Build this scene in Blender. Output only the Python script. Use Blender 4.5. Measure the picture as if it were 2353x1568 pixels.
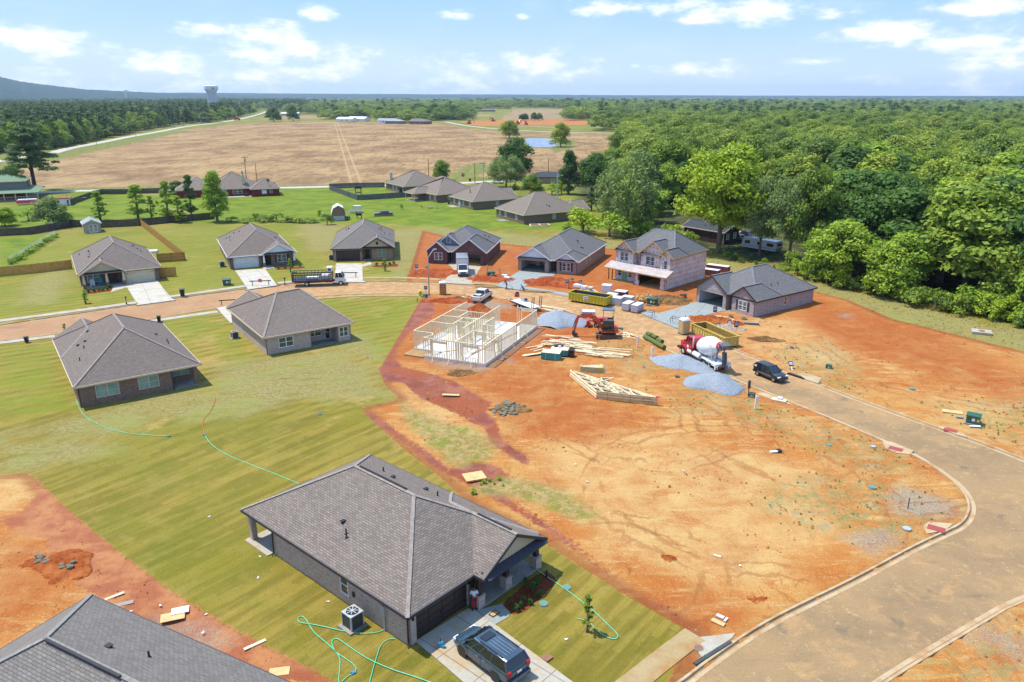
import bpy, math, random
import numpy as np
from mathutils import Vector, Matrix, noise as mnoise
R=math.radians
for o in list(bpy.data.objects): bpy.data.objects.remove(o)
SC=bpy.context.scene; COL=SC.collection
# ---------------------------------------------------------------- camera, world, sun
HC=33.0; TH=math.atan(562/1740)
cam=bpy.data.cameras.new('camera'); co=bpy.data.objects.new('camera',cam); COL.objects.link(co)
co.location=(0,0,HC); co.rotation_euler=(R(90)-TH,0,0)
cam.sensor_width=36; cam.lens=36*1740/2353; cam.clip_start=0.5; cam.clip_end=40000
SC.camera=co
SUN=Vector((-0.44,0.15,1.0)).normalized()
sl=bpy.data.lights.new('sun','SUN'); so=bpy.data.objects.new('sun',sl); COL.objects.link(so)
sl.energy=4.6; sl.angle=R(0.53); sl.color=(1.0,0.945,0.84)
so.rotation_euler=SUN.to_track_quat('Z','Y').to_euler(); so.location=(-60,40,150)
SC.view_settings.view_transform='Standard'; SC.view_settings.look='None'; SC.view_settings.exposure=0.5; SC.view_settings.gamma=1
SC.cycles.max_bounces=6; SC.cycles.diffuse_bounces=2; SC.cycles.glossy_bounces=2; SC.cycles.volume_bounces=0; SC.cycles.transparent_max_bounces=8
SC.cycles.use_adaptive_sampling=True
def G(px,py,z=0.0):
    """Ground (or height z) point seen at photo position px,py (2353-wide)."""
    u=(px-1176.5)/1740; v=(py-784)/1740
    t=(z-HC)/(-math.sin(TH)-v*math.cos(TH))
    return (u*t,(math.cos(TH)-v*math.sin(TH))*t,z)
def azel(px,py):
    u=(px-1176.5)/1740; v=(py-784)/1740
    x=u; y=math.cos(TH)-v*math.sin(TH); z=-math.sin(TH)-v*math.cos(TH)
    return math.atan2(x,y), math.atan2(z,math.hypot(x,y))
# ---------------------------------------------------------------- node helper
class NT:
    def __init__(s,tree): s.t=tree; s.n=tree.nodes; s.n.clear()
    def new(s,ty,**k):
        d=s.n.new(ty)
        for a,b in k.items(): setattr(d,a,b)
        return d
    def put(s,sock,v):
        if isinstance(v,bpy.types.NodeSocket): s.t.links.new(v,sock)
        elif v is not None:
            if isinstance(v,(tuple,list)) and len(v)==3 and sock.type=='RGBA': v=(*v,1)
            sock.default_value=v
    def m(s,op,a,b=None,c=None,clamp=False):
        d=s.new('ShaderNodeMath',operation=op,use_clamp=clamp)
        s.put(d.inputs[0],a); s.put(d.inputs[1],b); s.put(d.inputs[2],c); return d.outputs[0]
    def mix(s,f,a,b,bl='MIX'):
        d=s.new('ShaderNodeMix',data_type='RGBA',blend_type=bl)
        s.put(d.inputs[0],f); s.put(d.inputs[6],a); s.put(d.inputs[7],b); return d.outputs[2]
    def noise(s,vec,scale,detail=4,rough=0.55,dist=0,out=0):
        d=s.new('ShaderNodeTexNoise'); s.put(d.inputs['Vector'],vec); d.inputs['Scale'].default_value=scale
        d.inputs['Detail'].default_value=detail; d.inputs['Roughness'].default_value=rough; d.inputs['Distortion'].default_value=dist
        return d.outputs[out]
    def step(s,x,a,b):
        d=s.new('ShaderNodeMapRange',interpolation_type='SMOOTHSTEP'); s.put(d.inputs[0],x)
        d.inputs[1].default_value=a; d.inputs[2].default_value=b; return d.outputs[0]
    def rng(s,x,a,b,c,e):
        d=s.new('ShaderNodeMapRange'); s.put(d.inputs[0],x)
        for i,v in enumerate((a,b,c,e)): d.inputs[i+1].default_value=v
        return d.outputs[0]
    def attr(s,name):
        d=s.new('ShaderNodeAttribute',attribute_name=name); return d.outputs['Fac']
    def co(s,which='Object'): return s.new('ShaderNodeTexCoord').outputs[which]
    def map(s,vec,scale=(1,1,1),rot=(0,0,0),loc=(0,0,0)):
        d=s.new('ShaderNodeMapping'); s.put(d.inputs[0],vec); d.inputs[1].default_value=loc; d.inputs[2].default_value=rot; d.inputs[3].default_value=scale
        return d.outputs[0]
    def bump(s,h,strength=0.5,dist=0.1):
        d=s.new('ShaderNodeBump'); d.inputs['Strength'].default_value=strength; d.inputs['Distance'].default_value=dist; s.put(d.inputs['Height'],h); return d.outputs[0]
    def rand(s): return s.new('ShaderNodeObjectInfo').outputs['Random']
    def out(s,col,rough=0.85,metal=0,normal=None,spec=0.5,**k):
        p=s.new('ShaderNodeBsdfPrincipled'); s.put(p.inputs['Base Color'],col); s.put(p.inputs['Roughness'],rough); s.put(p.inputs['Metallic'],metal)
        s.put(p.inputs['Specular IOR Level'],spec)
        if normal is not None: s.put(p.inputs['Normal'],normal)
        for a,b in k.items(): s.put(p.inputs[a.replace('_',' ')],b)
        o=s.new('ShaderNodeOutputMaterial'); s.t.links.new(p.outputs[0],o.inputs[0]); return p
MATS={}
def mat(name):
    m=bpy.data.materials.new(name); m.use_nodes=True; MATS[name]=m; return m,NT(m.node_tree)
def plain(name,col,rough=0.7,metal=0,var=0.12,scale=3.0,spec=0.5,bump=0.0):
    m,n=mat(name); c=n.co()
    f=n.noise(c,scale,4); v=n.rng(f,0.3,0.7,1-var,1+var)
    cc=n.mix(1.0,col,n.new('ShaderNodeCombineColor').outputs[0],'MULTIPLY')
    cb=cc.node.inputs[7].links[0].from_node
    for i in range(3): n.put(cb.inputs[i],v)
    nb=n.bump(n.noise(c,scale*8,3),bump,0.02) if bump else None
    n.out(cc,rough,metal,nb,spec); return m
# ---------------------------------------------------------------- world: sky and clouds
W=bpy.data.worlds.new('World'); SC.world=W; W.use_nodes=True
n=NT(W.node_tree)
sky=n.new('ShaderNodeTexSky',sky_type='NISHITA'); sky.sun_disc=False
sky.sun_elevation=math.asin(SUN.z); sky.sun_rotation=math.atan2(SUN.x,SUN.y)
sky.air_density=1.0; sky.dust_density=1.2; sky.ozone_density=1.0; sky.altitude=200
d=n.co('Generated'); sp=n.new('ShaderNodeSeparateXYZ'); n.put(sp.inputs[0],d)
az=n.m('ARCTAN2',sp.outputs[0],sp.outputs[1]); el=n.m('ARCSINE',sp.outputs[2])
cl=[]
CL=[(735,30,42,22,1),(600,85,130,34,1),(690,120,160,34,.95),(500,70,110,20,.9),(85,95,130,38,1),(390,150,110,34,.75),(560,170,150,34,.62),(740,160,120,30,.7),
    (1060,35,50,12,.8),(1200,38,22,9,.7),(1060,150,110,30,.72),(1250,145,120,34,.9),(1330,165,90,18,.7),(1470,20,170,20,1),(1750,25,230,30,1),(1620,45,90,10,.8),
    (2100,72,170,28,.95),(2230,100,200,22,.9),(2200,20,160,18,.85),(1960,75,40,14,.8),(1640,158,150,18,.72),(1500,152,40,8,.6),(1880,142,60,10,.6),(2260,150,130,20,.55),(1130,190,200,26,.42),(450,200,260,26,.4),(90,190,160,26,.35),(2250,195,200,22,.3),(1750,-60,500,60,.7),(500,-160,600,80,.8),(2600,-200,500,90,.8)]
for (x,y,rx,ry,s) in CL:
    a,e=azel(x,y); da=n.m('MULTIPLY',n.m('SUBTRACT',az,a),1740/rx); de=n.m('MULTIPLY',n.m('SUBTRACT',el,e),1740/ry)
    r2=n.m('ADD',n.m('MULTIPLY',da,da),n.m('MULTIPLY',de,de))
    cl.append(n.m('MULTIPLY',n.m('SUBTRACT',1.0,n.m('SQRT',r2)),s))
acc=cl[0]
for c in cl[1:]: acc=n.m('MAXIMUM',acc,c)
cv=n.new('ShaderNodeCombineXYZ'); n.put(cv.inputs[0],n.m('MULTIPLY',az,1.0)); n.put(cv.inputs[1],n.m('MULTIPLY',el,2.3))
n1=n.noise(cv.outputs[0],16,8,0.58); n2=n.noise(cv.outputs[0],55,6,0.6)
dens=n.m('ADD',acc,n.m('MULTIPLY',n.m('SUBTRACT',n1,0.52),3.0)); dens=n.m('ADD',dens,n.m('MULTIPLY',n.m('SUBTRACT',n2,0.5),0.8))
dens=n.m('MINIMUM',dens,n.m('ADD',n.m('MULTIPLY',acc,3.0),0.40))
mask=n.step(dens,-0.1,0.95)
cir=n.m('MULTIPLY',n.step(n.noise(cv.outputs[0],6,6,0.6),0.45,0.8),0.14)
soft=n.noise(cv.outputs[0],34,5,0.6)
ccol=n.mix(n.step(soft,0.32,0.58),(7.0,7.5,8.4),(9.9,9.8,9.7))
skyc=n.mix(1.0,sky.outputs[0],(1.12,1.06,1.02),'MULTIPLY')
hz=n.m('MULTIPLY',n.m('SUBTRACT',1.0,n.step(el,-0.02,0.115)),0.62)
skyc=n.mix(0.78,skyc,(3.2,5.4,9.7))
skyc=n.mix(hz,skyc,(7.6,8.2,8.8))
f=n.mix(n.m('MAXIMUM',n.m('MULTIPLY',mask,0.93),cir),n.mix(1.0,skyc,(0.86,0.88,0.90,1),'MULTIPLY'),n.mix(1.0,ccol,(0.92,0.92,0.92,1),'MULTIPLY'))
bg=n.new('ShaderNodeBackground'); n.put(bg.inputs[0],f); bg.inputs[1].default_value=0.112
o=n.new('ShaderNodeOutputWorld'); n.t.links.new(bg.outputs[0],o.inputs[0])
# ---------------------------------------------------------------- mesh builder
class MB:
    def __init__(s): s.v=[]; s.f=[]; s.mi=[]; s.M=Matrix.Identity(4); s.c=0
    def add(s,vs,fs):
        b=len(s.v); s.v+= [tuple(s.M@Vector(p)) for p in vs]
        for f in fs: s.f.append([b+i for i in f]); s.mi.append(s.c)
    def box(s,x0,y0,z0,x1,y1,z1):
        s.add([(x0,y0,z0),(x1,y0,z0),(x1,y1,z0),(x0,y1,z0),(x0,y0,z1),(x1,y0,z1),(x1,y1,z1),(x0,y1,z1)],
              [(0,3,2,1),(4,5,6,7),(0,1,5,4),(1,2,6,5),(2,3,7,6),(3,0,4,7)])
    def beam(s,p,q,w,t,up=(0,0,1)):
        p=Vector(p);q=Vector(q);d=(q-p).normalized();u=Vector(up); a=d.cross(u)
        if a.length<1e-4: a=d.cross(Vector((0,1,0)))
        a.normalize(); u=a.cross(d).normalized()*(t/2); a=a*(w/2)
        vs=[p-a-u,p+a-u,p+a+u,p-a+u,q-a-u,q+a-u,q+a+u,q-a+u]
        s.add(vs,[(0,1,2,3),(7,6,5,4),(0,4,5,1),(1,5,6,2),(2,6,7,3),(3,7,4,0)])
    def slab(s,pts,t):
        """polygon extruded down by t"""
        n_=len(pts); lo=[(p[0],p[1],p[2]-t) for p in pts]
        s.add(list(pts)+lo,[tuple(range(n_)),tuple(range(2*n_-1,n_-1,-1))]+[(i,i+n_,(i+1)%n_+n_,(i+1)%n_) for i in range(n_)])
    def face(s,pts): s.add(pts,[tuple(range(len(pts)))])
    def prism(s,pts,off):
        n_=len(pts); o=Vector(off); hi=[tuple(Vector(p)+o) for p in pts]
        s.add(list(pts)+hi,[tuple(range(n_-1,-1,-1)),tuple(range(n_,2*n_))]+[(i,(i+1)%n_,(i+1)%n_+n_,i+n_) for i in range(n_)])
    def tube(s,pts,rs,k=8,caps=True):
        if not hasattr(rs,'__len__'): rs=[rs]*len(pts)
        P=[Vector(p) for p in pts]; rings=[]; ref=None
        for i,p in enumerate(P):
            d=(P[min(i+1,len(P)-1)]-P[max(i-1,0)]).normalized()
            if ref is None: ref=Vector((0,0,1)) if abs(d.z)<0.9 else Vector((1,0,0))
            a=d.cross(ref).normalized(); b=a.cross(d).normalized(); ref=b
            rings.append([p+(a*math.cos(2*math.pi*j/k)+b*math.sin(2*math.pi*j/k))*rs[i] for j in range(k)])
        vs=[v for r in rings for v in r]; fs=[]
        for i in range(len(P)-1):
            for j in range(k): fs.append((i*k+j,i*k+(j+1)%k,(i+1)*k+(j+1)%k,(i+1)*k+j))
        if caps: fs+= [tuple(range(k-1,-1,-1)),tuple(range(len(vs)-k,len(vs)))]
        s.add(vs,fs)
    def cyl(s,p,q,r0,r1=None,k=12): s.tube([p,q],[r0,r0 if r1 is None else r1],k)
    def loft(s,rings,caps=True,closed=True):
        k=len(rings[0]); vs=[v for r in rings for v in r]; fs=[]
        for i in range(len(rings)-1):
            for j in range(k if closed else k-1): fs.append((i*k+j,i*k+(j+1)%k,(i+1)*k+(j+1)%k,(i+1)*k+j))
        if caps and closed: fs+=[tuple(range(k-1,-1,-1)),tuple(range(len(vs)-k,len(vs)))]
        s.add(vs,fs)
    def build(s,name,mats,parent=None,smooth=False,loc=None,rz=0,uv=True):
        me=bpy.data.meshes.new(name); me.from_pydata(s.v,[],s.f)
        if not isinstance(mats,(list,tuple)): mats=[mats]
        for m in mats: me.materials.append(MATS[m] if isinstance(m,str) else m)
        if len(mats)>1: me.polygons.foreach_set('material_index',s.mi)
        if uv and len(s.f)<60000:
            u=me.uv_layers.new(name='uv').data; Z=Vector((0,0,1))
            for p in me.polygons:
                nn=p.normal
                if abs(nn.z)>0.97: t=Vector((1,0,0)); b=Vector((0,1,0))
                else: t=Z.cross(nn).normalized(); b=nn.cross(t)
                for li in p.loop_indices:
                    w=me.vertices[me.loops[li].vertex_index].co; u[li].uv=(w.dot(t),w.dot(b))
        if smooth: me.polygons.foreach_set('use_smooth',[True]*len(me.polygons))
        me.update()
        o=bpy.data.objects.new(name,me); COL.objects.link(o)
        if parent is not None: o.parent=parent
        if loc: o.location=loc
        o.rotation_euler[2]=rz
        return o
def tag(o,label,cat,group=None,kind=None):
    if label: o['label']=label
    if cat: o['category']=cat
    if group: o['group']=group
    if kind: o['kind']=kind
    return o
def thing(name,label,cat,loc=(0,0,0),rz=0,group=None):
    o=bpy.data.objects.new(name,None); o.empty_display_size=0.3; COL.objects.link(o); o.location=loc; o.rotation_euler[2]=rz
    return tag(o,label,cat,group)
KIDS={}
def dup(o,loc,rz,label=None,group=None,scale=None,parent=None):
    if o.name not in KIDS: KIDS[o.name]=list(o.children)
    c=o.copy(); COL.objects.link(c); c.parent=parent
    if parent is None:
        c.location=loc; c.rotation_euler[2]=rz
        if scale: c.scale=scale if hasattr(scale,'__len__') else (scale,)*3
        if label: c['label']=label
        if group: c['group']=group
    for ch in KIDS[o.name]: dup(ch,None,None,parent=c)
    return c
SCL=1.0
def rgb(h):
    h=[int(h[i:i+2],16)/255 for i in (0,2,4)]
    return tuple(SCL*(c/12.92 if c<0.04045 else ((c+0.055)/1.055)**2.4) for c in h)
SCL=0.56
# ---------------------------------------------------------------- regions of the ground (outlines in photo positions, put on the ground plane)
def PG(pts): return np.array([G(x,y)[:2] for x,y in pts])
def sdf(X,Y,poly):
    """signed distance, positive inside"""
    d=np.full(X.shape,1e9); ins=np.zeros(X.shape,bool); n_=len(poly)
    for i in range(n_):
        ax,ay=poly[i]; bx,by=poly[(i+1)%n_]; ex,ey=bx-ax,by-ay
        t=np.clip(((X-ax)*ex+(Y-ay)*ey)/(ex*ex+ey*ey+1e-9),0,1)
        d=np.minimum(d,np.hypot(X-ax-t*ex,Y-ay-t*ey))
        c=((ay>Y)!=(by>Y))&(X<(bx-ax)*(Y-ay)/(by-ay+1e-12)+ax); ins^=c
    return np.where(ins,d,-d)
Z=lambda ox,oy,l,k=3.0:[(ox+x/k,oy+y/k) for x,y in l]
REG={}
REG['dirt']=[
 [(972,680),(872,850),(884,885),(918,918),(830,938),(865,975),(930,1035),(1010,1095),(1080,1160),(1240,1240),(1330,1300),(1450,1375),(1590,1455),(1500,1640),(2900,1640),(2900,960),(2353,808),(2200,770),(2050,733),(1950,690),(1880,672),(1760,650),(1640,612),(1400,572),(1225,567),(1146,560),(1022,543),(971,530),(936,640),(930,655)],
 [(-60,1098),(60,1087),(78,1097),(130,1150),(260,1260),(400,1365),(560,1460),(780,1572),(780,1700),(-400,1700),(-400,1100)],
 [(1050,278),(1200,275),(1340,274),(1355,280),(1350,287),(1200,287),(1100,290)],[(1470,290),(1520,292),(1520,302),(1460,300)]]
REG['mud']=[Z(784.3,612.7,[(572,205),(258,715),(300,790),(430,800),(540,900),(640,945),(750,990),(870,1045),(900,1080),(990,1110),(1005,1180),(1040,1230),(1130,1290),(1290,1375),(1300,1330),(1240,1270),(1120,1220),(1090,1130),(1060,1060),(1000,1010),(1040,950),(960,900),(860,850),(780,790),(640,740),(500,710),(420,690),(370,630),(375,560),(470,450),(640,330),(640,260)]),
 Z(784.3,612.7,[(130,978),(200,1010),(330,1090),(450,1180),(600,1280),(760,1400),(900,1345),(1060,1370),(1160,1430),(1130,1500),(950,1480),(1100,1560),(1500,1830),(1900,2150),(2350,2420),(2340,2445),(1850,2130),(1450,1850),(1000,1560),(700,1420),(430,1215),(200,1050)]),
 [(75,1092),(82,1140),(55,1175),(0,1200),(60,1235),(112,1240),(102,1270),(160,1330),(200,1360),(320,1440),(480,1510),(640,1568),(780,1574),(560,1460),(400,1365),(260,1260),(130,1150)]]
REG['patch']=[Z(784.3,612.7,[(420,940),(560,1010),(720,1080),(880,1110),(980,1180),(1080,1260),(1020,1330),(850,1380),(740,1340),(620,1240),(500,1130),(430,1040)]),
 Z(784.3,1045.4,[(900,240),(980,190),(1120,140),(1250,160),(1480,230),(1700,350),(1760,440),(1650,470),(1500,420),(1350,330),(1100,270),(960,275)])]
REG['weed']=[
 Z(1568.7,612.7,[(60,560),(200,700),(400,860),(900,1060),(1300,1200),(1600,1330),(1650,1420),(1500,1480),(1000,1330),(700,1180),(300,1020),(-50,1000),(-50,850)]),
 Z(1568.7,1045.4,[(600,200),(1000,130),(1400,180),(1700,260),(1900,350),(1900,430),(1650,470),(1650,560),(1400,620),(1100,560),(700,450),(500,330)]),
 Z(1568.7,612.7,[(600,560),(1000,520),(1250,700),(1200,900),(900,880),(750,700)]),Z(1568.7,612.7,[(1700,950),(2400,900),(2400,1250),(2100,1150)]),
 Z(1213.2,637.3,[(1000,1000),(1600,960),(1900,1200),(2300,1400),(2300,1560),(1500,1500),(1300,1300)],6.857),
 Z(1568.7,1045.4,[(1600,1400),(2353,1050),(2353,1568),(1500,1568)])]
REG['gravel']=[Z(1568.7,1045.4,[(1400,290),(1500,220),(1650,250),(1850,330),(1890,400),(1750,430),(1500,400)]),
 Z(919.1,661.8,[(820,270),(1060,160),(1400,200),(1800,270),(1760,330),(1300,330),(1060,320)],6.857),
 Z(919.1,661.8,[(460,1170),(700,1260),(1310,1330),(1500,1200),(2210,700),(2160,640),(1340,1250),(440,1130)],6.857),
 Z(1568.7,1045.4,[(1950,1260),(2100,1180),(2353,1330),(2353,1450),(2150,1300)]),
 Z(784.3,612.7,[(1690,690),(1800,680),(1790,710),(1700,715)]),Z(0,1045.4,[(1050,1130),(1400,1180),(1560,1290),(1480,1300),(1250,1230)]),
 Z(919.1,661.8,[(1640,1160),(1720,1100),(1780,1160),(1740,1180)],6.857),Z(1568.7,612.7,[(1090,320),(1160,325),(1150,350),(1090,345)]),(1213.2,0) and Z(1568.7,1045.4,[(1100,560),(1400,520),(1500,600),(1300,690)])]
REG['straw']=[[(690,513),(780,516),(770,575),(712,577),(700,555)],[(884,528),(972,527),(968,545),(938,640),(900,643),(905,600),(902,560)],
 [(972,522),(1120,532),(1250,545),(1420,552),(1560,575),(1620,590),(1900,655),(2150,715),(2400,770),(2900,890),(2900,965),(2353,808),(2200,770),(2050,733),(1950,690),(1880,672),(1760,650),(1640,612),(1400,572),(1225,567),(1146,560),(1022,543)],
 [(480,850),(600,820),(800,800),(860,860),(890,910),(700,915),(560,960),(350,960),(250,1000),(0,1010),(0,985),(250,950),(500,905)],[(0,1015),(200,1010),(260,1035),(60,1085),(0,1080)],
 [(600,660),(640,700),(760,760),(850,770),(870,830),(700,800),(560,770)],[(395,480),(430,478),(445,500),(400,505)],[(160,610),(170,640),(120,700),(40,700),(60,640)],
 [(445,860),(470,905),(600,930),(500,960),(430,930),(300,960),(250,990),(200,960)],[(1300,465),(1340,462),(1345,475),(1310,480)]]
REG['lush']=[[(355,512),(520,440),(560,430),(780,430),(1000,430),(1330,470),(1420,530),(1120,528),(985,523),(900,515),(780,512),(700,512),(500,512)],[(0,545),(115,540),(30,640),(0,625)],[(0,480),(200,440),(480,460),(470,495),(0,525)],[(380,430),(640,430),(640,480),(380,480)]]
REG['deep']=[[(975,690),(1100,700),(1240,690),(1400,760),(1330,800),(1230,830),(1330,860),(1290,930),(1180,960),(1100,900),(1000,850),(900,830)],[(936,640),(971,530),(1150,550),(1400,572),(1640,612),(1600,690),(1450,690),(1330,670),(1150,655)],[(1870,680),(2100,750),(2353,860),(2353,935),(2150,860),(1950,800),(1850,740)],[(1560,1060),(1650,1050),(1720,1120),(1620,1140)],[(1480,1330),(1700,1380),(1720,1440),(1500,1460)],[(1160,900),(1350,900),(1500,960),(1350,1010),(1200,1000)],[(-50,1240),(100,1250),(200,1380),(0,1440)]]
REG['pale']=[[(1230,1040),(1500,1000),(1800,1060),(1950,1180),(1900,1280),(1650,1330),(1400,1260)],[(1700,720),(1850,740),(1950,850),(1800,840),(1700,790)],[(885,885),(960,900),(1050,960),(1080,1000),(960,960)],[(2100,900),(2353,950),(2353,1040),(2200,980)],[(-50,1100),(60,1095),(75,1140),(40,1170),(-50,1190)]]
REG['lawnb']=[[(-100,548),(120,545),(480,517),(690,515),(700,560),(760,600),(740,645),(520,660),(300,690),(-100,745)],[(475,745),(540,850),(620,870),(560,790),(525,735)],[(0,800),(110,790),(170,940),(60,960),(-60,960)],[(835,612),(935,620),(930,638),(835,640)],[(330,745),(470,722),(500,760),(420,800)],[(700,690),(965,688),(930,750),(860,830),(800,770),(820,735)]]
REG['field']=[[(100,437),(380,431),(780,427),(900,422),(1100,405),(1122,410),(1290,398),(1330,385),(1430,352),(1430,308),(1340,305),(1150,303),(1085,296),(1000,283),(700,279),(560,284),(430,297),(300,322),(130,356),(-100,380),(-100,440)],
 [(1160,256),(1240,253),(1290,254),(1300,260),(1240,264),(1180,262)],[(1160,262),(1290,264),(1295,275),(1150,276)],[(1090,262),(1130,262),(1130,266),(1090,266)],[(640,264),(760,266),(760,272),(600,274)],[(930,253),(960,253),(960,256),(930,256)]]
POND=Z(1568.7/2,122.5,[(1262,588),(1300,583),(1400,583),(1460,590),(1490,610),(1480,640),(1420,648),(1330,646),(1290,635),(1270,610)])
REG['verge']=[Z(1568.7/2,122.5,[(1230,577),(1470,577),(1560,600),(1620,600),(1600,650),(1500,685),(1400,650),(1290,652),(1255,640),(1240,600)]),[(1000,432),(1060,385),(1110,372),(1130,395),(1060,410),(1040,432)],
 [(-100,394),(0,390),(140,365),(300,330),(430,302),(440,297),(300,316),(130,350),(-100,378)],[(100,440),(380,432),(780,429),(780,425),(600,427),(380,428),(100,433)]]
REG['floor']=[[(1330,480),(1370,460),(1420,530),(1560,560),(1900,635),(2400,748),(3300,950),(3300,240),(1500,240),(1440,300),(1440,350),(1330,400)]]
REG['mulch']=[Z(1041.7,1256.1,[(1020,1270),(880,1070),(1480,540),(1720,440),(1900,600),(1870,690),(1480,1060),(1270,1220)],8.0),
 [(195,676),(200,668),(250,663),(270,662),(262,668),(215,675)],[(630,617),(700,612),(700,617),(640,621)],[(852,611),(915,607),(915,613),(860,615)]]
# ---------------------------------------------------------------- road outline
RT=[(-220,782),(0,746),(315,699),(393,686),(567,662.7),(640,653),(735,648),(838,646.5),(935,647),(1023,649),(1087,652.6),(1143,655.7),(1206,663),(1311,683.7),(1400,698),(1461,713),(1556,752),(1620,776),(1692,803),(1825,858),(1935,903),(2102,963),(2219,1003),(2353,1053),(2620,1165)]
RB=[(2620,1300),(2353,1375),(2235,1445),(2069,1545),(1960,1620),(1480,1620),(1568,1562),(1602,1535),(1685,1475),(1752,1432),(1835,1389),(1969,1325),(2102,1252),(2169,1222),(2212,1202),(2229,1169),(2219,1135),(2185,1099),(2102,1045),(2029,1013),(1902,959),(1729,889),(1705,880),(1553,814),(1479,782),(1423,758),(1330,722),(1230,700),(1150,686),(1080,677),(985,675),(935,675),(833,675),(723,681),(600,693),(493,709),(333,736),(127,769),(0,783),(-220,818)]
def smooth_line(pts,it=2):
    for _ in range(it):
        q=[pts[0]]
        for a,b in zip(pts,pts[1:]): q+=[(.75*a[0]+.25*b[0],.75*a[1]+.25*b[1]),(.25*a[0]+.75*b[0],.25*a[1]+.75*b[1])]
        q.append(pts[-1]); pts=q
    return pts
TOPW=smooth_line([G(*p)[:2] for p in RT]); BOTW=[G(*p)[:2] for p in RB]
BW1=smooth_line(BOTW[0:5]); BW2=smooth_line(BOTW[5:])
ROADP=np.array(TOPW+BW1+BW2)
PONDW=PG(POND)
# ---------------------------------------------------------------- ground sheet
def grow(a,step,g,lim):
    o=[a]; 
    while abs(o[-1])<lim: step*=g; o.append(o[-1]+step)
    return o
xs=np.arange(-96,96.1,0.55); xs=np.concatenate([-np.array(grow(96,0.55,1.035,12000))[::-1][:-1],xs,np.array(grow(96,0.55,1.035,12000))[1:]])
ys=np.arange(22,172,0.55); ys=np.concatenate([[-300,-60,0,12],ys,np.array(grow(172,0.55,1.022,13500))])
X,Y=np.meshgrid(xs,ys); nx,ny=len(xs),len(ys)
att={}
for k,pl in REG.items():
    a=np.full(X.shape,-1e9)
    for p in pl: a=np.maximum(a,sdf(X,Y,PG(p)))
    att[k]=np.clip(a,-60,60)
rd=sdf(X,Y,ROADP); att['road']=np.clip(rd,-60,60)
pd=sdf(X,Y,PONDW)
def vnoise(X,Y,sc,seed):
    r=np.random.RandomState(seed); g=r.rand(257,257); u=X/sc; v=Y/sc
    i=np.floor(u).astype(int); j=np.floor(v).astype(int); fu=u-i; fv=v-j; fu=fu*fu*(3-2*fu); fv=fv*fv*(3-2*fv)
    i%=256; j%=256
    return (g[j,i]*(1-fu)+g[j,i+1]*fu)*(1-fv)+(g[j+1,i]*(1-fu)+g[j+1,i+1]*fu)*fv-0.5
FLAT=[[(1040,600),(1110,608),(1092,660),(1012,655),(1040,620)],[(1180,545),(1400,560),(1390,600),(1335,640),(1275,640),(1205,672),(1320,690),(1310,678),(1208,655),(1130,662),(1150,648),(1190,622)],
 [(1590,600),(1880,665),(1740,735),(1690,722),(1585,762),(1470,724),(1484,710),(1556,705),(1595,690)],[(970,530),(1150,545),(1125,615),(970,612)],[(1390,560),(1620,570),(1612,640),(1530,675),(1395,650)],[(930,690),(1245,690),(1245,770),(1110,862),(925,830)]]
flat=np.ones(X.shape)
for p in FLAT: flat=np.minimum(flat,np.clip((-sdf(X,Y,PG(p))-.6)/1.5,0,1))
near=np.clip((190-Y)/30,0,1)*np.clip((Y-15)/10,0,1)
dm=np.clip(att['dirt']/2.0,0,1)*np.clip(-rd/3,0,1)
Zg=near*dm*flat*(0.24*vnoise(X,Y,7,1)+0.18*vnoise(X,Y,2.6,2)+0.12*vnoise(X,Y,1.2,3))
Zg+=near*np.clip(-att['dirt']/2.0,0,1)*np.clip(-rd/3,0,1)*(0.10*vnoise(X,Y,6,4))
Zg-=near*dm*0.12*np.clip(att['mud']/1.0,0,1)
far=np.clip((Y-600)/900,0,1); Zg+=far*(10*vnoise(X,Y,900,5)+3*vnoise(X,Y,260,6))*np.clip((Y-600)/2000,0,1)
Zg=np.where(rd>0.12,-0.32,Zg); Zg=np.where(pd>0,-1.2,Zg)
Z0=Zg
me=bpy.data.meshes.new('ground')
co_=np.stack([X,Y,Zg],-1).reshape(-1,3); idx=np.arange(nx*ny).reshape(ny,nx)
fa=np.stack([idx[:-1,:-1],idx[:-1,1:],idx[1:,1:],idx[1:,:-1]],-1).reshape(-1,4)
me.vertices.add(len(co_)); me.vertices.foreach_set('co',co_.ravel()); me.loops.add(fa.size); me.loops.foreach_set('vertex_index',fa.ravel())
me.polygons.add(len(fa)); me.polygons.foreach_set('loop_start',np.arange(0,fa.size,4)); me.polygons.foreach_set('loop_total',np.full(len(fa),4))
me.polygons.foreach_set('use_smooth',[True]*len(fa)); me.update(calc_edges=True)
for k,a in att.items(): me.attributes.new(k,'FLOAT','POINT').data.foreach_set('value',a.ravel().astype(np.float32))
def gz(x,y):
    j=int(np.clip(np.searchsorted(ys,y)-1,0,ny-2)); i=int(np.clip(np.searchsorted(xs,x)-1,0,nx-2))
    return float(max(Zg[j:j+2,i:i+2].mean(),-0.12))
# ground material
m,n=mat('ground'); g=n.co('Object')
spz=n.new('ShaderNodeSeparateXYZ'); n.put(spz.inputs[0],g)
dist=n.m('SQRT',n.m('ADD',n.m('MULTIPLY',spz.outputs[0],spz.outputs[0]),n.m('MULTIPLY',spz.outputs[1],spz.outputs[1])))
nA=n.noise(g,0.45,6,0.62); nB=n.noise(g,0.06,6,0.6); nC=n.noise(g,2.4,5,0.65); nD=n.noise(g,9,3,0.6); nE=n.noise(g,0.17,5,0.6,0.6)
def msk(name,amp,w=0.25,nz=None,off=0.0):
    v=n.m('ADD',n.attr(name),n.m('MULTIPLY',n.m('SUBTRACT',nz if nz is not None else nA,0.5),amp))
    return n.step(v,-w+off,w+off)
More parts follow.
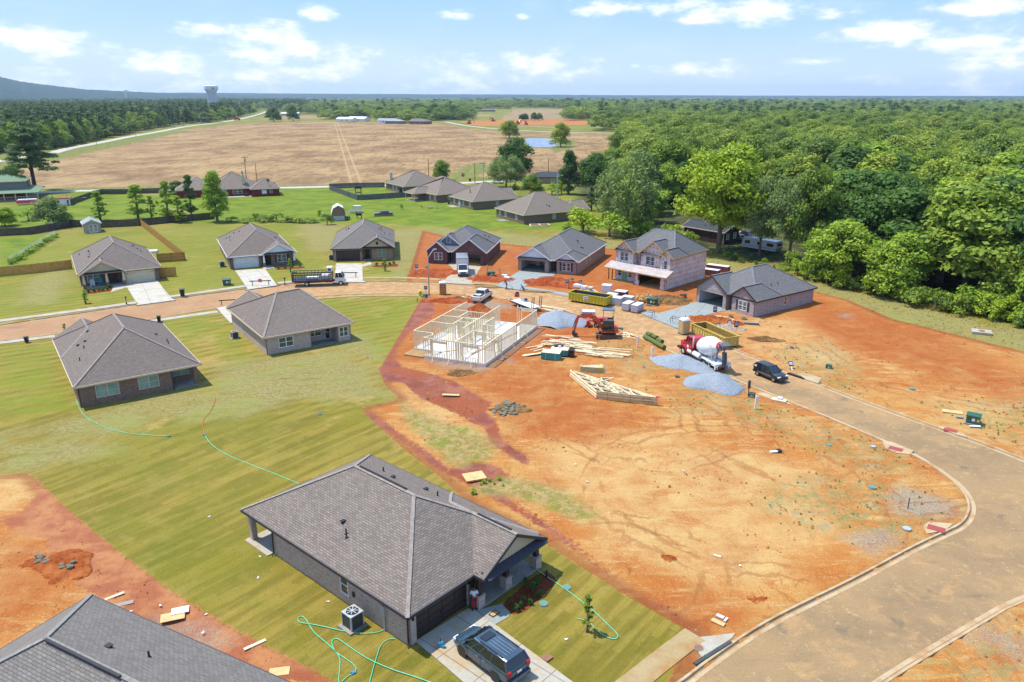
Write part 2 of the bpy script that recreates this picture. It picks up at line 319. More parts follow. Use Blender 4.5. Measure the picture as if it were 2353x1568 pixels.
# sod rows: bands of slightly different turf
a0=G(200,1180); a1=G(520,1052); ang=math.atan2(a1[1]-a0[1],a1[0]-a0[0])
sod=n.map(g,(1,1,1),(0,0,-ang)); sod=n.map(n.mix(0.03,sod,n.noise(g,0.5,2,out=1)),(1,1,1))
br=n.new('ShaderNodeTexBrick'); n.put(br.inputs[0],sod); br.inputs['Scale'].default_value=1; br.inputs['Brick Width'].default_value=2.6; br.inputs['Row Height'].default_value=0.62
br.inputs['Mortar Size'].default_value=0.02; br.inputs['Color1'].default_value=(0,0,0,1); br.inputs['Color2'].default_value=(1,1,1,1); br.inputs['Mortar'].default_value=(0,0,0,1); br.inputs['Bias'].default_value=0
stripe=n.m('ADD',n.m('MULTIPLY',br.outputs[0],0.14),n.m('MULTIPLY',n.noise(n.map(sod,(0.05,0.9,1)),1.0,4,0.65),0.86))
lawn=n.mix(n.step(nB,0.38,0.6),rgb('86802a'),rgb('a39643'))
lawn=n.mix(n.step(nE,0.40,0.66),lawn,rgb('8f8b35')); sodl=n.mix(n.step(stripe,0.40,0.60),rgb('6c6b1e'),rgb('b8a957')); lawn=n.mix(0.42,lawn,sodl)
lawn=n.mix(n.m('MULTIPLY',n.step(n.noise(g,0.05,4,0.6),0.47,0.62),0.45),lawn,rgb('77861d'))
lawn=n.mix(n.m('MULTIPLY',n.step(n.noise(n.map(sod,(0.1,0.5,1)),0.5,5,0.65),0.5,0.66),0.5),lawn,rgb('938f22'))
lawn=n.mix(n.m('MULTIPLY',n.step(nA,0.5,0.72),0.4),lawn,rgb('b0a45e')); lawn=n.mix(n.m('MULTIPLY',n.step(nC,0.56,0.72),0.4),lawn,rgb('565f20'))
lushc=n.mix(n.step(nE,0.35,0.65),rgb('68860c'),rgb('8a9a18')); lushc=n.mix(n.m('MULTIPLY',n.step(n.noise(n.map(g,(0.12,0.5,1)),1.0,5,0.6),0.5,0.7),0.6),lushc,rgb('a3a83a'))
far_g=n.mix(n.step(nB,0.4,0.6),rgb('7f8a26'),rgb('a09a45'))
mw=n.new('ShaderNodeTexWave',bands_direction='Y'); n.put(mw.inputs[0],n.map(g,(1,1,1),(0,0,R(-28)))); mw.inputs['Scale'].default_value=.16; mw.inputs['Distortion'].default_value=1.2; mw.inputs['Detail'].default_value=2
lawn=n.mix(n.m('MULTIPLY',n.m('MULTIPLY',n.step(mw.outputs['Fac'],.35,.65),n.step(spz.outputs[1],70,85)),.38),lawn,rgb('b7ad5e'))
wn=n.noise(g,.14,7,.72,.5); lawn=n.mix(n.m('MULTIPLY',n.step(wn,.54,.64),n.m('MULTIPLY',n.step(spz.outputs[1],55,75),.6)),lawn,rgb('c4b077'))
lawn=n.mix(1.0,lawn,(1.08,0.97,0.80,1),'MULTIPLY')
lawn=n.mix(n.m('MULTIPLY',msk('lawnb',6,2.0,nE),n.rng(n.noise(n.map(g,(.18,.6,1)),.8,5,.6),.35,.65,.15,.75)),lawn,rgb('86991c'))
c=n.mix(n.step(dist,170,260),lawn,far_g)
c=n.mix(msk('lush',6,1.5,nE),c,lushc)
strawc=n.mix(n.step(nC,0.4,0.62),rgb('b7a470'),rgb('8f9148')); strawc=n.mix(n.step(nE,0.45,0.7),strawc,rgb('a3a558'))
sm=n.m('MULTIPLY',msk('straw',9,2.2,nE),n.rng(n.noise(n.map(g,(0.25,1.1,1)),0.8,6,0.66),0.36,0.56,0.4,1.0)); c=n.mix(sm,c,strawc)
# orange clay
trk=n.noise(n.map(g,(0.25,1.2,1),(0,0,R(35))),0.9,7,0.66,0.8)
dirt=n.mix(n.step(nE,0.36,0.66),rgb('cf7f3c'),rgb('dfa866')); dirt=n.mix(n.m('MULTIPLY',n.step(trk,0.48,0.68),0.8),dirt,rgb('e8c084'))
dirt=n.mix(n.m('MULTIPLY',n.step(n.noise(g,0.3,6,0.7,1.0),0.5,0.66),0.7),dirt,rgb('bb642a'))
dirt=n.mix(n.m('MULTIPLY',n.step(nB,0.5,0.64),0.5),dirt,rgb('dc9c55')); trk2=n.noise(n.map(g,(1.4,0.22,1),(0,0,R(-20))),1.1,7,0.7,1.2)
dirt=n.mix(n.m('MULTIPLY',n.step(trk2,0.55,0.68),0.6),dirt,rgb('a85e28'))
dirt=n.mix(n.m('MULTIPLY',n.step(nC,0.58,0.72),0.6),dirt,rgb('a0602f')); dirt=n.mix(n.m('MULTIPLY',n.step(nD,0.60,0.70),0.7),dirt,rgb('efd6a8'))
bk=n.step(n.m('ADD',spz.outputs[1],n.m('MULTIPLY',nB,30)),100,125); dirt=n.mix(n.m('MULTIPLY',bk,0.35),dirt,rgb('c8642a'))
dirt=n.mix(n.m('MULTIPLY',msk('deep',7,2.5,nE),n.rng(nA,.35,.65,.35,.8)),dirt,rgb('bd6127')); dirt=n.mix(n.m('MULTIPLY',msk('pale',8,3,nE),n.rng(nA,.35,.65,.2,.75)),dirt,rgb('ebc68e')); dirt=n.mix(1.0,dirt,(0.97,0.98,0.84,1),'MULTIPLY'); dmk=msk('dirt',1.3,0.12,nC); c=n.mix(dmk,c,dirt)
edge=n.m('MULTIPLY',n.m('MULTIPLY',n.step(n.attr('dirt'),-0.1,0.1),n.m('SUBTRACT',1.0,n.step(n.attr('dirt'),0.4,1.6))),0.55); c=n.mix(edge,c,rgb('8a4a28'))
mudc=n.mix(n.step(nA,0.4,0.62),rgb('985038'),rgb('b87055')); mudc=n.mix(n.step(nE,0.46,0.6),mudc,rgb('b05a2c')); mudc=n.mix(n.m('MULTIPLY',n.m('SUBTRACT',1.0,n.step(spz.outputs[0],-16,-8)),n.m('SUBTRACT',1.0,n.step(spz.outputs[1],64,72))),mudc,n.mix(n.step(nA,.4,.6),rgb('b8683a'),rgb('cf8a50'))); mm=msk('mud',1.6,0.25,nC); c=n.mix(mm,c,mudc)
wd=n.m('MULTIPLY',msk('weed',5,1.6,nE),n.step(n.noise(g,0.9,8,0.78),0.44,0.60)); wc=n.mix(n.step(nC,0.4,0.6),rgb('a8a062'),rgb('8a8f4c')); wc=n.mix(n.step(nE,0.42,0.6),wc,rgb('b3a67c'))
c=n.mix(n.m('MULTIPLY',wd,0.85),c,wc); tuft=n.m('MULTIPLY',msk('weed',5,1.6,nE),n.m('MULTIPLY',n.step(n.noise(g,3.5,5,0.75),0.60,0.68),0.7)); c=n.mix(tuft,c,rgb('74843a'))
pc_=n.mix(n.step(n.noise(g,1.3,7,.75),.42,.56),rgb('c4ae78'),rgb('8f9448')); pc_=n.mix(n.step(n.noise(g,.5,5,.7),.5,.6),pc_,rgb('7a9432')); c=n.mix(n.m('MULTIPLY',msk('patch',2.5,.9,nA),n.rng(nC,.35,.65,.55,1.0)),c,pc_)
grc=n.mix(n.step(nD,0.4,0.6),rgb('9c9384'),rgb('bdb09c')); c=n.mix(n.m('MULTIPLY',msk('gravel',3.5,1.2,nC),0.75),c,grc)
mul=n.mix(n.step(nD,0.4,0.65),rgb('6f3416'),rgb('a3542a')); c=n.mix(msk('mulch',0.5,0.06,nC),c,mul)
# stubble field
fl=n.noise(n.map(g,(0.03,0.02,1),(0,0,R(12))),1.0,9,0.78,0.3); fl2=n.noise(n.map(g,(0.35,0.06,1),(0,0,R(-35))),1.0,6,0.75)
fc=n.mix(n.step(fl,0.36,0.62),rgb('8d6c44'),rgb('cba974')); fc=n.mix(n.m('MULTIPLY',n.step(fl2,0.48,0.64),0.7),fc,rgb('7d5d3c')); fc=n.mix(n.m('MULTIPLY',n.step(nA,0.48,0.66),0.4),fc,rgb('d2b58a'))
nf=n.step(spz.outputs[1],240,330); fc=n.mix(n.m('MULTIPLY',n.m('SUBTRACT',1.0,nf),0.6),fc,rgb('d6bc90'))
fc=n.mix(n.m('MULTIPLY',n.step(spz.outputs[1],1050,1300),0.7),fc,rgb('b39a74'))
trx=G(818,420)
tp=n.m('ABSOLUTE',n.m('SUBTRACT',n.m('ABSOLUTE',n.m('ADD',n.m('ADD',spz.outputs[0],-trx[0]),n.m('MULTIPLY',n.m('ADD',spz.outputs[1],-trx[1]),0.232))),1.9))
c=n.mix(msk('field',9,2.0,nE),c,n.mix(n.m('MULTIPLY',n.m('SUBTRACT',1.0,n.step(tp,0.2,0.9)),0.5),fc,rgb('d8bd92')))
c=n.mix(msk('verge',7,2.5,nE),c,n.mix(n.step(nA,0.4,0.6),rgb('6f7f34'),rgb('9c9a4e')))
c=n.mix(msk('floor',6,3.0,nE),c,n.mix(n.step(nA,0.4,0.6),rgb('39431c'),rgb('6a6b36')))
fine=n.rng(nD,0.3,0.7,0.86,1.13); cc=n.new('ShaderNodeCombineColor')
for i in range(3): n.put(cc.inputs[i],fine)
c=n.mix(1.0,c,cc.outputs[0],'MULTIPLY')
for (wx,wy,wr,ra_) in ((20,60,16,1),(34,72,19,1),(14,74,13,1),(52,88,22,1),(66,98,27,1),(8,48,10,1)):
    dx_=n.m('ADD',spz.outputs[0],-wx); dy_=n.m('ADD',spz.outputs[1],-wy); rr_=n.m('ADD',n.m('SQRT',n.m('ADD',n.m('MULTIPLY',dx_,dx_),n.m('MULTIPLY',dy_,dy_))),n.m('MULTIPLY',nE,6))
    q_=n.m('ABSOLUTE',n.m('SUBTRACT',n.m('ABSOLUTE',n.m('SUBTRACT',rr_,wr)),0.85)); tk=n.m('MULTIPLY',n.m('SUBTRACT',1.0,n.step(q_,0.1,0.3)),n.m('MULTIPLY',dmk,n.step(nE,.44,.56))); c=n.mix(n.m('MULTIPLY',tk,.42),c,rgb('a05c2c'))
hh=n.m('ADD',n.m('MULTIPLY',nC,0.6),n.m('MULTIPLY',nD,0.25)); hh=n.m('ADD',hh,n.m('MULTIPLY',trk,0.8)); nrm=n.bump(hh,0.7,0.22)
n.out(c,n.rng(mm,0,1,0.92,0.55),0,nrm,0.25)
me.materials.append(m)
go=bpy.data.objects.new('ground',me); COL.objects.link(go); go['kind']='structure'
# ---------------------------------------------------------------- road sheets, kerbs, pavements
import mathutils.geometry as mg
def sheet(name,poly,z,mt,th=0.0,kind='structure',parent=None):
    b=MB(); tr=mg.tessellate_polygon([[Vector((p[0],p[1],0)) for p in poly]])
    vs=[(p[0],p[1],z) for p in poly]; fs=[]
    for t in tr:
        a,b_,c_=[Vector(vs[i]) for i in t]
        fs.append(t if (b_-a).cross(c_-a).z>0 else t[::-1])
    b.add(vs,fs)
    if th:
        n_=len(poly); b.add([(p[0],p[1],z) for p in poly]+[(p[0],p[1],z-th) for p in poly],[(i,i+n_,(i+1)%n_+n_,(i+1)%n_) for i in range(n_)])
    o=b.build(name,mt,parent,uv=False)
    if kind: o['kind']=kind
    return o
m,n=mat('asphalt'); g=n.co('Object'); spz=n.new('ShaderNodeSeparateXYZ'); n.put(spz.inputs[0],g)
ra=n.noise(g,0.16,6,0.6); rb=n.noise(g,0.8,6,0.68); rc=n.noise(g,7,4,0.65)
c=n.mix(n.step(ra,0.36,0.6),rgb('a68c6e'),rgb('b89a76')); 
clay=n.mix(n.step(rb,0.4,0.65),rgb('cf9c6c'),rgb('e0b98a')); up=n.step(n.m('ADD',spz.outputs[1],n.m('MULTIPLY',n.m('SUBTRACT',ra,0.5),50)),72,100)
c=n.mix(n.m('MULTIPLY',up,n.rng(rb,0.35,0.65,0.6,0.95)),c,clay)
lf=n.m('SUBTRACT',1.0,n.step(spz.outputs[0],-60,-25)); c=n.mix(n.m('MULTIPLY',lf,0.85),c,n.mix(n.step(ra,0.35,0.65),rgb('bb8f6f'),rgb('c79f7c')))
c=n.mix(n.m('MULTIPLY',n.step(n.noise(g,0.5,8,0.75,0.6),0.50,0.66),n.rng(up,0,1,0.65,0.2)),c,rgb('d3ab7c')); c=n.mix(n.m('MULTIPLY',n.step(n.noise(g,1.6,6,0.78),0.58,0.66),n.rng(lf,0,1,0.5,0.0)),c,rgb('e3cda3'))
c=n.mix(n.m('MULTIPLY',n.step(n.noise(n.map(g,(0.15,0.9,1),(0,0,R(-52))),0.6,5,0.6),0.56,0.75),0.5),c,rgb('7c6f64'))
c=n.mix(n.m('MULTIPLY',n.step(n.noise(g,0.3,4,0.6),0.62,0.7),0.5),c,rgb('77706b'))
f=n.rng(rc,0.3,0.7,0.88,1.12); cc=n.new('ShaderNodeCombineColor')
for i in range(3): n.put(cc.inputs[i],f)
c=n.mix(1.0,c,(1.02,1.0,0.88,1),'MULTIPLY'); n.out(n.mix(1.0,c,cc.outputs[0],'MULTIPLY'),0.88,0,n.bump(rc,0.35,0.02),0.3)
sheet('road',[tuple(p) for p in ROADP],-0.12,'asphalt')
def concrete(name,c1,c2,stain=None,joint=None):
    m,n=mat(name); g=n.co('Object'); a=n.noise(g,0.7,6,0.65); b=n.noise(g,6,4,0.6)
    c=n.mix(n.step(a,0.35,0.65),c1,c2)
    if stain: c=n.mix(n.m('MULTIPLY',n.step(n.noise(g,0.35,6,0.7),0.48,0.66),0.8),c,stain)
    if joint:
        t=n.new('ShaderNodeTexBrick'); t.offset=0; n.put(t.inputs[0],n.map(g,(1,1,1),(0,0,joint[2]),joint[3])); t.inputs['Scale'].default_value=1; t.inputs['Brick Width'].default_value=joint[0]; t.inputs['Row Height'].default_value=joint[1]; t.inputs['Mortar Size'].default_value=0.03
        t.inputs['Color1'].default_value=t.inputs['Color2'].default_value=(1,1,1,1); t.inputs['Mortar'].default_value=(.45,.42,.4,1)
        c=n.mix(1.0,c,t.outputs[0],'MULTIPLY')
    f=n.rng(b,0.3,0.7,0.93,1.07); cc=n.new('ShaderNodeCombineColor')
    for i in range(3): n.put(cc.inputs[i],f)
    n.out(n.mix(1.0,c,cc.outputs[0],'MULTIPLY'),0.85,0,n.bump(b,0.2,0.02),0.3)
concrete('kerb_concrete',rgb('e0c8a2'),rgb('d2b48a'),rgb('c99a68'))
concrete('walk_concrete',rgb('d3cdbf'),rgb('c6bda9'),rgb('cbb48e'))
concrete('walk_dirty',rgb('c9b184'),rgb('bfa06c'),rgb('c78f50'))
concrete('new_concrete',rgb('aab0ac'),rgb('b4b8b2'))
concrete('old_slab',rgb('b9b4aa'),rgb('aaa69d'),rgb('a09a8c'))
def offs(line,d):
    o=[]
    for i,p in enumerate(line):
        a=line[max(i-1,0)]; b=line[min(i+1,len(line)-1)]; tx,ty=b[0]-a[0],b[1]-a[1]; L=math.hypot(tx,ty) or 1
        o.append((p[0]-ty/L*d,p[1]+tx/L*d))
    return o
def kerb(name,line,side):
    """profile swept along the road edge; side=+1 kerb back lies to the left of travel"""
    prof=[(-0.55,-0.11),(-0.12,-0.125),(-0.09,0.035),(0.08,0.035),(0.10,-0.35),(-0.55,-0.35)]
    b=MB(); rings=[]
    ofl=[offs(line,side*q[0]) for q in prof]
    for i in range(len(line)): rings.append([(ofl[k][i][0],ofl[k][i][1],prof[k][1]) for k in range(len(prof))])
    b.loft(rings); o=b.build(name,'kerb_concrete',uv=False); o['kind']='structure'; return o
kerb('kerb',TOPW,1); kerb('kerb',BW1,1); kerb('kerb',BW2,1)
def ribbon(name,pts,w,z,mt,th=0.12,kind='structure',smooth=1):
    l=smooth_line([G(*p)[:2] for p in pts],smooth); a=offs(l,w/2); c_=offs(l,-w/2)
    b=MB(); b.loft([[(*p,z-th),(*p,z),(*q,z),(*q,z-th)] for p,q in zip(a,c_)]); o=b.build(name,mt,uv=False)
    if kind: o['kind']=kind
    return o
SCL=0.92
# ---------------------------------------------------------------- building materials
def shingle(name,c1,c2,mort,big=1.0,nv=0.5):
    m,n=mat(name); uv=n.co('UV'); br=n.new('ShaderNodeTexBrick'); n.put(br.inputs[0],uv); br.inputs['Scale'].default_value=1
    br.inputs['Brick Width'].default_value=0.33*big; br.inputs['Row Height'].default_value=0.145*big; br.inputs['Mortar Size'].default_value=0.014*big; br.inputs['Mortar Smooth'].default_value=0.3
    for k,v in (('Color1',c1),('Color2',c2),('Mortar',mort)): br.inputs[k].default_value=(*v,1)
    nz=n.noise(uv,1.3,6,0.65); n2=n.noise(uv,14,3,0.7)
    c=n.mix(n.m('MULTIPLY',n.step(nz,0.35,0.7),nv),br.outputs[0],c2); c=n.mix(n.m('MULTIPLY',n.step(n2,0.52,0.7),0.5),c,mort); c=n.mix(n.m('MULTIPLY',n.step(n.noise(uv,25,2,0.7),0.56,0.7),0.35),c,c1)
    n.out(c,0.92,0,n.bump(br.outputs['Fac'],-0.5,0.03),0.2)
shingle('roof_brown',rgb('857a72'),rgb('70665f'),rgb('4a433f'))
shingle('roof_brown_near',rgb('8c8178'),rgb('746b64'),rgb('423c39'),1.15,0.25)
shingle('roof_taupe',rgb('8c8176'),rgb('776c63'),rgb('5a5049'))
shingle('roof_gray',rgb('7b7a7a'),rgb('656465'),rgb('484a4e'))
shingle('roof_graybrown',rgb('847e78'),rgb('6e6863'),rgb('504b48'))
shingle('roof_gray_near',rgb('847f7a'),rgb('706b66'),rgb('474543'),1.15,0.25)
shingle('roof_tan',rgb('857b71'),rgb('746b61'),rgb('665d54'))
shingle('roof_dark',rgb('4b5056'),rgb('3d4248'),rgb('2c3034'))
shingle('roof_green',rgb('7f9478'),rgb('6f836a'),rgb('58735f'))
shingle('roof_light',rgb('a3abae'),rgb('8f979b'),rgb('767d80'))
def brick(name,c1,c2,c3,mort,sc=1.0):
    m,n=mat(name); uv=n.co('UV'); br=n.new('ShaderNodeTexBrick'); n.put(br.inputs[0],uv); br.inputs['Scale'].default_value=1
    br.inputs['Brick Width'].default_value=0.21*sc; br.inputs['Row Height'].default_value=0.075*sc; br.inputs['Mortar Size'].default_value=0.009*sc
    for k,v in (('Color1',c1),('Color2',c2),('Mortar',mort)): br.inputs[k].default_value=(*v,1)
    nz=n.noise(n.map(uv,(1,2.4,1)),3.2,5,0.7); c=n.mix(n.m('MULTIPLY',n.step(nz,0.5,0.62),0.75),br.outputs[0],c3)
    c=n.mix(n.m('MULTIPLY',n.step(n.noise(uv,0.5,4,0.6),0.4,0.7),0.25),c,mort)
    n.out(c,0.9,0,n.bump(br.outputs['Fac'],-0.4,0.01),0.2)
brick('brick_taupe',rgb('bfab9d'),rgb('a89485'),rgb('8f7d72'),rgb('c4b8ad'))
brick('brick_brown',rgb('7d5a49'),rgb('5e4337'),rgb('9a8574'),rgb('8f8377'),1.4)
brick('brick_mixed',rgb('86695b'),rgb('6a5549'),rgb('4c4743'),rgb('988a7f'),1.6)
brick('brick_gold',rgb('a58a66'),rgb('8b7258'),rgb('6e6a64'),rgb('b3a48b'),1.6)
brick('brick_red',rgb('6d3f3a'),rgb('4f2d2e'),rgb('7c5a56'),rgb('7d6a68'),1.4)
brick('brick_barnred',rgb('7a2b28'),rgb('6a2323'),rgb('852f2a'),rgb('6f4440'),1.2)
brick('brick_rose',rgb('b08f80'),rgb('98786c'),rgb('8f857f'),rgb('a6968c'),1.4)
brick('brick_grayrose',rgb('ad9a96'),rgb('85797c'),rgb('cfc8c4'),rgb('a39b99'),2.2)
brick('brick_far',rgb('83705d'),rgb('6d5c4c'),rgb('594b40'),rgb('8c7c6a'),1.6)
def siding(name,col,vert=True,gap=0.3):
    m,n=mat(name); uv=n.co('UV'); w=n.new('ShaderNodeTexWave',bands_direction='X' if vert else 'Y'); n.put(w.inputs[0],uv); w.inputs['Scale'].default_value=0.314/gap; w.inputs['Distortion'].default_value=0
    s=n.step(w.outputs['Fac'],0.0,0.12); c=n.mix(s,tuple(v*0.72 for v in col),col); c=n.mix(n.m('MULTIPLY',n.noise(uv,1.5,4),0.15),c,(0.1,0.1,0.1)); n.out(c,0.7,0,None,0.3)
siding('siding_tan',rgb('c6b99b')); siding('siding_white',rgb('f0f3f4'),True,0.4); siding('siding_blue',rgb('6d7c86'),False,0.2); siding('siding_cream',rgb('cbbd9f'))
siding('siding_shed',rgb('b3a995'),True,0.3); siding('siding_log',rgb('77726c'),False,0.3); siding('siding_maroon',rgb('3f2724'),False,0.25); siding('siding_gray',rgb('7d7a73'),False,0.25)
plain('trim_white',rgb('e8e8e6'),0.5); plain('trim_cream',rgb('cdbb9b'),0.6); plain('trim_brown',rgb('3b2a24'),0.6); plain('trim_dark',rgb('33343c'),0.7); plain('door_dark',rgb('382c2a'),0.5); plain('door_white',rgb('d2d6d6'),0.5); plain('door_cream',rgb('cfc3a5'),0.5)
plain('black',rgb('1a1b1e'),0.5); plain('black_rubber',rgb('1d1d1d'),0.8); plain('steel',rgb('9aa0a4'),0.35,0.7); plain('galvanised',rgb('b5bbbf'),0.45,0.3); plain('wood_post',rgb('7a5c3a'),0.8); plain('lumber',rgb('ead8b0'),0.75,0,0.15,2.0); plain('lumber_dark',rgb('b9945a'),0.8,0,0.25); plain('plywood',rgb('d2a468'),0.8,0,0.2)
plain('white_paint',rgb('dcdcdc'),0.45,0,0.05); plain('soil_dark',rgb('6b3c20'),0.95,0,0.3); plain('interior',rgb('d0ccc4'),0.8); plain('green_box',rgb('2d5a45'),0.5); plain('dark_gray',rgb('3c4043'),0.6); plain('red_paint',rgb('b21f2c'),0.35); plain('yellow_paint',rgb('c2b32c'),0.55,0,0.15); plain('teal_wrap',rgb('1f8a86'),0.4); plain('white_wrap',rgb('dfe0e4'),0.45,0,0.1); plain('navy',rgb('1f2a55'),0.5)
m,n=mat('glass'); nz=n.noise(n.co('Object'),0.8,3); n.out(n.mix(n.step(nz,0.4,0.6),(0.012,0.03,0.034),(0.03,0.07,0.065)),0.06,0,None,0.9)
m,n=mat('glass_blind'); nz=n.noise(n.co('Object'),0.7,3); n.out(n.mix(n.step(nz,0.4,0.6),(0.13,0.26,0.24),(0.2,0.34,0.31)),0.12,0,None,0.7)
m,n=mat('glass_stick'); n.out((0.02,0.02,0.022),0.1,0,None,0.8)
# ---------------------------------------------------------------- house kit
CAPM={}
for k_,c_ in (('roof_brown','847a72'),('roof_brown_near','8b817a'),('roof_taupe','877d73'),('roof_gray','727478'),('roof_graybrown','837d77'),('roof_gray_near','7f7c78'),('roof_tan','8b8074')): plain(k_+'_cap',rgb(c_),.9,0,.25,4); CAPM[k_]=k_+'_cap'
class House:
    def __init__(s,name,label,ox,oy,yaw,wall,roofm,fascia='trim_white',z=2.6,soff=None,group=None,cat='house'):
        s.e=thing(name,label,cat,(ox,oy,0),R(yaw),group); s.wm=wall; s.rm=roofm; s.fm=fascia; s.ze=z
        s.R=MB(); s.F=MB(); s.C=MB(); s.Wl=MB(); s.yaw=yaw
    def w(s,p0,p1,ops=(),z0=-0.35,z1=None,t=0.14,mb=None):
        """wall from p0 to p1 (outside on the right hand), with openings (s0,s1,z0,z1)"""
        mb=mb or s.Wl; z1=s.ze+0.02 if z1 is None else z1
        p0=Vector((*p0,0));p1=Vector((*p1,0)); L=(p1-p0).length; d=(p1-p0)/L; nn=Vector((d.y,-d.x,0))
        S=sorted({0,L,*[v for o in ops for v in (o[0],o[1]) if 0<v<L]}); Zs=sorted({z0,z1,*[v for o in ops for v in (o[2],o[3]) if z0<v<z1]})
        for a,b in zip(S,S[1:]):
            run=None
            for c,e in zip(Zs,Zs[1:]):
                if any(o[0]<=a+1e-6 and b<=o[1]+1e-6 and o[2]<=c+1e-6 and e<=o[3]+1e-6 for o in ops):
                    if run: s._wb(mb,p0,d,nn,a,b,run[0],run[1],t); run=None
                else: run=(run[0],e) if run else (c,e)
            if run: s._wb(mb,p0,d,nn,a,b,run[0],run[1],t)
    def _wb(s,mb,p0,d,nn,a,b,z0,z1,t):
        q=[p0+d*a,p0+d*b,p0+d*b-nn*t,p0+d*a-nn*t]
        lo=[(v.x,v.y,z0) for v in q]; hi=[(v.x,v.y,z1) for v in q]
        mb.add(lo+hi,[(0,1,5,4),(1,2,6,5),(2,3,7,6),(3,0,4,7),(4,5,6,7),(3,2,1,0)])
    def win(s,p0,p1,a,b,z0,z1,cols=2,grid=False,frame='trim_white',pane='glass',shut=None,depth=0.05,name='window'):
        p0=Vector((*p0,0));p1=Vector((*p1,0)); d=(p1-p0).normalized(); nn=Vector((d.y,-d.x,0)); f=MB(); g=MB()
        def B(mb,a,b,z0,z1,o0,o1):
            q=[p0+d*a+nn*o0,p0+d*b+nn*o0,p0+d*b+nn*o1,p0+d*a+nn*o1]
            mb.add([(v.x,v.y,z0) for v in q]+[(v.x,v.y,z1) for v in q],[(3,2,1,0),(4,5,6,7),(1,0,4,5),(2,1,5,6),(3,2,6,7),(0,3,7,4)][::1])
        k=0.07; o0,o1=0.03,-0.09
        B(f,a,a+k,z0,z1,o1,o0); B(f,b-k,b,z0,z1,o1,o0); B(f,a+k,b-k,z0,z0+k,o1,o0); B(f,a+k,b-k,z1-k,z1,o1,o0)
        for i in range(1,cols):
            x=a+(b-a)*i/cols; B(f,x-.05,x+.05,z0+k,z1-k,o1,o0-.01)
        zm=(z0+z1)/2; B(f,a+k,b-k,zm-.03,zm+.03,o1,o0-.02)
        if grid:
            for i in range(cols*2):
                x=a+(b-a)*(i+.5)/(cols*2)
                if i%2==0 or True: B(f,x-.009,x+.009,z0+k,z1-k,o1,o0-.045)
            for zz in ((z0*3+z1)/4,(z0+z1*3)/4): B(f,a+k,b-k,zz-.009,zz+.009,o1,o0-.045)
        B(g,a+k*.5,b-k*.5,z0+k*.5,z1-k*.5,o1+.005,-0.05)
        fo=f.build(name,frame,s.e); g.build('pane',pane,fo)
        if shut:
            for x in (a-.42,b+.04): h=MB(); B(h,x,x+.38,z0-.02,z1+.02,0.0,0.05); h.build('shutter',shut,s.e)
    def hip(s,x0,y0,x1,y1,pitch,axis='y',e0='hip',e1='hip',ze=None,inset=None,gwall=None,oh=0.45,ridgevent=True,cap=True,gable_mat=None,fas=True,peakz=None,under=True):
        ze=s.ze if ze is None else ze
        sw=(lambda p:p) if axis=='y' else (lambda p:(p[1],p[0],*p[2:]))
        if axis=='x': x0,y0,x1,y1=y0,x0,y1,x1
        h=(x1-x0)/2; cx=(x0+x1)/2; zr=ze+pitch*h; i0=inset if inset is not None else h
        ra=y0+(i0 if e0=='hip' else 0); rb=y1-(i0 if e1=='hip' else 0)
        A,B_,C_,D=(x0,y0,ze),(x1,y0,ze),(x1,y1,ze),(x0,y1,ze); P=(cx,ra,zr); Q=(cx,rb,zr)
        fs=[[A,P,Q,D],[B_,C_,Q,P]]
        if e0=='hip': fs.append([A,B_,P])
        if e1=='hip': fs.append([C_,D,Q])
        for f in fs:
            f=[sw(p) for p in f]; a,b,c=[Vector(v) for v in f[:3]]
            if (b-a).cross(c-a).z<0: f=f[::-1]
            s.R.slab(f,0.14)
        if fas:
            ed=[(A,D),(B_,C_)]+([(A,B_)] if e0=='hip' else [(A,P),(B_,P)])+([(C_,D)] if e1=='hip' else [(C_,Q),(D,Q)])
            for a,b in ed:
                a=Vector(sw(a))-Vector((0,0,.09)); b=Vector(sw(b))-Vector((0,0,.09)); s.F.beam(a,b,0.07,0.21)
        if cap:
            hl=[(P,Q)]+([(A,P),(B_,P)] if e0=='hip' else [])+([(C_,Q),(D,Q)] if e1=='hip' else [])
            for a,b in hl:
                a=Vector(sw(a));b=Vector(sw(b)); s.C.beam(a+Vector((0,0,.015)),b+Vector((0,0,.015)),0.26,0.06)
        for e,yy,sg in ((e0,y0,1),(e1,y1,-1)):
            if e=='gable':
                g=MB(); yw=yy+sg*oh; k=(ze-.1)
                T=[sw((x0+oh,yw,k)),sw((x1-oh,yw,k)),sw((x1-oh,yw,ze+pitch*oh-.12)),sw((cx,yw,zr-.12)),sw((x0+oh,yw,ze+pitch*oh-.12))]
                o=Vector(sw((0,sg*.12,0))); g.prism(T,o); g.build('gable',gable_mat or s.wm,s.e)
        return zr
    def pent(s,x0,x1,y,z,dep=0.5,rise=0.28,m='trim_dark'):
        b=MB(); b.prism([(x0,y,z),(x0,y-dep,z-rise),(x0,y-dep,z-rise-.06),(x0,y,z-rise-.06)],(x1-x0,0,0)); b.build('pent_roof',m,s.e)
    def garage(s,p0,p1,a,b,h=2.15,m='door_white',depth=0.16,handles=True):
        p0=Vector((*p0,0));p1=Vector((*p1,0)); d=(p1-p0).normalized(); nn=Vector((d.y,-d.x,0)); g=MB()
        rows=4; hh=h/rows; cols=4; ww=(b-a)/cols
        for i in range(rows):
            for j in range(cols):
                q=[p0+d*(a+ww*j+.0)-nn*depth,p0+d*(a+ww*(j+1))-nn*depth]
                g.beam((q[0]+d*.04)+Vector((0,0,hh*(i+.5))),(q[1]-d*.04)+Vector((0,0,hh*(i+.5))),0.07,hh-.05)
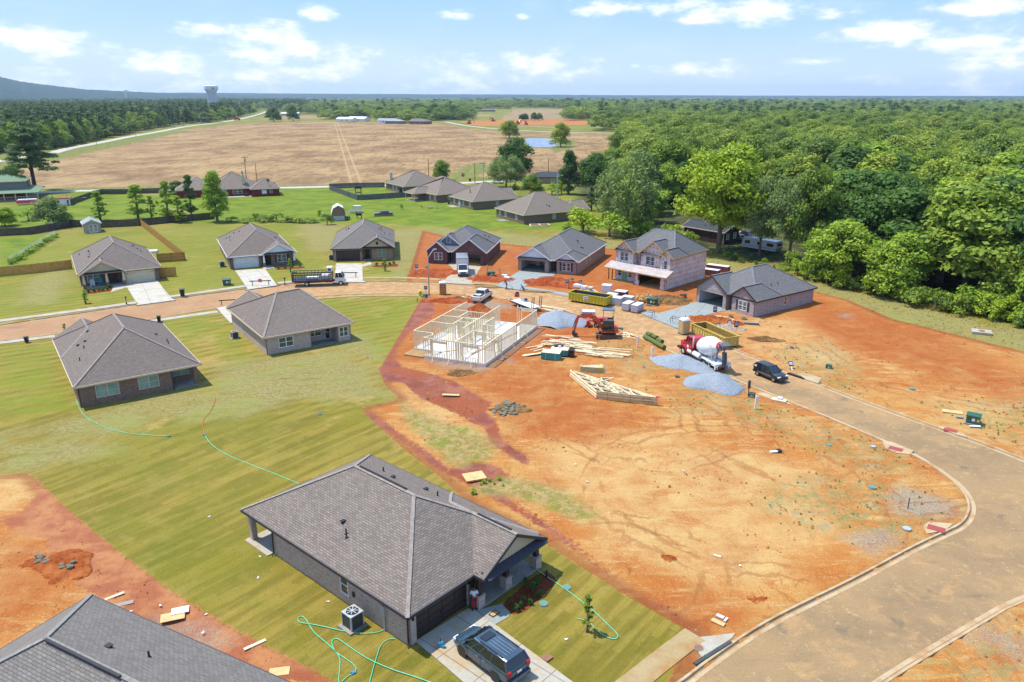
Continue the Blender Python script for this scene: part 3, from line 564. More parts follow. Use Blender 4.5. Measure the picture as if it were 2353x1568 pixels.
        q0=p0+d*a-nn*(depth+.02); q1=p0+d*b-nn*(depth+.02); g.beam(q0+Vector((0,0,h/2)),q1+Vector((0,0,h/2)),0.04,h)
        o=g.build('garage_door',m,s.e)
        if handles:
            mid=p0+d*((a+b)/2)-nn*(depth-.06)
            for sgn in (-1,1):
                k=MB(); k.beam(mid+d*.12*sgn+Vector((0,0,.85)),mid+d*.12*sgn+Vector((0,0,1.05)),0.03,0.03)
                k.build('handle','black',o); k=MB()
                e=p0+d*(a+.1 if sgn<0 else b-.1)-nn*(depth-.06)
                k.beam(e+Vector((0,0,1.85)),e-d*.55*sgn+Vector((0,0,1.85)),0.03,0.04)
                k.build('strap_hinge','black',o)
    def column(s,x,y,z1,zb=0.95,wb=0.3,wt=0.2,m='trim_cream',bm=None,base=0.42):
        c=MB(); c.loft([[(x+sx*w/1,y+sy*w/1,z) for sx,sy in ((-1,-1),(1,-1),(1,1),(-1,1))] for z,w in ((zb,wb/2),(z1,wt/2))]); 
        c.box(x-wt/2-.05,y-wt/2-.05,z1-.1,x+wt/2+.05,y+wt/2+.05,z1+.1); o=c.build('column',m,s.e)
        b=MB(); b.box(x-base/2,y-base/2,-.3,x+base/2,y+base/2,zb-.04); b.box(x-base/2-.04,y-base/2-.04,zb-.06,x+base/2+.04,y+base/2+.04,zb); b.build('base',bm or s.wm,o)
    def vents(s,pts,pitchz):
        """small pipes and box vents: (x,y,kind)"""
        for x,y,k in pts:
            z=pitchz(x,y); b=MB()
            if k=='p': b.cyl((x,y,z-.1),(x,y,z+.38),0.055,k=8); b.cyl((x,y,z-.05),(x,y,z+.06),0.13,0.06,8)
            else: b.box(x-.13,y-.11,z-.1,x+.13,y+.11,z+.13); b.box(x-.18,y-.15,z+.11,x+.18,y+.15,z+.15)
            b.build('roof_vent','black',s.e)
    def slab(s,x0,y0,x1,y1,z=0.12,m='old_slab',name='porch_floor'):
        b=MB(); b.box(x0,y0,-.35,x1,y1,z); b.build(name,m,s.e)
    def done(s):
        if s.Wl.f: s.Wl.build('wall',s.wm,s.e)
        r=s.R.build('roof',s.rm,s.e)
        if s.C.f: s.C.build('ridge_cap',CAPM.get(s.rm,s.rm),r)
        if s.F.f: s.F.build('fascia',s.fm,s.e)
        return s.e
    def lamp(s,x,y,z=1.9):
        b=MB(); b.box(x-.06,y-.14,z-.15,x+.06,y,z+.15); b.cyl((x,y-.08,z+.1),(x,y-.08,z+.22),.09,.03,8); b.build('wall_lamp','black',s.e)
    def door(s,p0,p1,a,b,h=2.1,m='door_dark'):
        p0=Vector((*p0,0));p1=Vector((*p1,0)); d=(p1-p0).normalized(); nn=Vector((d.y,-d.x,0)); g=MB()
        g.beam(p0+d*a+Vector((0,0,h/2+.05))-nn*.08,p0+d*b+Vector((0,0,h/2+.05))-nn*.08,.06,h)
        for zz in (.55,1.45): g.beam(p0+d*(a+.15)+Vector((0,0,zz+.05))-nn*.06,p0+d*(b-.15)+Vector((0,0,zz+.05))-nn*.06,.05,.65)
        o=g.build('door',m,s.e); k=MB(); q=p0+d*(b-.1)+Vector((0,0,1.05)); k.beam(q,q+Vector((0,0,.12)),.05,.05); k.build('handle','steel',o)
def hipz(w,d,ze,p):
    return lambda x,y: ze+p*max(0,min(x,w-x,y,d-y))
# ================================================================ H3: the big house in front
def near_house():
    W_,D_,p=12.6,19.4,.55; i=.45; x1=W_-i; y1=D_-i
    H=House('brick_house','large taupe brick house nearest in front, brown garage door, dark tapered porch posts',-6.4,38.9,48.7,'brick_taupe','roof_brown_near','trim_dark')
    H.hip(0,0,W_,D_,p); 
    H.hip(5.85,-0.9,W_-.05,9,p*1.02,e0='gable',gable_mat='siding_tan',ze=2.62,oh=0.35); H.pent(6.1,12.3,-.42,2.86,.75,.34)
    H.w((i,i),(5.9,i),[(.6,5.25,-.4,2.2)]); H.garage((i,i),(5.9,i),.6,5.25,2.2,'door_dark'); H.lamp(.75,i,1.95); H.lamp(6.15-.45,i,1.95)
    H.w((5.9,i),(5.9,3.0)); H.w((5.9,3.0),(8.2,3.0),[(.5,1.5,-.2,2.2)]); H.door((5.9,3.0),(8.2,3.0),.5,1.5)
    H.w((8.2,3.0),(8.2,1.7),[(.35,.95,.25,2.05)]); H.win((8.2,3.0),(8.2,1.7),.35,.95,.25,2.05,1,True)
    H.w((8.2,1.7),(x1,1.7),[(1.1,2.3,.75,2.2)]); H.win((8.2,1.7),(x1,1.7),1.1,2.3,.75,2.2,1,True)
    H.w((x1,1.7),(x1,y1),[(8,8.9,.8,2.1)]); H.win((x1,1.7),(x1,y1),8,8.9,.8,2.1,1)
    H.w((x1,y1),(3.6,y1)); H.w((3.6,y1),(3.6,15.9)); H.w((3.6,15.9),(i,15.9),[(.5,2.3,.1,2.15)]); H.win((3.6,15.9),(i,15.9),.5,2.3,.1,2.15,2)
    H.w((i,15.9),(i,i),[(8.4,9.3,.65,2.15)]); H.win((i,15.9),(i,i),8.4,9.3,.65,2.15,1)
    # rear porch with its posts
    H.slab(-.1,15.95,3.55,19.2,.06,'walk_concrete','patio')
    b=MB(); b.box(.3,18.6,-.3,.72,19.02,2.6); b.build('post','brick_taupe',H.e)
    b=MB(); b.tube([(.35,15.7,2.5),(.32,15.7,.3),(.15,15.7,0.05)],.05,8); b.build('downspout','trim_brown',H.e)
    b=MB(); b.tube([(.42,.55,2.5),(.42,.55,.3),(.25,.4,0.05)],.05,8); b.build('downspout','trim_brown',H.e)
    H.slab(5.95,-.45,x1,1.65,.1,'old_slab')
    for cx in (6.15,8.9,12.2): H.column(cx,-.12,2.62,1.0,.36,.24,'trim_brown',base=.62)
    b=MB(); b.box(9.05,-.84+.35+.24,3.3,9.55,-.84+.35+.29,3.85); b.build('gable_vent','trim_dark',H.e)
    pz=hipz(W_,D_,2.6,p); H.vents([(2.7,9.9,'b'),(2.2,8.9,'p'),(2.0,8.6,'p'),(8.9,12.9,'p'),(8.4,11.1,'b'),(9.5,8.6,'b'),(9.4,7.2,'p')],pz)
    c=MB(); c.beam((6.45,7.2,pz(6.3,7.2)+.09),(6.45,12.6,pz(6.3,12.6)+.09),.14,.1); c.beam((9.4,-.3,4.5+1.55),(9.4,3.2,4.5+1.55),.1,.05) if 0 else None
    c.build('ridge_vent','black',H.e); c=MB(); c.beam((9.22+.08,-.3,2.62+p*1.02*3.35+.07),(9.22+.08,2.9,2.62+p*1.02*3.35+.07),.14,.1); c.build('ridge_vent','black',H.e)
    b=MB(); b.box(-.02+.27,2.6,1.2,.45,2.95,1.95); b.tube([(.36,2.78,1.2),(.36,2.78,0)],.05,8); b.build('meter_box','galvanised',H.e)
    b=MB(); b.box(.33,5.9,1.0,.45,6.1,1.35); b.build('meter_box','dark_gray',H.e)
    return H.done()
near_house()
# ================================================================ H0: roof corner at the lower left (front faces away right)
def corner_house():
    # local frame: x along the long right-hand eave (towards viewer right), y up-left
    H=House('brick_house','house under gray shingles cut off at the bottom left corner beside orange clay',-27.0-5.5,41.2-3.2,-27.1,'brick_taupe','roof_gray_near','trim_dark')
    H.e.location=(-27.0,41.2,0)
    # eave corner is the origin; the roof extends along +x (20 m) and -y (12.6 m)
    H.hip(0,-12.6,20,0,.57,'x'); i=.45
    H.w((i,-12.6+i),(20-i,-12.6+i)); H.w((20-i,-12.6+i),(20-i,-i)); H.w((20-i,-i),(i,-i),[(5,6,.8,2.1),(11,12,.8,2.1)]); H.w((i,-i),(i,-12.6+i),[(3,5,.8,2.1)])
    H.win((20-i,-i),(i,-i),5,6,.8,2.1,1); H.win((20-i,-i),(i,-i),11,12,.8,2.1,1); H.win((i,-i),(i,-12.6+i),3,5,.8,2.1,2)
    z=hipz(20,12.6,2.6,.57); zz=lambda x,y:z(x,y+12.6)
    H.vents([(10.6,-3.7,'p'),(8.6,-4.5,'b')],zz)
    c=MB(); c.beam((6.5,-6.42,zz(6.5,-6.3)+.09),(12.3,-6.42,zz(8,-6.3)+.09),.16,.1); c.build('ridge_vent','black',H.e)
    return H.done()
corner_house()
# ================================================================ H1, H2 backs
def h1():
    W_,D_,p=13.5,21,.6;i=.4;x1=W_-i;y1=D_-i
    H=House('brick_house','brown brick house with three large rear windows and corner patio, left of the middle lawns',-48.1,77.4,35.4,'brick_brown','roof_brown','trim_cream')
    H.hip(0,0,W_,D_,p); H.hip(0.02,12,7.6,D_+.6,p,e1='gable',ze=2.61,gable_mat='siding_cream')
    A,B=(i,i),(10.2,i)
    H.w(A,B,[(1.7,4.1,.75,2.2),(6.1,8.3,.75,2.2)]); H.win(A,B,1.7,4.1,.75,2.2,2,frame='trim_cream',pane='glass_blind'); H.win(A,B,6.1,8.3,.75,2.2,2,frame='trim_cream',pane='glass_blind')
    H.w((10.2,i),(10.2,2.6)); H.w((10.2,2.6),(x1,2.6),[(.3,2.3,.8,2.2)]); H.win((10.2,2.6),(x1,2.6),.3,2.3,.8,2.2,2,frame='trim_cream',pane='glass_blind')
    H.w((x1,2.6),(x1,y1)); H.w((x1,y1),(i,y1),[(7.6,12.3,-.4,2.2)]); H.garage((x1,y1),(i,y1),7.6,12.3,2.2,'door_cream'); H.w((i,y1),A)
    b=MB(); b.box(12.6,.4,-.3,13.0,.8,2.6); b.build('post','brick_brown',H.e); H.slab(10.3,.3,13,2.6,.08)
    H.vents([(3.6,14.5,'b'),(2.1,12.0,'b'),(2.9,11.6,'b'),(1.6,6.6,'p'),(2.5,9.6,'p'),(10.6,9.6,'b'),(11.4,7.4,'p'),(11.3,6.2,'p')],hipz(W_,D_,2.6,p)); return H.done()
h1()
def h2():
    W_,D_=12.8,17.6;i=.4;x1=W_-i;y1=D_-i; z=2.6
    H=House('brick_house','taupe brick house with a recessed rear patio, right of the brown brick house',-32.9,95.4,34.5,'brick_taupe','roof_brown','trim_cream')
    P=(5.0,9.0,6.15);Q=(8.6,9.6,6.15);A=(0,0,z);B=(W_,0,z);C=(W_,D_,z);D=(0,D_,z)
    for f in ([A,B,Q,P],[B,C,Q],[C,D,P,Q],[D,A,P]): H.R.slab(f,.14)
    for a,b in ((A,B),(B,C),(C,D),(D,A)): H.F.beam(Vector(a)-Vector((0,0,.09)),Vector(b)-Vector((0,0,.09)),.07,.21)
    for a,b in ((A,P),(B,Q),(C,Q),(D,P),(P,Q)): H.C.beam(Vector(a)+Vector((0,0,.02)),Vector(b)+Vector((0,0,.02)),.3,.07)
    H.hip(.02,9.5,7.4,D_+.9,.58,e1='gable',ze=2.61,gable_mat='siding_cream')
    H.w((i,i),(6.6,i),[(1.7,3.7,.7,2.1)]); H.win((i,i),(6.6,i),1.7,3.7,.7,2.1,2)
    H.w((6.6,i),(6.6,2.4)); H.w((6.6,2.4),(10.4,2.4),[(.3,2.2,.8,2.1),(2.7,3.5,.1,2.1)]); H.win((6.6,2.4),(10.4,2.4),.3,2.2,.8,2.1,2); H.win((6.6,2.4),(10.4,2.4),2.7,3.5,.1,2.1,1,name='door')
    H.w((10.4,2.4),(10.4,i)); H.w((10.4,i),(x1,i),[(.3,1.6,.7,2.1)]); H.win((10.4,i),(x1,i),.3,1.6,.7,2.1,2)
    H.w((x1,i),(x1,y1)); H.w((x1,y1),(i,y1),[(6.9,11.6,-.4,2.2)]); H.garage((x1,y1),(i,y1),6.9,11.6,2.2,'door_white'); H.w((i,y1),(i,i)); H.slab(6.7,.2,10.3,2.4,.08)
    H.vents([(2.6,11.6,'b'),(2.9,9.6,'b'),(1.7,10.0,'p'),(2.4,8.2,'p'),(11.3,12.5,'p'),(11.0,11.7,'p')],lambda x,y:z+.52*min(x,W_-x+1)); return H.done()
h2()
# ================================================================ row across the street
def r1():
    W_,D_,p=14,21.8,.6;i=.45;x1=W_-i;y1=D_-i
    H=House('brick_house','brown brick house with cream garage door and chairs on its porch',-77.7,132.3,31.4,'brick_brown','roof_brown','trim_cream')
    H.hip(0,0,W_,D_,p); H.hip(.25,-.5,7.9,6.5,.56,e0='gable',ze=2.62,gable_mat='siding_tan',oh=.4); H.pent(.7,7.5,-.12,2.9,.5,.24)
    H.w((7.3,i),(x1,i),[(.35,5.4,-.4,2.2)]); H.garage((7.3,i),(x1,i),.35,5.4,2.2,'door_cream'); H.lamp(13.1,i); H.w((7.3,2.2),(7.3,i))
    H.w((i,2.2),(7.3,2.2),[(1.1,3.1,.6,2.2),(4.5,6.1,-.2,2.2)]); H.win((i,2.2),(7.3,2.2),1.1,3.1,.6,2.2,2,pane='glass_blind'); H.door((i,2.2),(7.3,2.2),4.6,5.5); H.door((i,2.2),(7.3,2.2),5.55,6.05)
    H.w((x1,i),(x1,y1),[(6,7,1,2.1)]); H.win((x1,i),(x1,y1),6,7,1,2.1,1); H.w((x1,y1),(i,y1),[(3,5,.8,2.1)]); H.win((x1,y1),(i,y1),3,5,.8,2.1,2); H.w((i,y1),(i,2.2))
    for cx in (.9,4.6,7.35): H.column(cx,-.1,2.5,.85,.5,.26,'trim_cream',base=.56)
    H.slab(.6,-.3,7.3,2.1,.1,'walk_concrete')
    H.vents([(1.3,15.8,'p'),(2.9,13.8,'b'),(2.9,13,'b'),(2.9,9.4,'p'),(2.6,8.4,'b'),(11,14.5,'p'),(10.6,13.5,'b'),(11.4,12.6,'b'),(11.8,10.6,'p')],hipz(W_,D_,2.6,p)); H.pent(.3,.31,0,0) if 0 else None
    b=MB(); b.box(4.0-.25,-.5+.4-.04,3.6,4.0+.25,-.5+.4,4.1); b.build('gable_vent','trim_cream',H.e); return H.done()
r1()
def r2():
    W_,D_,p=13.4,23,.6;i=.45;x1=W_-i;y1=D_-i
    H=House('brick_house','white-gabled house with white garage door, second from left in the row',-56.6,148.3,25.2,'brick_mixed','roof_brown')
    H.hip(0,0,W_,D_,p); H.hip(6.3,-.7,W_+.1,6.5,.56,e0='gable',ze=2.62,gable_mat='siding_white',oh=.4); H.pent(6.8,13,-.32,2.9,.5,.24)
    H.w((i,i),(6.6,i),[(.65,5.55,-.4,2.2)]); H.garage((i,i),(6.6,i),.65,5.55,2.2,'door_white'); H.lamp(.75,i); H.lamp(6.3,i)
    H.w((6.6,i),(6.6,2.6)); H.w((6.6,2.6),(8.3,2.6),[(.3,1.3,-.2,2.2)]); H.door((6.6,2.6),(8.3,2.6),.3,1.3); H.w((8.3,2.6),(8.3,i)); H.w((8.3,i),(x1,i),[(1.3,3.2,.65,2.2)]); H.win((8.3,i),(x1,i),1.3,3.2,.65,2.2,2,True,shut='trim_dark')
    H.w((x1,i),(x1,y1)); H.w((x1,y1),(i,y1)); H.w((i,y1),(i,i),[(9,10,1,2),(14,15,1,2)]); H.win((i,y1),(i,i),9,10,1,2,1); H.win((i,y1),(i,i),14,15,1,2,1)
    for cx in (6.9,12.9): H.column(cx,-.25,2.5,.9,.42,.24,'trim_white',base=.5)
    H.slab(6.7,-.3,8.3,2.5,.1,'old_slab')
    H.vents([(1.6,16,'p'),(2.2,15.5,'b'),(3.2,17,'b'),(4.2,15,'b'),(1.9,12,'p'),(10.8,9.5,'b'),(11,9,'p'),(11.6,8.4,'p')],hipz(W_,D_,2.6,p)); return H.done()
r2()
def r3():
    W_,D_,p=13.4,21.4,.6;i=.45;x1=W_-i;y1=D_-i
    H=House('brick_house','golden brown brick house with brown garage door and dark brown trim, third of the row',-38.0,156.4,8.8,'brick_gold','roof_graybrown','trim_brown')
    H.hip(0,0,W_,D_,p); H.hip(6.1,-.6,W_-.1,6.5,.62,e0='gable',ze=2.62,gable_mat='siding_tan',oh=.4); H.pent(6.5,12.9,-.2,2.95,.5,.24,'trim_brown')
    H.w((i,i),(6.6,i),[(.65,5.6,-.4,2.2)]); H.garage((i,i),(6.6,i),.65,5.6,2.2,'door_dark'); H.lamp(.75,i); H.lamp(6.3,i)
    H.w((6.6,i),(6.6,2)); H.w((6.6,2),(8.4,2),[(.4,1.4,-.2,2.2)]); H.door((6.6,2),(8.4,2),.4,1.4,m='black'); H.w((8.4,2),(8.4,i)); H.w((8.4,i),(x1,i),[(1.3,3.1,.7,2.25)]); H.win((8.4,i),(x1,i),1.3,3.1,.7,2.25,2,frame='trim_cream',pane='glass_blind')
    H.w((x1,i),(x1,y1)); H.w((x1,y1),(i,y1)); H.w((i,y1),(i,i)); H.slab(6.7,-.1,8.4,2,.1,'brick_rose'); b=MB(); b.box(9.45,-.25,3.35,10,-.2,3.95); b.build('gable_vent','trim_brown',H.e)
    H.vents([(2.8,13.5,'p'),(3.3,13.3,'b'),(3.3,14,'b'),(10.4,15,'b'),(12.4,12.5,'p'),(10,12,'b'),(10.6,12,'p'),(11.2,9.6,'p')],hipz(W_,D_,2.6,p)); return H.done()
r3()
def r4():
    W_,D_,p=13.0,16.4,.6;i=.4;x1=W_-i;y1=D_-i
    H=House('brick_house','dark red brick house with blue gray gable, box van on its drive',-17.9,155.2,-10.2,'brick_red','roof_gray','trim_white')
    H.hip(0,0,W_,D_,p,cap=True); H.hip(0,-.5,5.0,7,.82,e0='gable',ze=2.62,oh=.3); H.hip(5.7,-.5,W_+.02,9.2,.76,e0='gable',ze=2.62,oh=.3)
    H.hip(1.6,1.6,7.2,7,.82,e0='gable',ze=3.55,gable_mat='siding_blue',oh=.25)
    H.w((i,-.2),(4.7,-.2),[(1.45,3.2,.75,2.35)]); H.win((i,-.2),(4.7,-.2),1.45,3.2,.75,2.35,2,True); H.w((4.7,-.2),(4.7,2.6)); H.w((4.7,2.6),(6.1,2.6),[(.1,.5,.1,2.1),(.5,1.35,-.2,2.1)]); H.door((4.7,2.6),(6.1,2.6),.5,1.35); H.win((4.7,2.6),(6.1,2.6),.1,.5,.1,2.1,1)
    H.w((6.1,2.6),(6.1,-.2)); H.w((6.1,-.2),(x1,-.2),[(.75,5.55,-.4,2.2)]); H.w((x1,-.2),(x1,y1)); H.w((x1,y1),(i,y1)); H.w((i,y1),(i,-.2))
    g=MB(); g.box(6.3,6.2,0,12.3,6.3,2.55); g.box(6.3,-.05,2.42,12.3,6.2,2.5); g.box(6.25,-.05,0,6.3,6.2,2.42); g.build('garage_interior','interior',H.e); H.slab(6.3,-.15,12.45,6.2,.05,'plywood','garage_floor')
    H.win((i,1.87),(W_,1.87),3.6,4.5,4.0,5.2,1,True,depth=0); H.lamp(6.4,-.2,2.0); H.lamp(12.0,-.2,2.0); H.slab(4.75,-.3,6.1,2.55,.08,'walk_concrete')
    H.vents([(10.3,10.6,'b'),(11,11.4,'b'),(11.4,8.6,'p'),(11.1,8.2,'p'),(.9,6.8,'p')],hipz(W_,D_,2.6,p)); return H.done()
r4()
def r5():
    W_,D_,p=12.9,21.7,.6;i=.4;x1=W_-i;y1=D_-i
    H=House('brick_house','rose brick house with two white gables, black shutters and open empty garage',0.9,148.4,-21.6,'brick_rose','roof_gray')
    H.hip(0,0,W_,D_,p); H.hip(-.1,-.7,7.45,9.5,.62,e0='gable',ze=2.62,gable_mat='siding_white',oh=.4); H.pent(.4,7,-.32,2.9,.5,.24)
    H.hip(7.9,-.4,W_+.05,6,.62,e0='gable',ze=2.62,gable_mat='siding_white',oh=.4); H.pent(8.3,12.6,-.02,2.9,.5,.24)
    H.w((i,-.15),(6.9,-.15),[(.7,5.6,-.4,2.15)]); H.w((6.9,-.15),(6.9,2.5)); H.w((6.9,2.5),(8.3,2.5),[(.2,1.1,-.2,2.1)]); H.door((6.9,2.5),(8.3,2.5),.2,1.1,m='siding_maroon'); H.w((8.3,2.5),(8.3,.1)); H.w((8.3,.1),(x1,.1),[(1.15,2.95,.6,2.2)]); H.win((8.3,.1),(x1,.1),1.15,2.95,.6,2.2,2,True,shut='trim_dark',pane='glass_stick')
    H.w((x1,.1),(x1,y1),[(6.2,6.8,.9,2.1),(8.8,9.4,1.1,2.0)]); H.win((x1,.1),(x1,y1),6.2,6.8,.9,2.1,1,frame='lumber'); H.win((x1,.1),(x1,y1),8.8,9.4,1.1,2.0,1,frame='lumber'); H.w((x1,y1),(i,y1)); H.w((i,y1),(i,-.15))
    g=MB(); g.box(.6,6.4,0,6.7,6.5,2.55); g.box(.6,0,2.42,6.7,6.4,2.5); g.box(.55,0,0,.6,6.4,2.42); g.box(6.7,0,0,6.75,6.4,2.42); g.box(2.2,5.4,.05,3.1,6.3,1.5); g.build('garage_interior','interior',H.e); H.slab(.6,-.1,6.7,6.35,.04,'new_concrete','garage_floor')
    H.slab(6.95,-.4,8.3,2.5,.06,'new_concrete')
    H.vents([(9.4,10.5,'b'),(9.8,9.4,'p'),(11.2,8.4,'p'),(10.9,8.2,'b')],hipz(W_,D_,2.6,p)); return H.done()
r5()
# two-storey house still in its pale building wrap
m,n=mat('house_wrap'); uv=n.co('UV'); ck=n.map(uv,(1,1,1))
vr=n.new('ShaderNodeTexVoronoi'); vr.inputs['Randomness'].default_value=0.0; n.put(vr.inputs['Vector'],n.map(uv,(1.3,1.15,1))); vr.inputs['Scale'].default_value=1.0
c=n.mix(n.step(n.noise(uv,0.6,4),0.4,0.62),rgb('d9d2cf'),rgb('d6b9ae')); c=n.mix(n.m('SUBTRACT',1.0,n.step(vr.outputs['Distance'],0.10,0.16)),c,rgb('4a3c4c'))
c=n.mix(n.m('MULTIPLY',n.step(n.noise(uv,1.7,4,0.7),0.6,0.68),0.5),c,rgb('c58f84')); n.out(c,0.8)
m,n=mat('roof_underlay'); uv=n.co('UV'); vr=n.new('ShaderNodeTexVoronoi'); vr.inputs['Randomness'].default_value=0.35; n.put(vr.inputs['Vector'],n.map(uv,(.7,1.0,1)))
c=n.mix(n.step(n.noise(uv,0.8,4),0.4,0.6),rgb('a6a8ac'),rgb('a89a96')); c=n.mix(n.m('SUBTRACT',1.0,n.step(vr.outputs['Distance'],0.22,0.3)),c,rgb('5a5961')); w=n.noise(n.map(uv,(.2,3,1)),1,3); c=n.mix(n.m('MULTIPLY',n.step(w,0.5,0.6),0.5),c,rgb('d7b0a4')); n.out(c,0.7)
def r6():
    i=.35; W_=12.8; D_=12.6; x1=W_-i; y1=D_-i; zu=5.6
    H=House('brick_house','two-storey house still in pale pink building wrap with a long white lean-to roof',19.3,141.2,-44.3,'house_wrap','roof_gray','lumber_dark')
    H.e.name='unfinished_house'; H.ze=zu
    H.hip(0.6,.6,W_,D_,.62,'x',ze=zu,inset=4.0)
    H.hip(0,-.3,4.7,6,.8,e0='gable',ze=zu+.02,oh=.35); H.pent(.3,4.4,.12,zu+.28,.5,.24)
    H.hip(5.4,.1,11.6,7,.82,e0='gable',ze=zu+.03,oh=.35); H.pent(5.8,10.3,.5,zu+.28,.5,.24)
    H.hip(9.9,-.25,13.1,5,.9,e0='gable',ze=zu+.02,oh=.35)
    # upper walls
    H.w((i,.1),(4.4,.1),[(1.0,2.9,3.7,5.3)],2.6,zu); H.win((i,.1),(4.4,.1),1.0,2.9,3.7,5.3,2,True,pane='glass_stick'); H.w((4.4,.1),(4.4,1.6),(),2.6,zu); H.w((4.4,1.6),(5.8,1.6),[(.4,1.0,4.0,5.2)],2.6,zu); H.win((4.4,1.6),(5.8,1.6),.4,1.0,4.0,5.2,1)
    H.w((5.8,1.6),(5.8,.5),(),2.6,zu); H.w((5.8,.5),(10.2,.5),[(1.0,3.0,3.6,5.2)],2.6,zu); H.win((5.8,.5),(10.2,.5),1.0,3.0,3.6,5.2,2,True,pane='glass_stick'); H.w((10.2,.5),(10.2,.15),(),2.6,zu); H.w((10.2,.15),(x1,.15),[(.7,1.6,3.4,5.0)],2.6,zu+.1); H.win((10.2,.15),(x1,.15),.7,1.6,3.4,5.0,1,True,pane='glass_stick')
    H.w((x1,.15),(x1,y1),(),2.6,zu+.1); H.w((x1,-1.5),(x1,y1),(),-.3,2.6); H.w((x1,y1),(i,y1),(),-.3,zu+.1); H.w((i,y1),(i,.1),(),-.3,zu+.1)
    # lower front
    H.w((i,.1),(5.9,.1),[(.6,1.5,.7,2.0),(3.0,3.9,.7,2.0)],-.3,2.6); H.win((i,.1),(5.9,.1),.6,1.5,.7,2.0,1); H.win((i,.1),(5.9,.1),3.0,3.9,.7,2.0,1)
    H.w((5.9,.1),(5.9,-1.5),(),-.3,2.35); H.w((5.9,-1.5),(x1,-1.5),[(1.0,5.6,-.4,2.05)],-.3,2.4)
    g=MB(); g.box(6.2,5.6,0,12.2,5.7,2.5); g.box(6.05,-1.3,2.35,12.2,5.6,2.4); g.build('garage_interior','interior',H.e); H.slab(6.1,-1.4,12.2,5.5,.04,'plywood','garage_floor'); H.slab(.2,-1.8,5.85,.05,.08,'plywood')
    # lean-to roof
    y0_,z0_=-2.1,2.5; b=MB(); b.slab([(-.7,y0_,z0_),(13.1,y0_,z0_),(13.1,.14,3.35),(-.7,.14,3.35)],.14); b.build('porch_roof','roof_underlay',H.e)
    b=MB(); b.beam((-.7,y0_,z0_-.1),(13.1,y0_,z0_-.1),.05,.2); b.beam((13.1,y0_,z0_-.1),(13.1,.14,3.25),.05,.2); b.beam((-.7,y0_,z0_-.1),(-.7,.14,3.25),.05,.2); b.build('porch_fascia','lumber_dark',H.e)
    for cx in (.1,.95): 
        b=MB(); b.box(cx,-1.75,-.2,cx+.14,-1.6,2.45); b.build('post','wood_post',H.e)
    b=MB(); b.beam((6.95,-1.58,1.05),(6.95,-1.58,2.2),.2,.2) ; b.beam((6.9,-1.6,2.15),(11.6,-1.6,2.15),.06,.22); b.build('garage_lintel','trim_dark',H.e)
    b=MB(); b.box(2.0,-.02,.2,3.0,.085,1.5); b.box(4.3,-.02,1.5,5.4,.085,2.2); b.build('green_sheathing',plain('green_sheath',rgb('6fbf8a')),H.e)
    b=MB(); b.box(12.455,-1.3,1.2,12.47,-.7,1.9); b.build('green_sheathing','green_sheath',H.e)
    H.vents([(10.2,6,'b'),(10.6,5.4,'b'),(11,4.8,'b'),(11.3,7,'p')],lambda x,y:zu+.62*min(W_-x,y)); return H.done()
r6()
def r7():
    W_,D_,p=12.4,16.0,.6;i=.4;x1=W_-i;y1=D_-i
    H=House('brick_house','gray and rose brick house at the right end, open garage with a worker inside',30.9,124.0,-54.3,'brick_grayrose','roof_gray','trim_brown')
    H.hip(0,0,W_,D_,p); H.hip(0,-.4,6.95,8,.74,e0='gable',ze=2.62,oh=.3); H.hip(7.2,-.3,W_+.03,6.5,.74,e0='gable',ze=2.62,oh=.3)
    H.w((i,-.1),(6.6,-.1),[(.6,5.5,-.4,2.25)]); H.w((6.6,-.1),(6.6,2.6)); H.w((6.6,2.6),(7.6,2.6)); H.w((7.6,2.6),(7.6,0)); H.w((7.6,0),(x1,0),[(1.3,3.0,.65,2.15)]); H.win((7.6,0),(x1,0),1.3,3.0,.65,2.15,2,True,shut='trim_dark')
    H.w((x1,0),(x1,y1),[(7.6,8.3,.8,2.1)]); H.win((x1,0),(x1,y1),7.6,8.3,.8,2.1,1,frame='lumber'); H.w((x1,y1),(i,y1)); H.w((i,y1),(i,-.1))
    g=MB(); g.box(.6,6.4,0,6.4,6.5,2.55); g.box(.6,.05,2.42,6.4,6.4,2.5); g.box(.54,.05,0,.6,6.4,2.42); g.build('garage_interior','door_white',H.e); H.slab(.6,-.1,6.4,6.35,.04,'new_concrete','garage_floor'); H.slab(6.7,-.2,7.5,2.5,.05,'new_concrete')
    H.vents([(9.6,4.4,'b'),(10.2,6.2,'p'),(10.2,8,'p')],hipz(W_,D_,2.6,p)); return H.done()
r7()
SCL=0.9
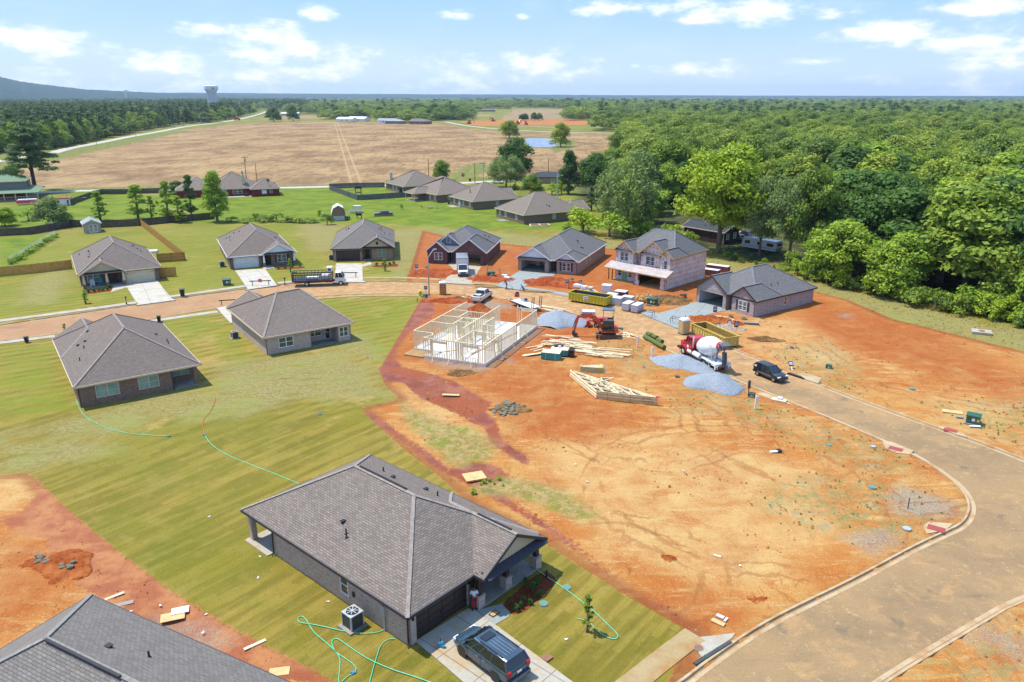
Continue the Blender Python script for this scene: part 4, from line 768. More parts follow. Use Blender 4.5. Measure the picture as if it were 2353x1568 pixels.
# ---------------------------------------------------------------- trees
def leafmat(name,cols,trans=0.35,hue=1.0):
    m,n=mat(name); r=n.rand(); g=n.co('Object'); nz=n.noise(g,0.35,3,0.6); n2=n.noise(g,2.2,2,0.6)
    c=n.mix(n.step(r,0.0,1.0),cols[0],cols[1]) if len(cols)==2 else n.mix(n.step(r,0.45,1.0),n.mix(n.step(r,0.0,0.5),cols[0],cols[1]),cols[2])
    c=n.mix(n.rng(nz,0.3,0.7,0.0,0.5),c,tuple(min(1,v*1.5) for v in cols[-1])); c=n.mix(n.m('MULTIPLY',n.step(n2,0.45,0.7),0.35),c,tuple(v*0.55 for v in cols[0]))
    a=n.new('ShaderNodeBsdfPrincipled'); n.put(a.inputs['Base Color'],c); a.inputs['Roughness'].default_value=0.6; a.inputs['Specular IOR Level'].default_value=0.25
    t=n.new('ShaderNodeBsdfTranslucent'); n.put(t.inputs[0],n.mix(0.5,c,(0.25,0.35,0.02))); x=n.new('ShaderNodeMixShader'); x.inputs[0].default_value=trans
    n.t.links.new(a.outputs[0],x.inputs[1]); n.t.links.new(t.outputs[0],x.inputs[2]); o=n.new('ShaderNodeOutputMaterial'); n.t.links.new(x.outputs[0],o.inputs[0])
leafmat('leaf_mixed',[(.055,.13,.02),(.15,.25,.028),(.32,.38,.045)])
leafmat('leaf_bright',[(.24,.36,.02),(.34,.44,.025)])
leafmat('leaf_lime',[(.18,.31,.028),(.28,.39,.035)])
leafmat('leaf_dark',[(.045,.11,.024),(.08,.16,.03)])
leafmat('leaf_pine',[(.05,.10,.03),(.085,.145,.038)],0.15)
leafmat('leaf_grey',[(.16,.23,.075),(.23,.30,.095)])
leafmat('leaf_far',[(.04,.10,.024),(.12,.20,.032),(.28,.34,.05)],0.3)
plain('bark',rgb('6f6355'),0.95,0,0.3,1.0); plain('bark_dark',rgb('463a30'),0.95,0,0.3,1.0)
def leaves(clumps,per,size,rs,flat=0.0,inner=0.55):
    """numpy cloud of leaf-sized quads round each clump (x,y,z,rx,rz)"""
    V=[]
    for (x,y,z,rx,rz) in clumps:
        k=max(6,int(per*rx*rx)); d=rs.normal(size=(k,3)); d/=np.linalg.norm(d,axis=1)[:,None]; d[:,2]=np.where(d[:,2]<-.45,-d[:,2]*.6,d[:,2])
        rr=inner+(1-inner)*rs.rand(k)**.5; p=d*rr[:,None]*np.array([rx,rx,rz])*(1+.18*rs.normal(size=(k,1)))+np.array([x,y,z])
        nn=d+rs.normal(size=(k,3))*.55+np.array([0,0,.35]); nn/=np.linalg.norm(nn,axis=1)[:,None]
        a=np.cross(nn,rs.normal(size=(k,3))); a/=np.linalg.norm(a,axis=1)[:,None]; b=np.cross(nn,a)
        s=(size*(.6+.8*rs.rand(k)))[:,None]; a=a*s; b=b*s*.62
        V.append(np.stack([p-a,p-b,p+a,p+b],1).reshape(-1,3))
    return np.concatenate(V)
def quadmesh(name,V,m):
    me=bpy.data.meshes.new(name); k=len(V)//4; me.vertices.add(len(V)); me.vertices.foreach_set('co',V.astype(np.float32).ravel()); me.loops.add(4*k); me.loops.foreach_set('vertex_index',np.arange(4*k))
    me.polygons.add(k); me.polygons.foreach_set('loop_start',np.arange(0,4*k,4)); me.polygons.foreach_set('loop_total',np.full(k,4)); me.update(calc_edges=True); me.materials.append(MATS[m]); return me
def crown_clumps(kind,h,w,rs,nc):
    C=[]
    for i in range(nc):
        if kind=='round':
            a=rs.rand()*6.283; t=rs.rand(); zz=h*(.32+.62*t); env=math.sin(math.pi*min(1,(t*.82+.16)))**.6; r=w*.5*env*math.sqrt(rs.rand())*.92; c=w*(.11+.09*rs.rand())
            C.append((r*math.cos(a),r*math.sin(a),zz-c*.4,c,c*.8))
        elif kind=='tall':
            a=rs.rand()*6.283; t=rs.rand(); zz=h*(.07+.89*t if w<8 else .2+.76*t); env=(1-t)**.55*min(1,t*5+.4); r=w*.5*env*math.sqrt(rs.rand()); c=w*(.12+.08*rs.rand()); C.append((r*math.cos(a),r*math.sin(a),zz,c,c))
        elif kind=='sparse':
            a=rs.rand()*6.283; t=rs.rand(); zz=h*(.12+.85*t); env=(1-t*.82)*min(1,t*5+.35); r=w*.5*env*math.sqrt(rs.rand()); c=w*(.07+.08*rs.rand()); C.append((r*math.cos(a),r*math.sin(a),zz,c,c*.7))
        elif kind=='pine':
            a=rs.rand()*6.283; t=rs.rand(); lo_=.34 if w>10 else .1; zz=h*(lo_+(.98-lo_)*t); env=(1.0-t)**.5; r=w*.5*env*(.25+.75*rs.rand()); c=w*(.08+.07*rs.rand())*(1 if w>10 else 1.35); C.append((r*math.cos(a),r*math.sin(a),zz,c,c*.45))
        elif kind=='willow':
            a=rs.rand()*6.283; t=rs.rand(); zz=h*(.22+.7*t); env=math.sin(math.pi*(.2+.72*t))**.5; r=w*.5*env*rs.rand()**.35*.95; c=w*(.08+.06*rs.rand()); C.append((r*math.cos(a),r*math.sin(a),zz,c,c*1.3))
        elif kind=='bush':
            a=rs.rand()*6.283; t=rs.rand(); zz=h*(.15+.68*t); r=w*.5*math.sqrt(max(0,1-t*t))*math.sqrt(rs.rand())*.85; c=w*(.13+.1*rs.rand()); C.append((r*math.cos(a),r*math.sin(a),zz,c,c*.8))
    return C
def trunk_mb(kind,h,w,clumps,rs,limbs=6):
    b=MB(); r0=h*.020+.05; lean=rs.normal()*h*.015
    top=h*(.9 if kind in('tall','pine','sparse') else .62); b.tube([(0,0,-.3),(0,0,.25),(lean*.4,0,top*.4),(lean,lean*.5,top*.75),(lean,lean,top)],[r0*1.5,r0*1.05,r0*.85,r0*.5,r0*.16],8)
    sel=[clumps[int(rs.rand()*len(clumps))] for _ in range(limbs)]
    for c in sel:
        z0=max(h*.16,min(top*.8,c[2]*.62)); f=z0/top; b.tube([(lean*f,0,z0),(c[0]*.5+lean*f,c[1]*.5,(z0+c[2])/2+.2),(c[0],c[1],c[2])],[r0*.45,r0*.28,r0*.09],5)
    return b
PROTO={}
def proto(key,kind,h,w,leaf,nc,per,size,seed,bark='bark',limbs=6,name='broadleaf_tree',parts=True):
    rs=np.random.RandomState(seed); C=crown_clumps(kind,h,w,rs,nc); V=leaves(C,per,size,rs); PROTO[key]=dict(h=h,w=w,name=name,leaf=leaf,root=None)
    PROTO[key]['crown']=quadmesh('crown',V,leaf); b=trunk_mb(kind,h,w,C,rs,limbs); me=bpy.data.meshes.new('trunk'); me.from_pydata(b.v,[],b.f); me.materials.append(MATS[bark]); me.polygons.foreach_set('use_smooth',[True]*len(me.polygons)); PROTO[key]['trunk']=me
def tree(key,x,y,h,w,label,group=None,cat='tree',name=None,leaf=None,z=None):
    p=PROTO[key]; e=thing(name or p['name'],label,cat,(x,y,gz(x,y) if z is None else z),random.random()*6.28,group)
    e.scale=(w/p['w'],w/p['w'],h/p['h'])
    for k in ('trunk','crown'):
        o=bpy.data.objects.new(k,p[k]); COL.objects.link(o); o.parent=e
        if k=='crown' and leaf and leaf!=p['leaf']:
            o.material_slots[0].link='OBJECT'; o.material_slots[0].material=MATS[leaf]
    return e
random.seed(7)
for i in range(4): proto('oak%d'%i,'round',15,11,'leaf_mixed',40+4*i,70,.30,10+i)
for i in range(2): proto('tall%d'%i,'tall',17,9,'leaf_mixed',44,70,.30,20+i)
proto('maple','round',20,15,'leaf_bright',60,60,.30,31); proto('dark','round',16,13,'leaf_dark',50,60,.30,32,'bark_dark'); proto('willow','willow',13,13,'leaf_grey',60,60,.26,33)
proto('slim0','sparse',10,5.5,'leaf_lime',64,330,.14,34,limbs=9,name='slim_tree'); proto('slim1','sparse',9,4,'leaf_lime',52,420,.13,35,limbs=8,name='slim_tree')
proto('pine','pine',22,13,'leaf_pine',70,110,.26,36,'bark_dark',14,'pine_tree'); proto('farpine','pine',20,8,'leaf_pine',34,60,.36,37,'bark_dark',4,'pine_tree')
proto('column','tall',12,6.5,'leaf_dark',52,190,.19,38,name='broadleaf_tree')
proto('full0','bush',9,9,'leaf_mixed',46,80,.24,71); proto('full1','bush',10,8.5,'leaf_mixed',50,80,.24,72)
for i in range(3): proto('bush%d'%i,'bush',2.4,3.2,'leaf_lime',14,150,.14,40+i,limbs=4,name='bush')
proto('sapling','sparse',3.2,1.3,'leaf_lime',34,3600,.06,50,limbs=7,name='young_tree')
proto('shrub','bush',.8,.9,'leaf_dark',12,3000,.05,51,limbs=3,name='shrub')
def at(px,py): g=G(px,py); return g[0],g[1]
def ptree(key,px,py,top,wpx,label,group=None,leaf=None,cat='tree',name=None):
    """tree whose foot is seen at px,py and whose top reaches row `top`; width in picture units"""
    x,y=at(px,py); D=y*math.cos(TH)+HC*math.sin(TH); lo,hi=0,60
    for _ in range(40):
        h=(lo+hi)/2; Zc=h-HC; fw=y*math.cos(TH)-Zc*math.sin(TH); up=y*math.sin(TH)+Zc*math.cos(TH)
        if 784-1740*up/fw>top: lo=h
        else: hi=h
    return tree(key,x,y,h,wpx/1740*D,label,group,cat,name,leaf)
ptree('pine',82,441,288,118,'tall dark pine with open layered branches standing alone beside the green-roofed house')
ptree('dark',38,455,378,60,'lower dark tree just behind the tall lone pine','trees left',leaf='leaf_dark')
ptree('full0',125,522,448,80,'round gray-green tree left of the gray shed',leaf='leaf_grey')
ptree('full1',12,520,472,50,'yellow-green tree at the far left edge behind the dark fence',leaf='leaf_bright')
ptree('bush0',66,508,478,50,'bright green spreading bush between the yellow-green tree and the round tree',cat='bush',leaf='leaf_lime')
ptree('slim1',231,507,437,46,'slim light green tree right of the gray shed behind the dark fence')
ptree('slim0',318,503,424,58,'open light green tree in the fenced lawn, left of a smaller one')
ptree('slim1',349,503,449,30,'small slim tree right beside the taller open light green tree')
ptree('slim0',388,510,416,44,'thin birch-like tree leftmost of the three by the dark fence end')
ptree('slim1',412,512,448,42,'shorter bushy tree in the middle of the three by the dark fence end',leaf='leaf_bright')
ptree('slim0',441,500,402,40,'tall narrow tree with a bare lower trunk near the red brick house',leaf='leaf_dark')
ptree('column',500,510,396,66,'tall dense dark green tree in front of the red brick house',leaf='leaf_lime')
ptree('full0',408,446,414,50,'bushy tree behind the dark fence left of the red brick house',leaf='leaf_dark')
ptree('bush1',752,517,488,34,'dark round bush beside the barn-shaped shed',cat='bush',leaf='leaf_dark')
ptree('bush2',735,498,482,14,'small light bush left of the barn-shaped shed',cat='bush')
for i,(x,y,w,t) in enumerate([(532,510,26,497),(560,512,30,500),(587,508,24,489),(607,511,36,494),(636,508,40,486),(662,511,38,497),(688,512,36,498),(712,513,34,500)]):
    ptree('bush%d'%(i%3),x,y,t,w+8,'low bush in the overgrown hedge row behind the white-garage house','bushes in the hedge row','leaf_mixed',cat='bush')
ptree('full1',1015,414,363,40,'single rounded tree between the far brick houses and the stubble field',leaf='leaf_mixed')
ptree('full1',1182,410,306,92,'big dark oak right of the stubble field',leaf='leaf_dark')
ptree('willow',1163,432,360,90,'pale feathery willow in front of the big dark oak')
ptree('full0',1288,338,278,48,'round tree on the right bank of the pond')
ptree('full1',1170,318,272,44,'round tree left of the pond, top showing above the big dark oak')
ptree('bush0',1179,452,420,30,'small round dark tree by the parked white car and flat-roofed house',leaf='leaf_dark')
ptree('full0',1224,452,398,52,'bushy mid-green tree in front of the flat-roofed house')
ptree('bush1',1268,448,416,40,'leafy bush right of the flat-roofed house',cat='bush'); ptree('bush2',1290,446,412,34,'taller leafy bush beside the gray lamp pole',cat='bush')
ptree('column',1306,447,348,56,'tall dark tree directly behind the gray lamp pole'); ptree('full1',1362,449,341,82,'large spreading tree right of the tall dark one behind the lamp pole',leaf='leaf_dark')
ptree('slim1',1359,485,426,34,'small pointed dark conifer in front of the large trees',leaf='leaf_pine')
ptree('willow',1440,535,350,140,'wide feathery gray-green tree at the left end of the right-hand wood')
ptree('maple',1650,580,324,190,'very large bright yellow-green maple towering at the edge of the wood',leaf='leaf_bright')
ptree('maple',1744,590,398,96,'tall tree with bare trunk standing in front of the white caravan',leaf='leaf_grey')
ptree('oak3',1690,548,408,92,'mid-green tree behind the caravan between the big maple and the wood',leaf='leaf_lime')
ptree('maple',1812,602,392,112,'tall open tree right of the caravan at the wood edge',leaf='leaf_grey'); ptree('oak1',1856,612,376,104,'tall tree in front of the log-sided house',leaf='leaf_mixed'); ptree('oak2',1620,520,420,80,'tree on the lane behind the dark cabin',leaf='leaf_mixed')
ptree('bush0',1340,536,472,92,'big bright green bush beside the nearest far brick house',cat='bush',leaf='leaf_bright')
ptree('bush1',1400,545,478,96,'big dark green bush at the foot of the wood, behind the two-gable house',cat='bush')
ptree('bush2',1303,542,512,40,'low green bush at the left end of the wood edge',cat='bush')
ptree('full0',630,280,244,37,'left one of two round dark trees at the far edge of the field',leaf='leaf_dark'); ptree('full0',674,278,240,30,'right one of two round dark trees at the far edge of the field',leaf='leaf_dark')
ptree('bush0',362,673-200,460,10,'tiny bush on the fenced lawn',cat='bush'); ptree('bush1',922,482,467,10,'small dark bush on the green lawn right of the purple car',cat='bush')
ptree('sapling',1350,1452,1366,36,'young staked tree on the front lawn with a green hose round it',leaf='leaf_mixed'); ptree('sapling',197,697,666,20,'thin young tree on the lawn in front of the porch with chairs')
ptree('sapling',668,626,595,16,'thin yellow young tree in front of the white-gabled house',leaf='leaf_bright'); ptree('sapling',885,623,594,16,'thin young tree in front of the golden brown house')
ptree('sapling',148,755,742,12,'young tree top showing just behind the brown brick house roof')
# shrubs in the planting bed of the big house and other beds
for i,(x,y,w,t) in enumerate([(1187,1403,17,1386),(1240,1370,16,1354),(1203,1384,17,1366),(1225,1357,22,1334),(1237,1345,16,1322),(1208,1341,14,1324),(1197,1397,13,1379) ,(1218,1389,14,1374),(1228,1374,11,1360),(1175,1392,13,1377)]):
    ptree('shrub',x,y,t,w,'small dark shrub in the bark bed beside the porch of the big house','shrubs in the bark bed',cat='shrub')
for i,(x,y,w,t) in enumerate([(203,673,10,664),(216,672,9,662),(228,670,8,662),(237,669,9,661),(247,668,8,660),(252,663,11,654)]): ptree('shrub',x,y,t,w,'low shrub in the bed before the porch with chairs','shrubs before the porch',cat='shrub')
for i,(x,y) in enumerate([(640,618),(655,617),(672,615),(690,613)]): ptree('shrub',x,y,y-6,8,'low shrub in the bed of the white-gabled house','shrubs in the white-gabled bed',cat='shrub')
for i,(x,y) in enumerate([(866,610),(880,610),(895,609),(905,607)]): ptree('shrub',x,y,y-7,9,'low shrub in the bed of the golden brown house','shrubs in the golden house bed',cat='shrub')
for i,(x,y,w) in enumerate([(1113,1110,14),(1124,1105,12),(1146,1100,13),(1105,1114,8),(1088,1135,18),(1136,1112,8),(1156,1116,8)]): ptree('shrub',x,y,y-w*.7,w,'low green weed clump on red clay by the drain board','weed clumps by the drain board','leaf_bright',cat='weeds',name='weed_clump')
fr=random.Random(21)
for i in range(34):
    px=fr.choice([fr.uniform(868,945),fr.uniform(950,1075),fr.uniform(950,1075),fr.uniform(745,850),fr.uniform(1155,1250)]); base={0:281,1:276}[int(px>948)]-fr.uniform(0,9) if px<1100 else 277; 
    if px<860: base=fr.uniform(266,271)
    h_=fr.uniform(20,36) if px<1100 and px>860 else fr.uniform(14,20); ptree('full%d'%(i%2),px,base,base-h_,h_*fr.uniform(.9,1.3),'dark leafy tree among the trees round the far farm buildings','trees round the far farm',fr.choice(['leaf_dark','leaf_mixed','leaf_dark']))
# ---- woods
def inside(px,py,poly):
    c=False; n_=len(poly)
    for i in range(n_):
        ax,ay=poly[i]; bx,by=poly[(i+1)%n_]
        if (ay>py)!=(by>py) and px<(bx-ax)*(py-ay)/(by-ay)+ax: c=not c
    return c
def pic(x,y,z=0):
    Zc=z-HC; fw=y*math.cos(TH)-Zc*math.sin(TH); up=y*math.sin(TH)+Zc*math.cos(TH); return 1176.5+1740*x/fw,784-1740*up/fw
WR=[(1345,300),(1432,304),(1436,318),(1425,352),(1400,385),(1372,420),(1375,440),(1430,450),(1460,500),(1440,535),(1500,545),(1600,570),(1640,588),(1760,615),(1900,648),(2150,705),(2400,752),(3000,880),(3000,223.5),(1500,223.5),(1500,268),(1480,285),(1400,292)]
CLEAR=[(1500,482),(1700,470),(1900,492),(1910,600),(1830,645),(1690,622),(1590,585),(1560,545),(1500,535)]
WL=[(-700,222.6),(598,222.6),(600,250),(583,262),(500,281),(417,286),(333,299),(217,322),(123,342),(0,352),(-700,440)]
WC=[(598,222.6),(1500,222.6),(1500,262),(1440,262),(1300,252),(1140,250),(1090,256),(1060,256),(860,258),(700,262),(640,256),(600,250)]
FAR=[WL,WC,WR,[(950,268),(1075,262),(1078,276),(960,278)],[(872,262),(945,262),(940,283),(872,281)],[(1075,264),(1150,268),(1150,276),(1080,277)],[(1155,268),(1252,274),(1250,278),(1156,277)],[(740,262),(860,262),(850,272),(700,276)],[(1290,268),(1300,278),(1350,276),(1500,268),(1400,258)]]
OPEN=[[(1085,254),(1290,252),(1302,278),(1085,278)],[(600,262),(740,263),(760,273),(600,283)],[(925,252),(962,252),(962,257),(925,257)],[(560,262),(612,250),(620,262),(590,275)],[(780,250),(830,250),(830,254),(780,254)]]
rs=random.Random(11)
cand=[]
yy=95.0
while yy<430:
    sp=7.6 if yy<260 else 9.5; xx=10
    while xx<yy*.80+12:
        x=xx+rs.uniform(-.4,.4)*sp; y=yy+rs.uniform(-.4,.4)*sp; px,py=pic(x,y)
        if inside(px,py,WR) and not inside(px,py,CLEAR): cand.append((math.hypot(x,y),x,y))
        xx+=sp
    yy+=sp*.92
cand.sort(); near_t=cand[:158]; rest=[(c[1],c[2]) for c in cand[158:] if not (pic(c[1],c[2])[0]<1450 and pic(c[1],c[2])[1]>345)]; near_t+=[c for c in cand[158:] if pic(c[1],c[2])[0]<1450 and pic(c[1],c[2])[1]>345]
KINDS=['oak0','oak1','oak2','oak3','tall0','tall1','oak1','oak2','willow','maple']
WLAB={'oak':('broadleaf tree with a rounded mid-green crown among its like in the dense right-hand wood','rounded trees in the right-hand wood'),'tal':('taller broadleaf tree with a pointed crown in the dense right-hand wood','pointed trees in the right-hand wood'),
 'wil':('gray-green tree with soft drooping foliage in the dense right-hand wood','soft gray-green trees in the wood'),'map':('bright yellow-green tree crown standing out in the dense right-hand wood','bright crowns in the wood')}
LF={'oak':['leaf_mixed','leaf_mixed','leaf_mixed','leaf_dark','leaf_lime'],'tal':['leaf_mixed','leaf_lime','leaf_dark'],'wil':['leaf_grey'],'map':['leaf_bright']}
ecut=0
for d_,x,y in near_t:
    px,py=pic(x,y); k=rs.choice(KINDS[:6] if rs.random()<.8 else KINDS); 
    edge=not inside(px,py+24,WR); h=rs.uniform(12,21); w=h*rs.uniform(.62,1.0)
    if edge: h*=.62; w=h*.95
    if px<1480: h*=.8
    if px<1445 and py>345:
        h=min(h,(py-344)/1740*d_); w=h*.95
        if h<2.5: continue
    lb,gr=WLAB[k[:3]]; lf_=rs.choice(LF[k[:3]]); k=rs.choice(['full0','full1']) if edge and rs.random()<.8 else k; tree(k,x,y,h,w,lb,gr,leaf=lf_,z=0)
# bushes along the edge of the wood
ed=[(1430,548),(1500,552),(1600,576),(1700,606),(1800,628),(1900,655),(2000,678),(2100,700),(2200,722),(2300,744),(2420,766)]
k=0
for (a,b),(c,d) in zip(ed,ed[1:]):
    for i in range(7):
        t=(i+rs.random())/7; px=a+(c-a)*t; py=b+(d-b)*t-rs.uniform(-2,14); x,y=at(px,py); h=rs.uniform(1.6,4.6)*(.38 if 1590<px<1800 else 1)
        tree('bush%d'%(k%3),x,y,h,h*rs.uniform(1.1,1.5),'leafy bush in the undergrowth along the front edge of the wood','bushes along the wood edge','bush','bush',rs.choice(['leaf_lime','leaf_mixed','leaf_mixed','leaf_dark','leaf_bright']),0); k+=1
# front row of the left wood
x_=0
for i in range(95):
    t=i/95; px=-30+620*t; base=np.interp(px,[-30,0,123,217,333,417,500,583,620],[356,351,342,322,299,286,280,262,256])
    for j in range(1 if px>300 else 2):
        xx,yy_=at(px+rs.uniform(-4,4),base-j*5-rs.uniform(0,3)); 
        if rs.random()<(.2 if px<110 else .5): tree('farpine',xx,yy_,rs.uniform(17,23),rs.uniform(8,11),'dark pine in the front rows of the left-hand wood beyond the road','pines of the left-hand wood',z=0)
        else: tree('full%d'%rs.randrange(2),xx,yy_,rs.uniform(13,19),rs.uniform(9,13),'green broadleaf tree among the pines of the left-hand wood','broadleaf trees of the left-hand wood',leaf=rs.choice(['leaf_lime','leaf_mixed','leaf_mixed']),z=0)
# far woodland: instanced trees on points (nobody could count them)
def lowtree(name,kind,h,w,leaf,nc,per,size,seed):
    r=np.random.RandomState(seed); C=crown_clumps(kind,h,w,r,nc); V=leaves(C,per,size,r,inner=.75); return quadmesh(name,V,leaf)
LOW=[lowtree('far_crown','round',14,12,'leaf_far',22,16,.46,60+i) for i in range(3)]+[lowtree('far_crown','pine',19,9,'leaf_pine',22,22,.42,70)]
LOW+=[lowtree('near_crown','round',14,12,'leaf_mixed',38,42,.30,80),lowtree('near_crown','bush',13,12,'leaf_mixed',40,40,.30,81),lowtree('near_crown','round',16,13,'leaf_far',36,42,.30,82)]
pts=[[] for _ in LOW]; 
def addp(x,y,s,sz):
    px,py=pic(x,y); r=rs.random(); kind=3 if (r<(.5 if px<700 else .06)) else rs.randrange(3)
    pts[kind].append((x,y,s,sz))
def addm(x,y,s,sz): pts[4+rs.randrange(3)].append((x,y,s,sz))
for x,y in rest: addm(x,y,rs.uniform(.8,1.45),rs.uniform(.75,1.35))
def band(y0,y1,sp,s):
    y=y0
    while y<y1:
        x=-y*.72-20
        while x<y*.75+20:
            X_=x+rs.uniform(-.45,.45)*sp; Y_=y+rs.uniform(-.45,.45)*sp; px,py=pic(X_,Y_)
            if py>222.6 and any(inside(px,py,p) for p in FAR) and not any(inside(px,py,p) for p in OPEN): (addm if (Y_<750 and px>1000) else addp)(X_,Y_,s*rs.uniform(.75,1.3),rs.uniform(.75,1.35))
            x+=sp
        y+=sp
band(430,900,12.5,1.3); band(900,1700,18,1.8); band(1700,3200,30,2.6); band(3200,6500,70,6); band(6500,11500,150,13)
def woodland(k,P):
    me=bpy.data.meshes.new('woodland'); V=np.array([(x,y,0.0) for x,y,_,_ in P],dtype=np.float32)
    V[:,2]=[gz(x,y) if y>600 else 0 for x,y,_,_ in P]
    me.vertices.add(len(V)); me.vertices.foreach_set('co',V.ravel()); me.attributes.new('sx','FLOAT','POINT').data.foreach_set('value',np.array([p[2] for p in P],dtype=np.float32)); me.attributes.new('sz','FLOAT','POINT').data.foreach_set('value',np.array([p[3] for p in P],dtype=np.float32))
    me.materials.append(MATS['leaf_far']); o=bpy.data.objects.new('woodland',me); COL.objects.link(o); o['kind']='stuff'
    o['label']='far-off wood of broadleaf trees fading towards the horizon' if k!=3 else 'far-off pine wood fading towards the horizon'; o['category']='woodland'
    src=bpy.data.objects.new('far_crown',LOW[k]); COL.objects.link(src); src.location=(P[0][0],P[0][1],0); src.parent=o
    src['kind']='stuff'
    ng=bpy.data.node_groups.new('woodland','GeometryNodeTree'); ng.interface.new_socket('Geometry',in_out='INPUT',socket_type='NodeSocketGeometry'); ng.interface.new_socket('Geometry',in_out='OUTPUT',socket_type='NodeSocketGeometry')
    N=ng.nodes; L=ng.links; gi=N.new('NodeGroupInput'); go_=N.new('NodeGroupOutput'); ip=N.new('GeometryNodeInstanceOnPoints'); oi=N.new('GeometryNodeObjectInfo'); oi.inputs['Object'].default_value=src; oi.inputs['As Instance'].default_value=True
    rv=N.new('FunctionNodeRandomValue'); rv.data_type='FLOAT'; rv.inputs[3].default_value=6.28; cx=N.new('ShaderNodeCombineXYZ'); L.new(rv.outputs[1],cx.inputs[2])
    a=N.new('GeometryNodeInputNamedAttribute'); a.data_type='FLOAT'; a.inputs[0].default_value='sx'; b=N.new('GeometryNodeInputNamedAttribute'); b.data_type='FLOAT'; b.inputs[0].default_value='sz'; c2=N.new('ShaderNodeCombineXYZ')
    L.new(a.outputs[0],c2.inputs[0]); L.new(a.outputs[0],c2.inputs[1]); L.new(b.outputs[0],c2.inputs[2])
    L.new(gi.outputs[0],ip.inputs['Points']); L.new(oi.outputs['Geometry'],ip.inputs['Instance']); L.new(cx.outputs[0],ip.inputs['Rotation']); L.new(c2.outputs[0],ip.inputs['Scale']); L.new(ip.outputs[0],go_.inputs[0])
    md=o.modifiers.new('scatter','NODES'); md.node_group=ng
    return len(P)
print('woodland',[woodland(k,P) for k,P in enumerate(pts)])
# ---- the blue hill at the left and low ridges along the horizon
def ridge(name,pts,depth,seed):
    """crest line given as (x, y, height); slopes down towards and away from the viewer"""
    rr=random.Random(seed); b=MB(); rings=[]
    L=[]
    for (a,b_) in zip(pts,pts[1:]):
        for i in range(14):
            t=i/14; L.append(tuple(a[k]+(b_[k]-a[k])*t for k in range(3)))
    L.append(pts[-1])
    for q in L:
        d=math.hypot(q[0],q[1]); ux,uy=q[0]/d,q[1]/d; r=[]
        for s in (-1,-.6,-.3,0,.4,1): 
            hh=q[2]*(1-abs(s))**.8*(1+.012*rr.uniform(-1,1)) if abs(s)<1 else -8
            r.append((q[0]+ux*s*depth,q[1]+uy*s*depth,hh+rr.uniform(-1,1)*.8*(1-abs(s))))
        rings.append(r)
    b.loft(rings,closed=False); o=b.build(name,'wooded_hill',uv=False,smooth=True); o['kind']='structure'; return o
m,n=mat('wooded_hill'); g=n.co('Object'); nz=n.noise(g,0.02,8,0.7); c=n.mix(n.step(nz,0.4,0.6),(.02,.045,.045),(.035,.07,.06)); n.out(c,0.95,0,n.bump(nz,1.0,12),0.1)
def hp(px,py,D):
    a,e=azel(px,py); return (math.sin(a)*D,math.cos(a)*D,HC+math.tan(e)*D)
ridge('hill',[hp(-420,160,5200),hp(-150,166,5200),hp(0,177,5400),hp(50,188,5500),hp(110,196,5600),hp(200,206,5900),hp(330,212,6300),hp(480,217,6800),hp(620,221,7200)],1500,3)
ridge('hill',[hp(150,213,8200),hp(480,213.5,8500),hp(700,215.5,8800),hp(900,216.5,9000),hp(1180,217.5,9200),hp(1400,219,9500),hp(1700,220,9800),hp(2000,220.5,10000),hp(2300,221,10000),hp(2700,220,10000)],1800,4)
SCL=0.85
# ---------------------------------------------------------------- vehicles
def paint(name,col,rough=0.25,metal=0.3,coat=0.6):
    m,n=mat(name); g=n.co('Object'); nz=n.noise(g,1.2,4,0.6); c=n.mix(n.m('MULTIPLY',n.step(nz,0.5,0.75),0.18),col,rgb('a08870')); p=n.out(c,rough,metal,None,0.5); p.inputs['Coat Weight'].default_value=coat; p.inputs['Coat Roughness'].default_value=0.08; return m
paint('paint_bluegrey',rgb('3d5568')); paint('paint_white',rgb('dedede'),0.35,0,0.4); paint('paint_black',rgb('15181f'),0.2); paint('paint_plum',rgb('4a1f38'),0.3); paint('paint_red',rgb('c01a30'),0.3,0,0.5); paint('paint_orange',rgb('d8481c'),0.4,0,0.3); paint('paint_darkblue',rgb('1b2540'),0.3); paint('paint_silver',rgb('a9b0b5'),0.3,0.5); paint('paint_gray',rgb('596269'),0.4,0.2); paint('paint_green',rgb('1d6a2c'),0.4,0)
plain('car_glass',(.012,.016,.018),0.05,0,0.02,spec=0.9); plain('lamp_red',rgb('b01522'),0.3); plain('lamp_clear',rgb('dfe3e6'),0.15); plain('chrome',rgb('c9ccd0'),0.15,0.9); plain('track',rgb('5a4c3e'),0.85,0,0.3); plain('drum_white',rgb('e9ebee'),0.4,0,0.06)
def wheel(par,x,y,r,w=.22,rim='chrome'):
    e=thing('wheel',None,None,(x,y,r)); e.parent=par; sg=1 if y>0 else -1
    b=MB(); pr=[(r*.62,-w/2),(r*.93,-w/2),(r,-w*.36),(r,w*.36),(r*.93,w/2),(r*.62,w/2)]; k=20
    rings=[[(q*math.cos(6.2832*j/k),t,q*math.sin(6.2832*j/k)) for q,t in pr] for j in range(k)]; rings.append(rings[0]); b.loft(rings,caps=False); b.build('tyre','black_rubber',e)
    b=MB(); b.cyl((0,sg*w*.1,0),(0,sg*w*.3,0),r*.62,r*.6,16)
    for j in range(5):
        a=6.2832*j/5; b.beam((.03*math.cos(a),sg*w*.38,.03*math.sin(a)),(r*.56*math.cos(a),sg*w*.42,r*.56*math.sin(a)),.07,.05,(0,1,0))
    b.cyl((0,sg*w*.3,0),(0,sg*w*.46,0),r*.16,r*.1,8); b.cyl((0,-sg*w*.5,0),(0,sg*w*.1,0),r*.5,k=10); b.build('rim',rim,e)
    return e
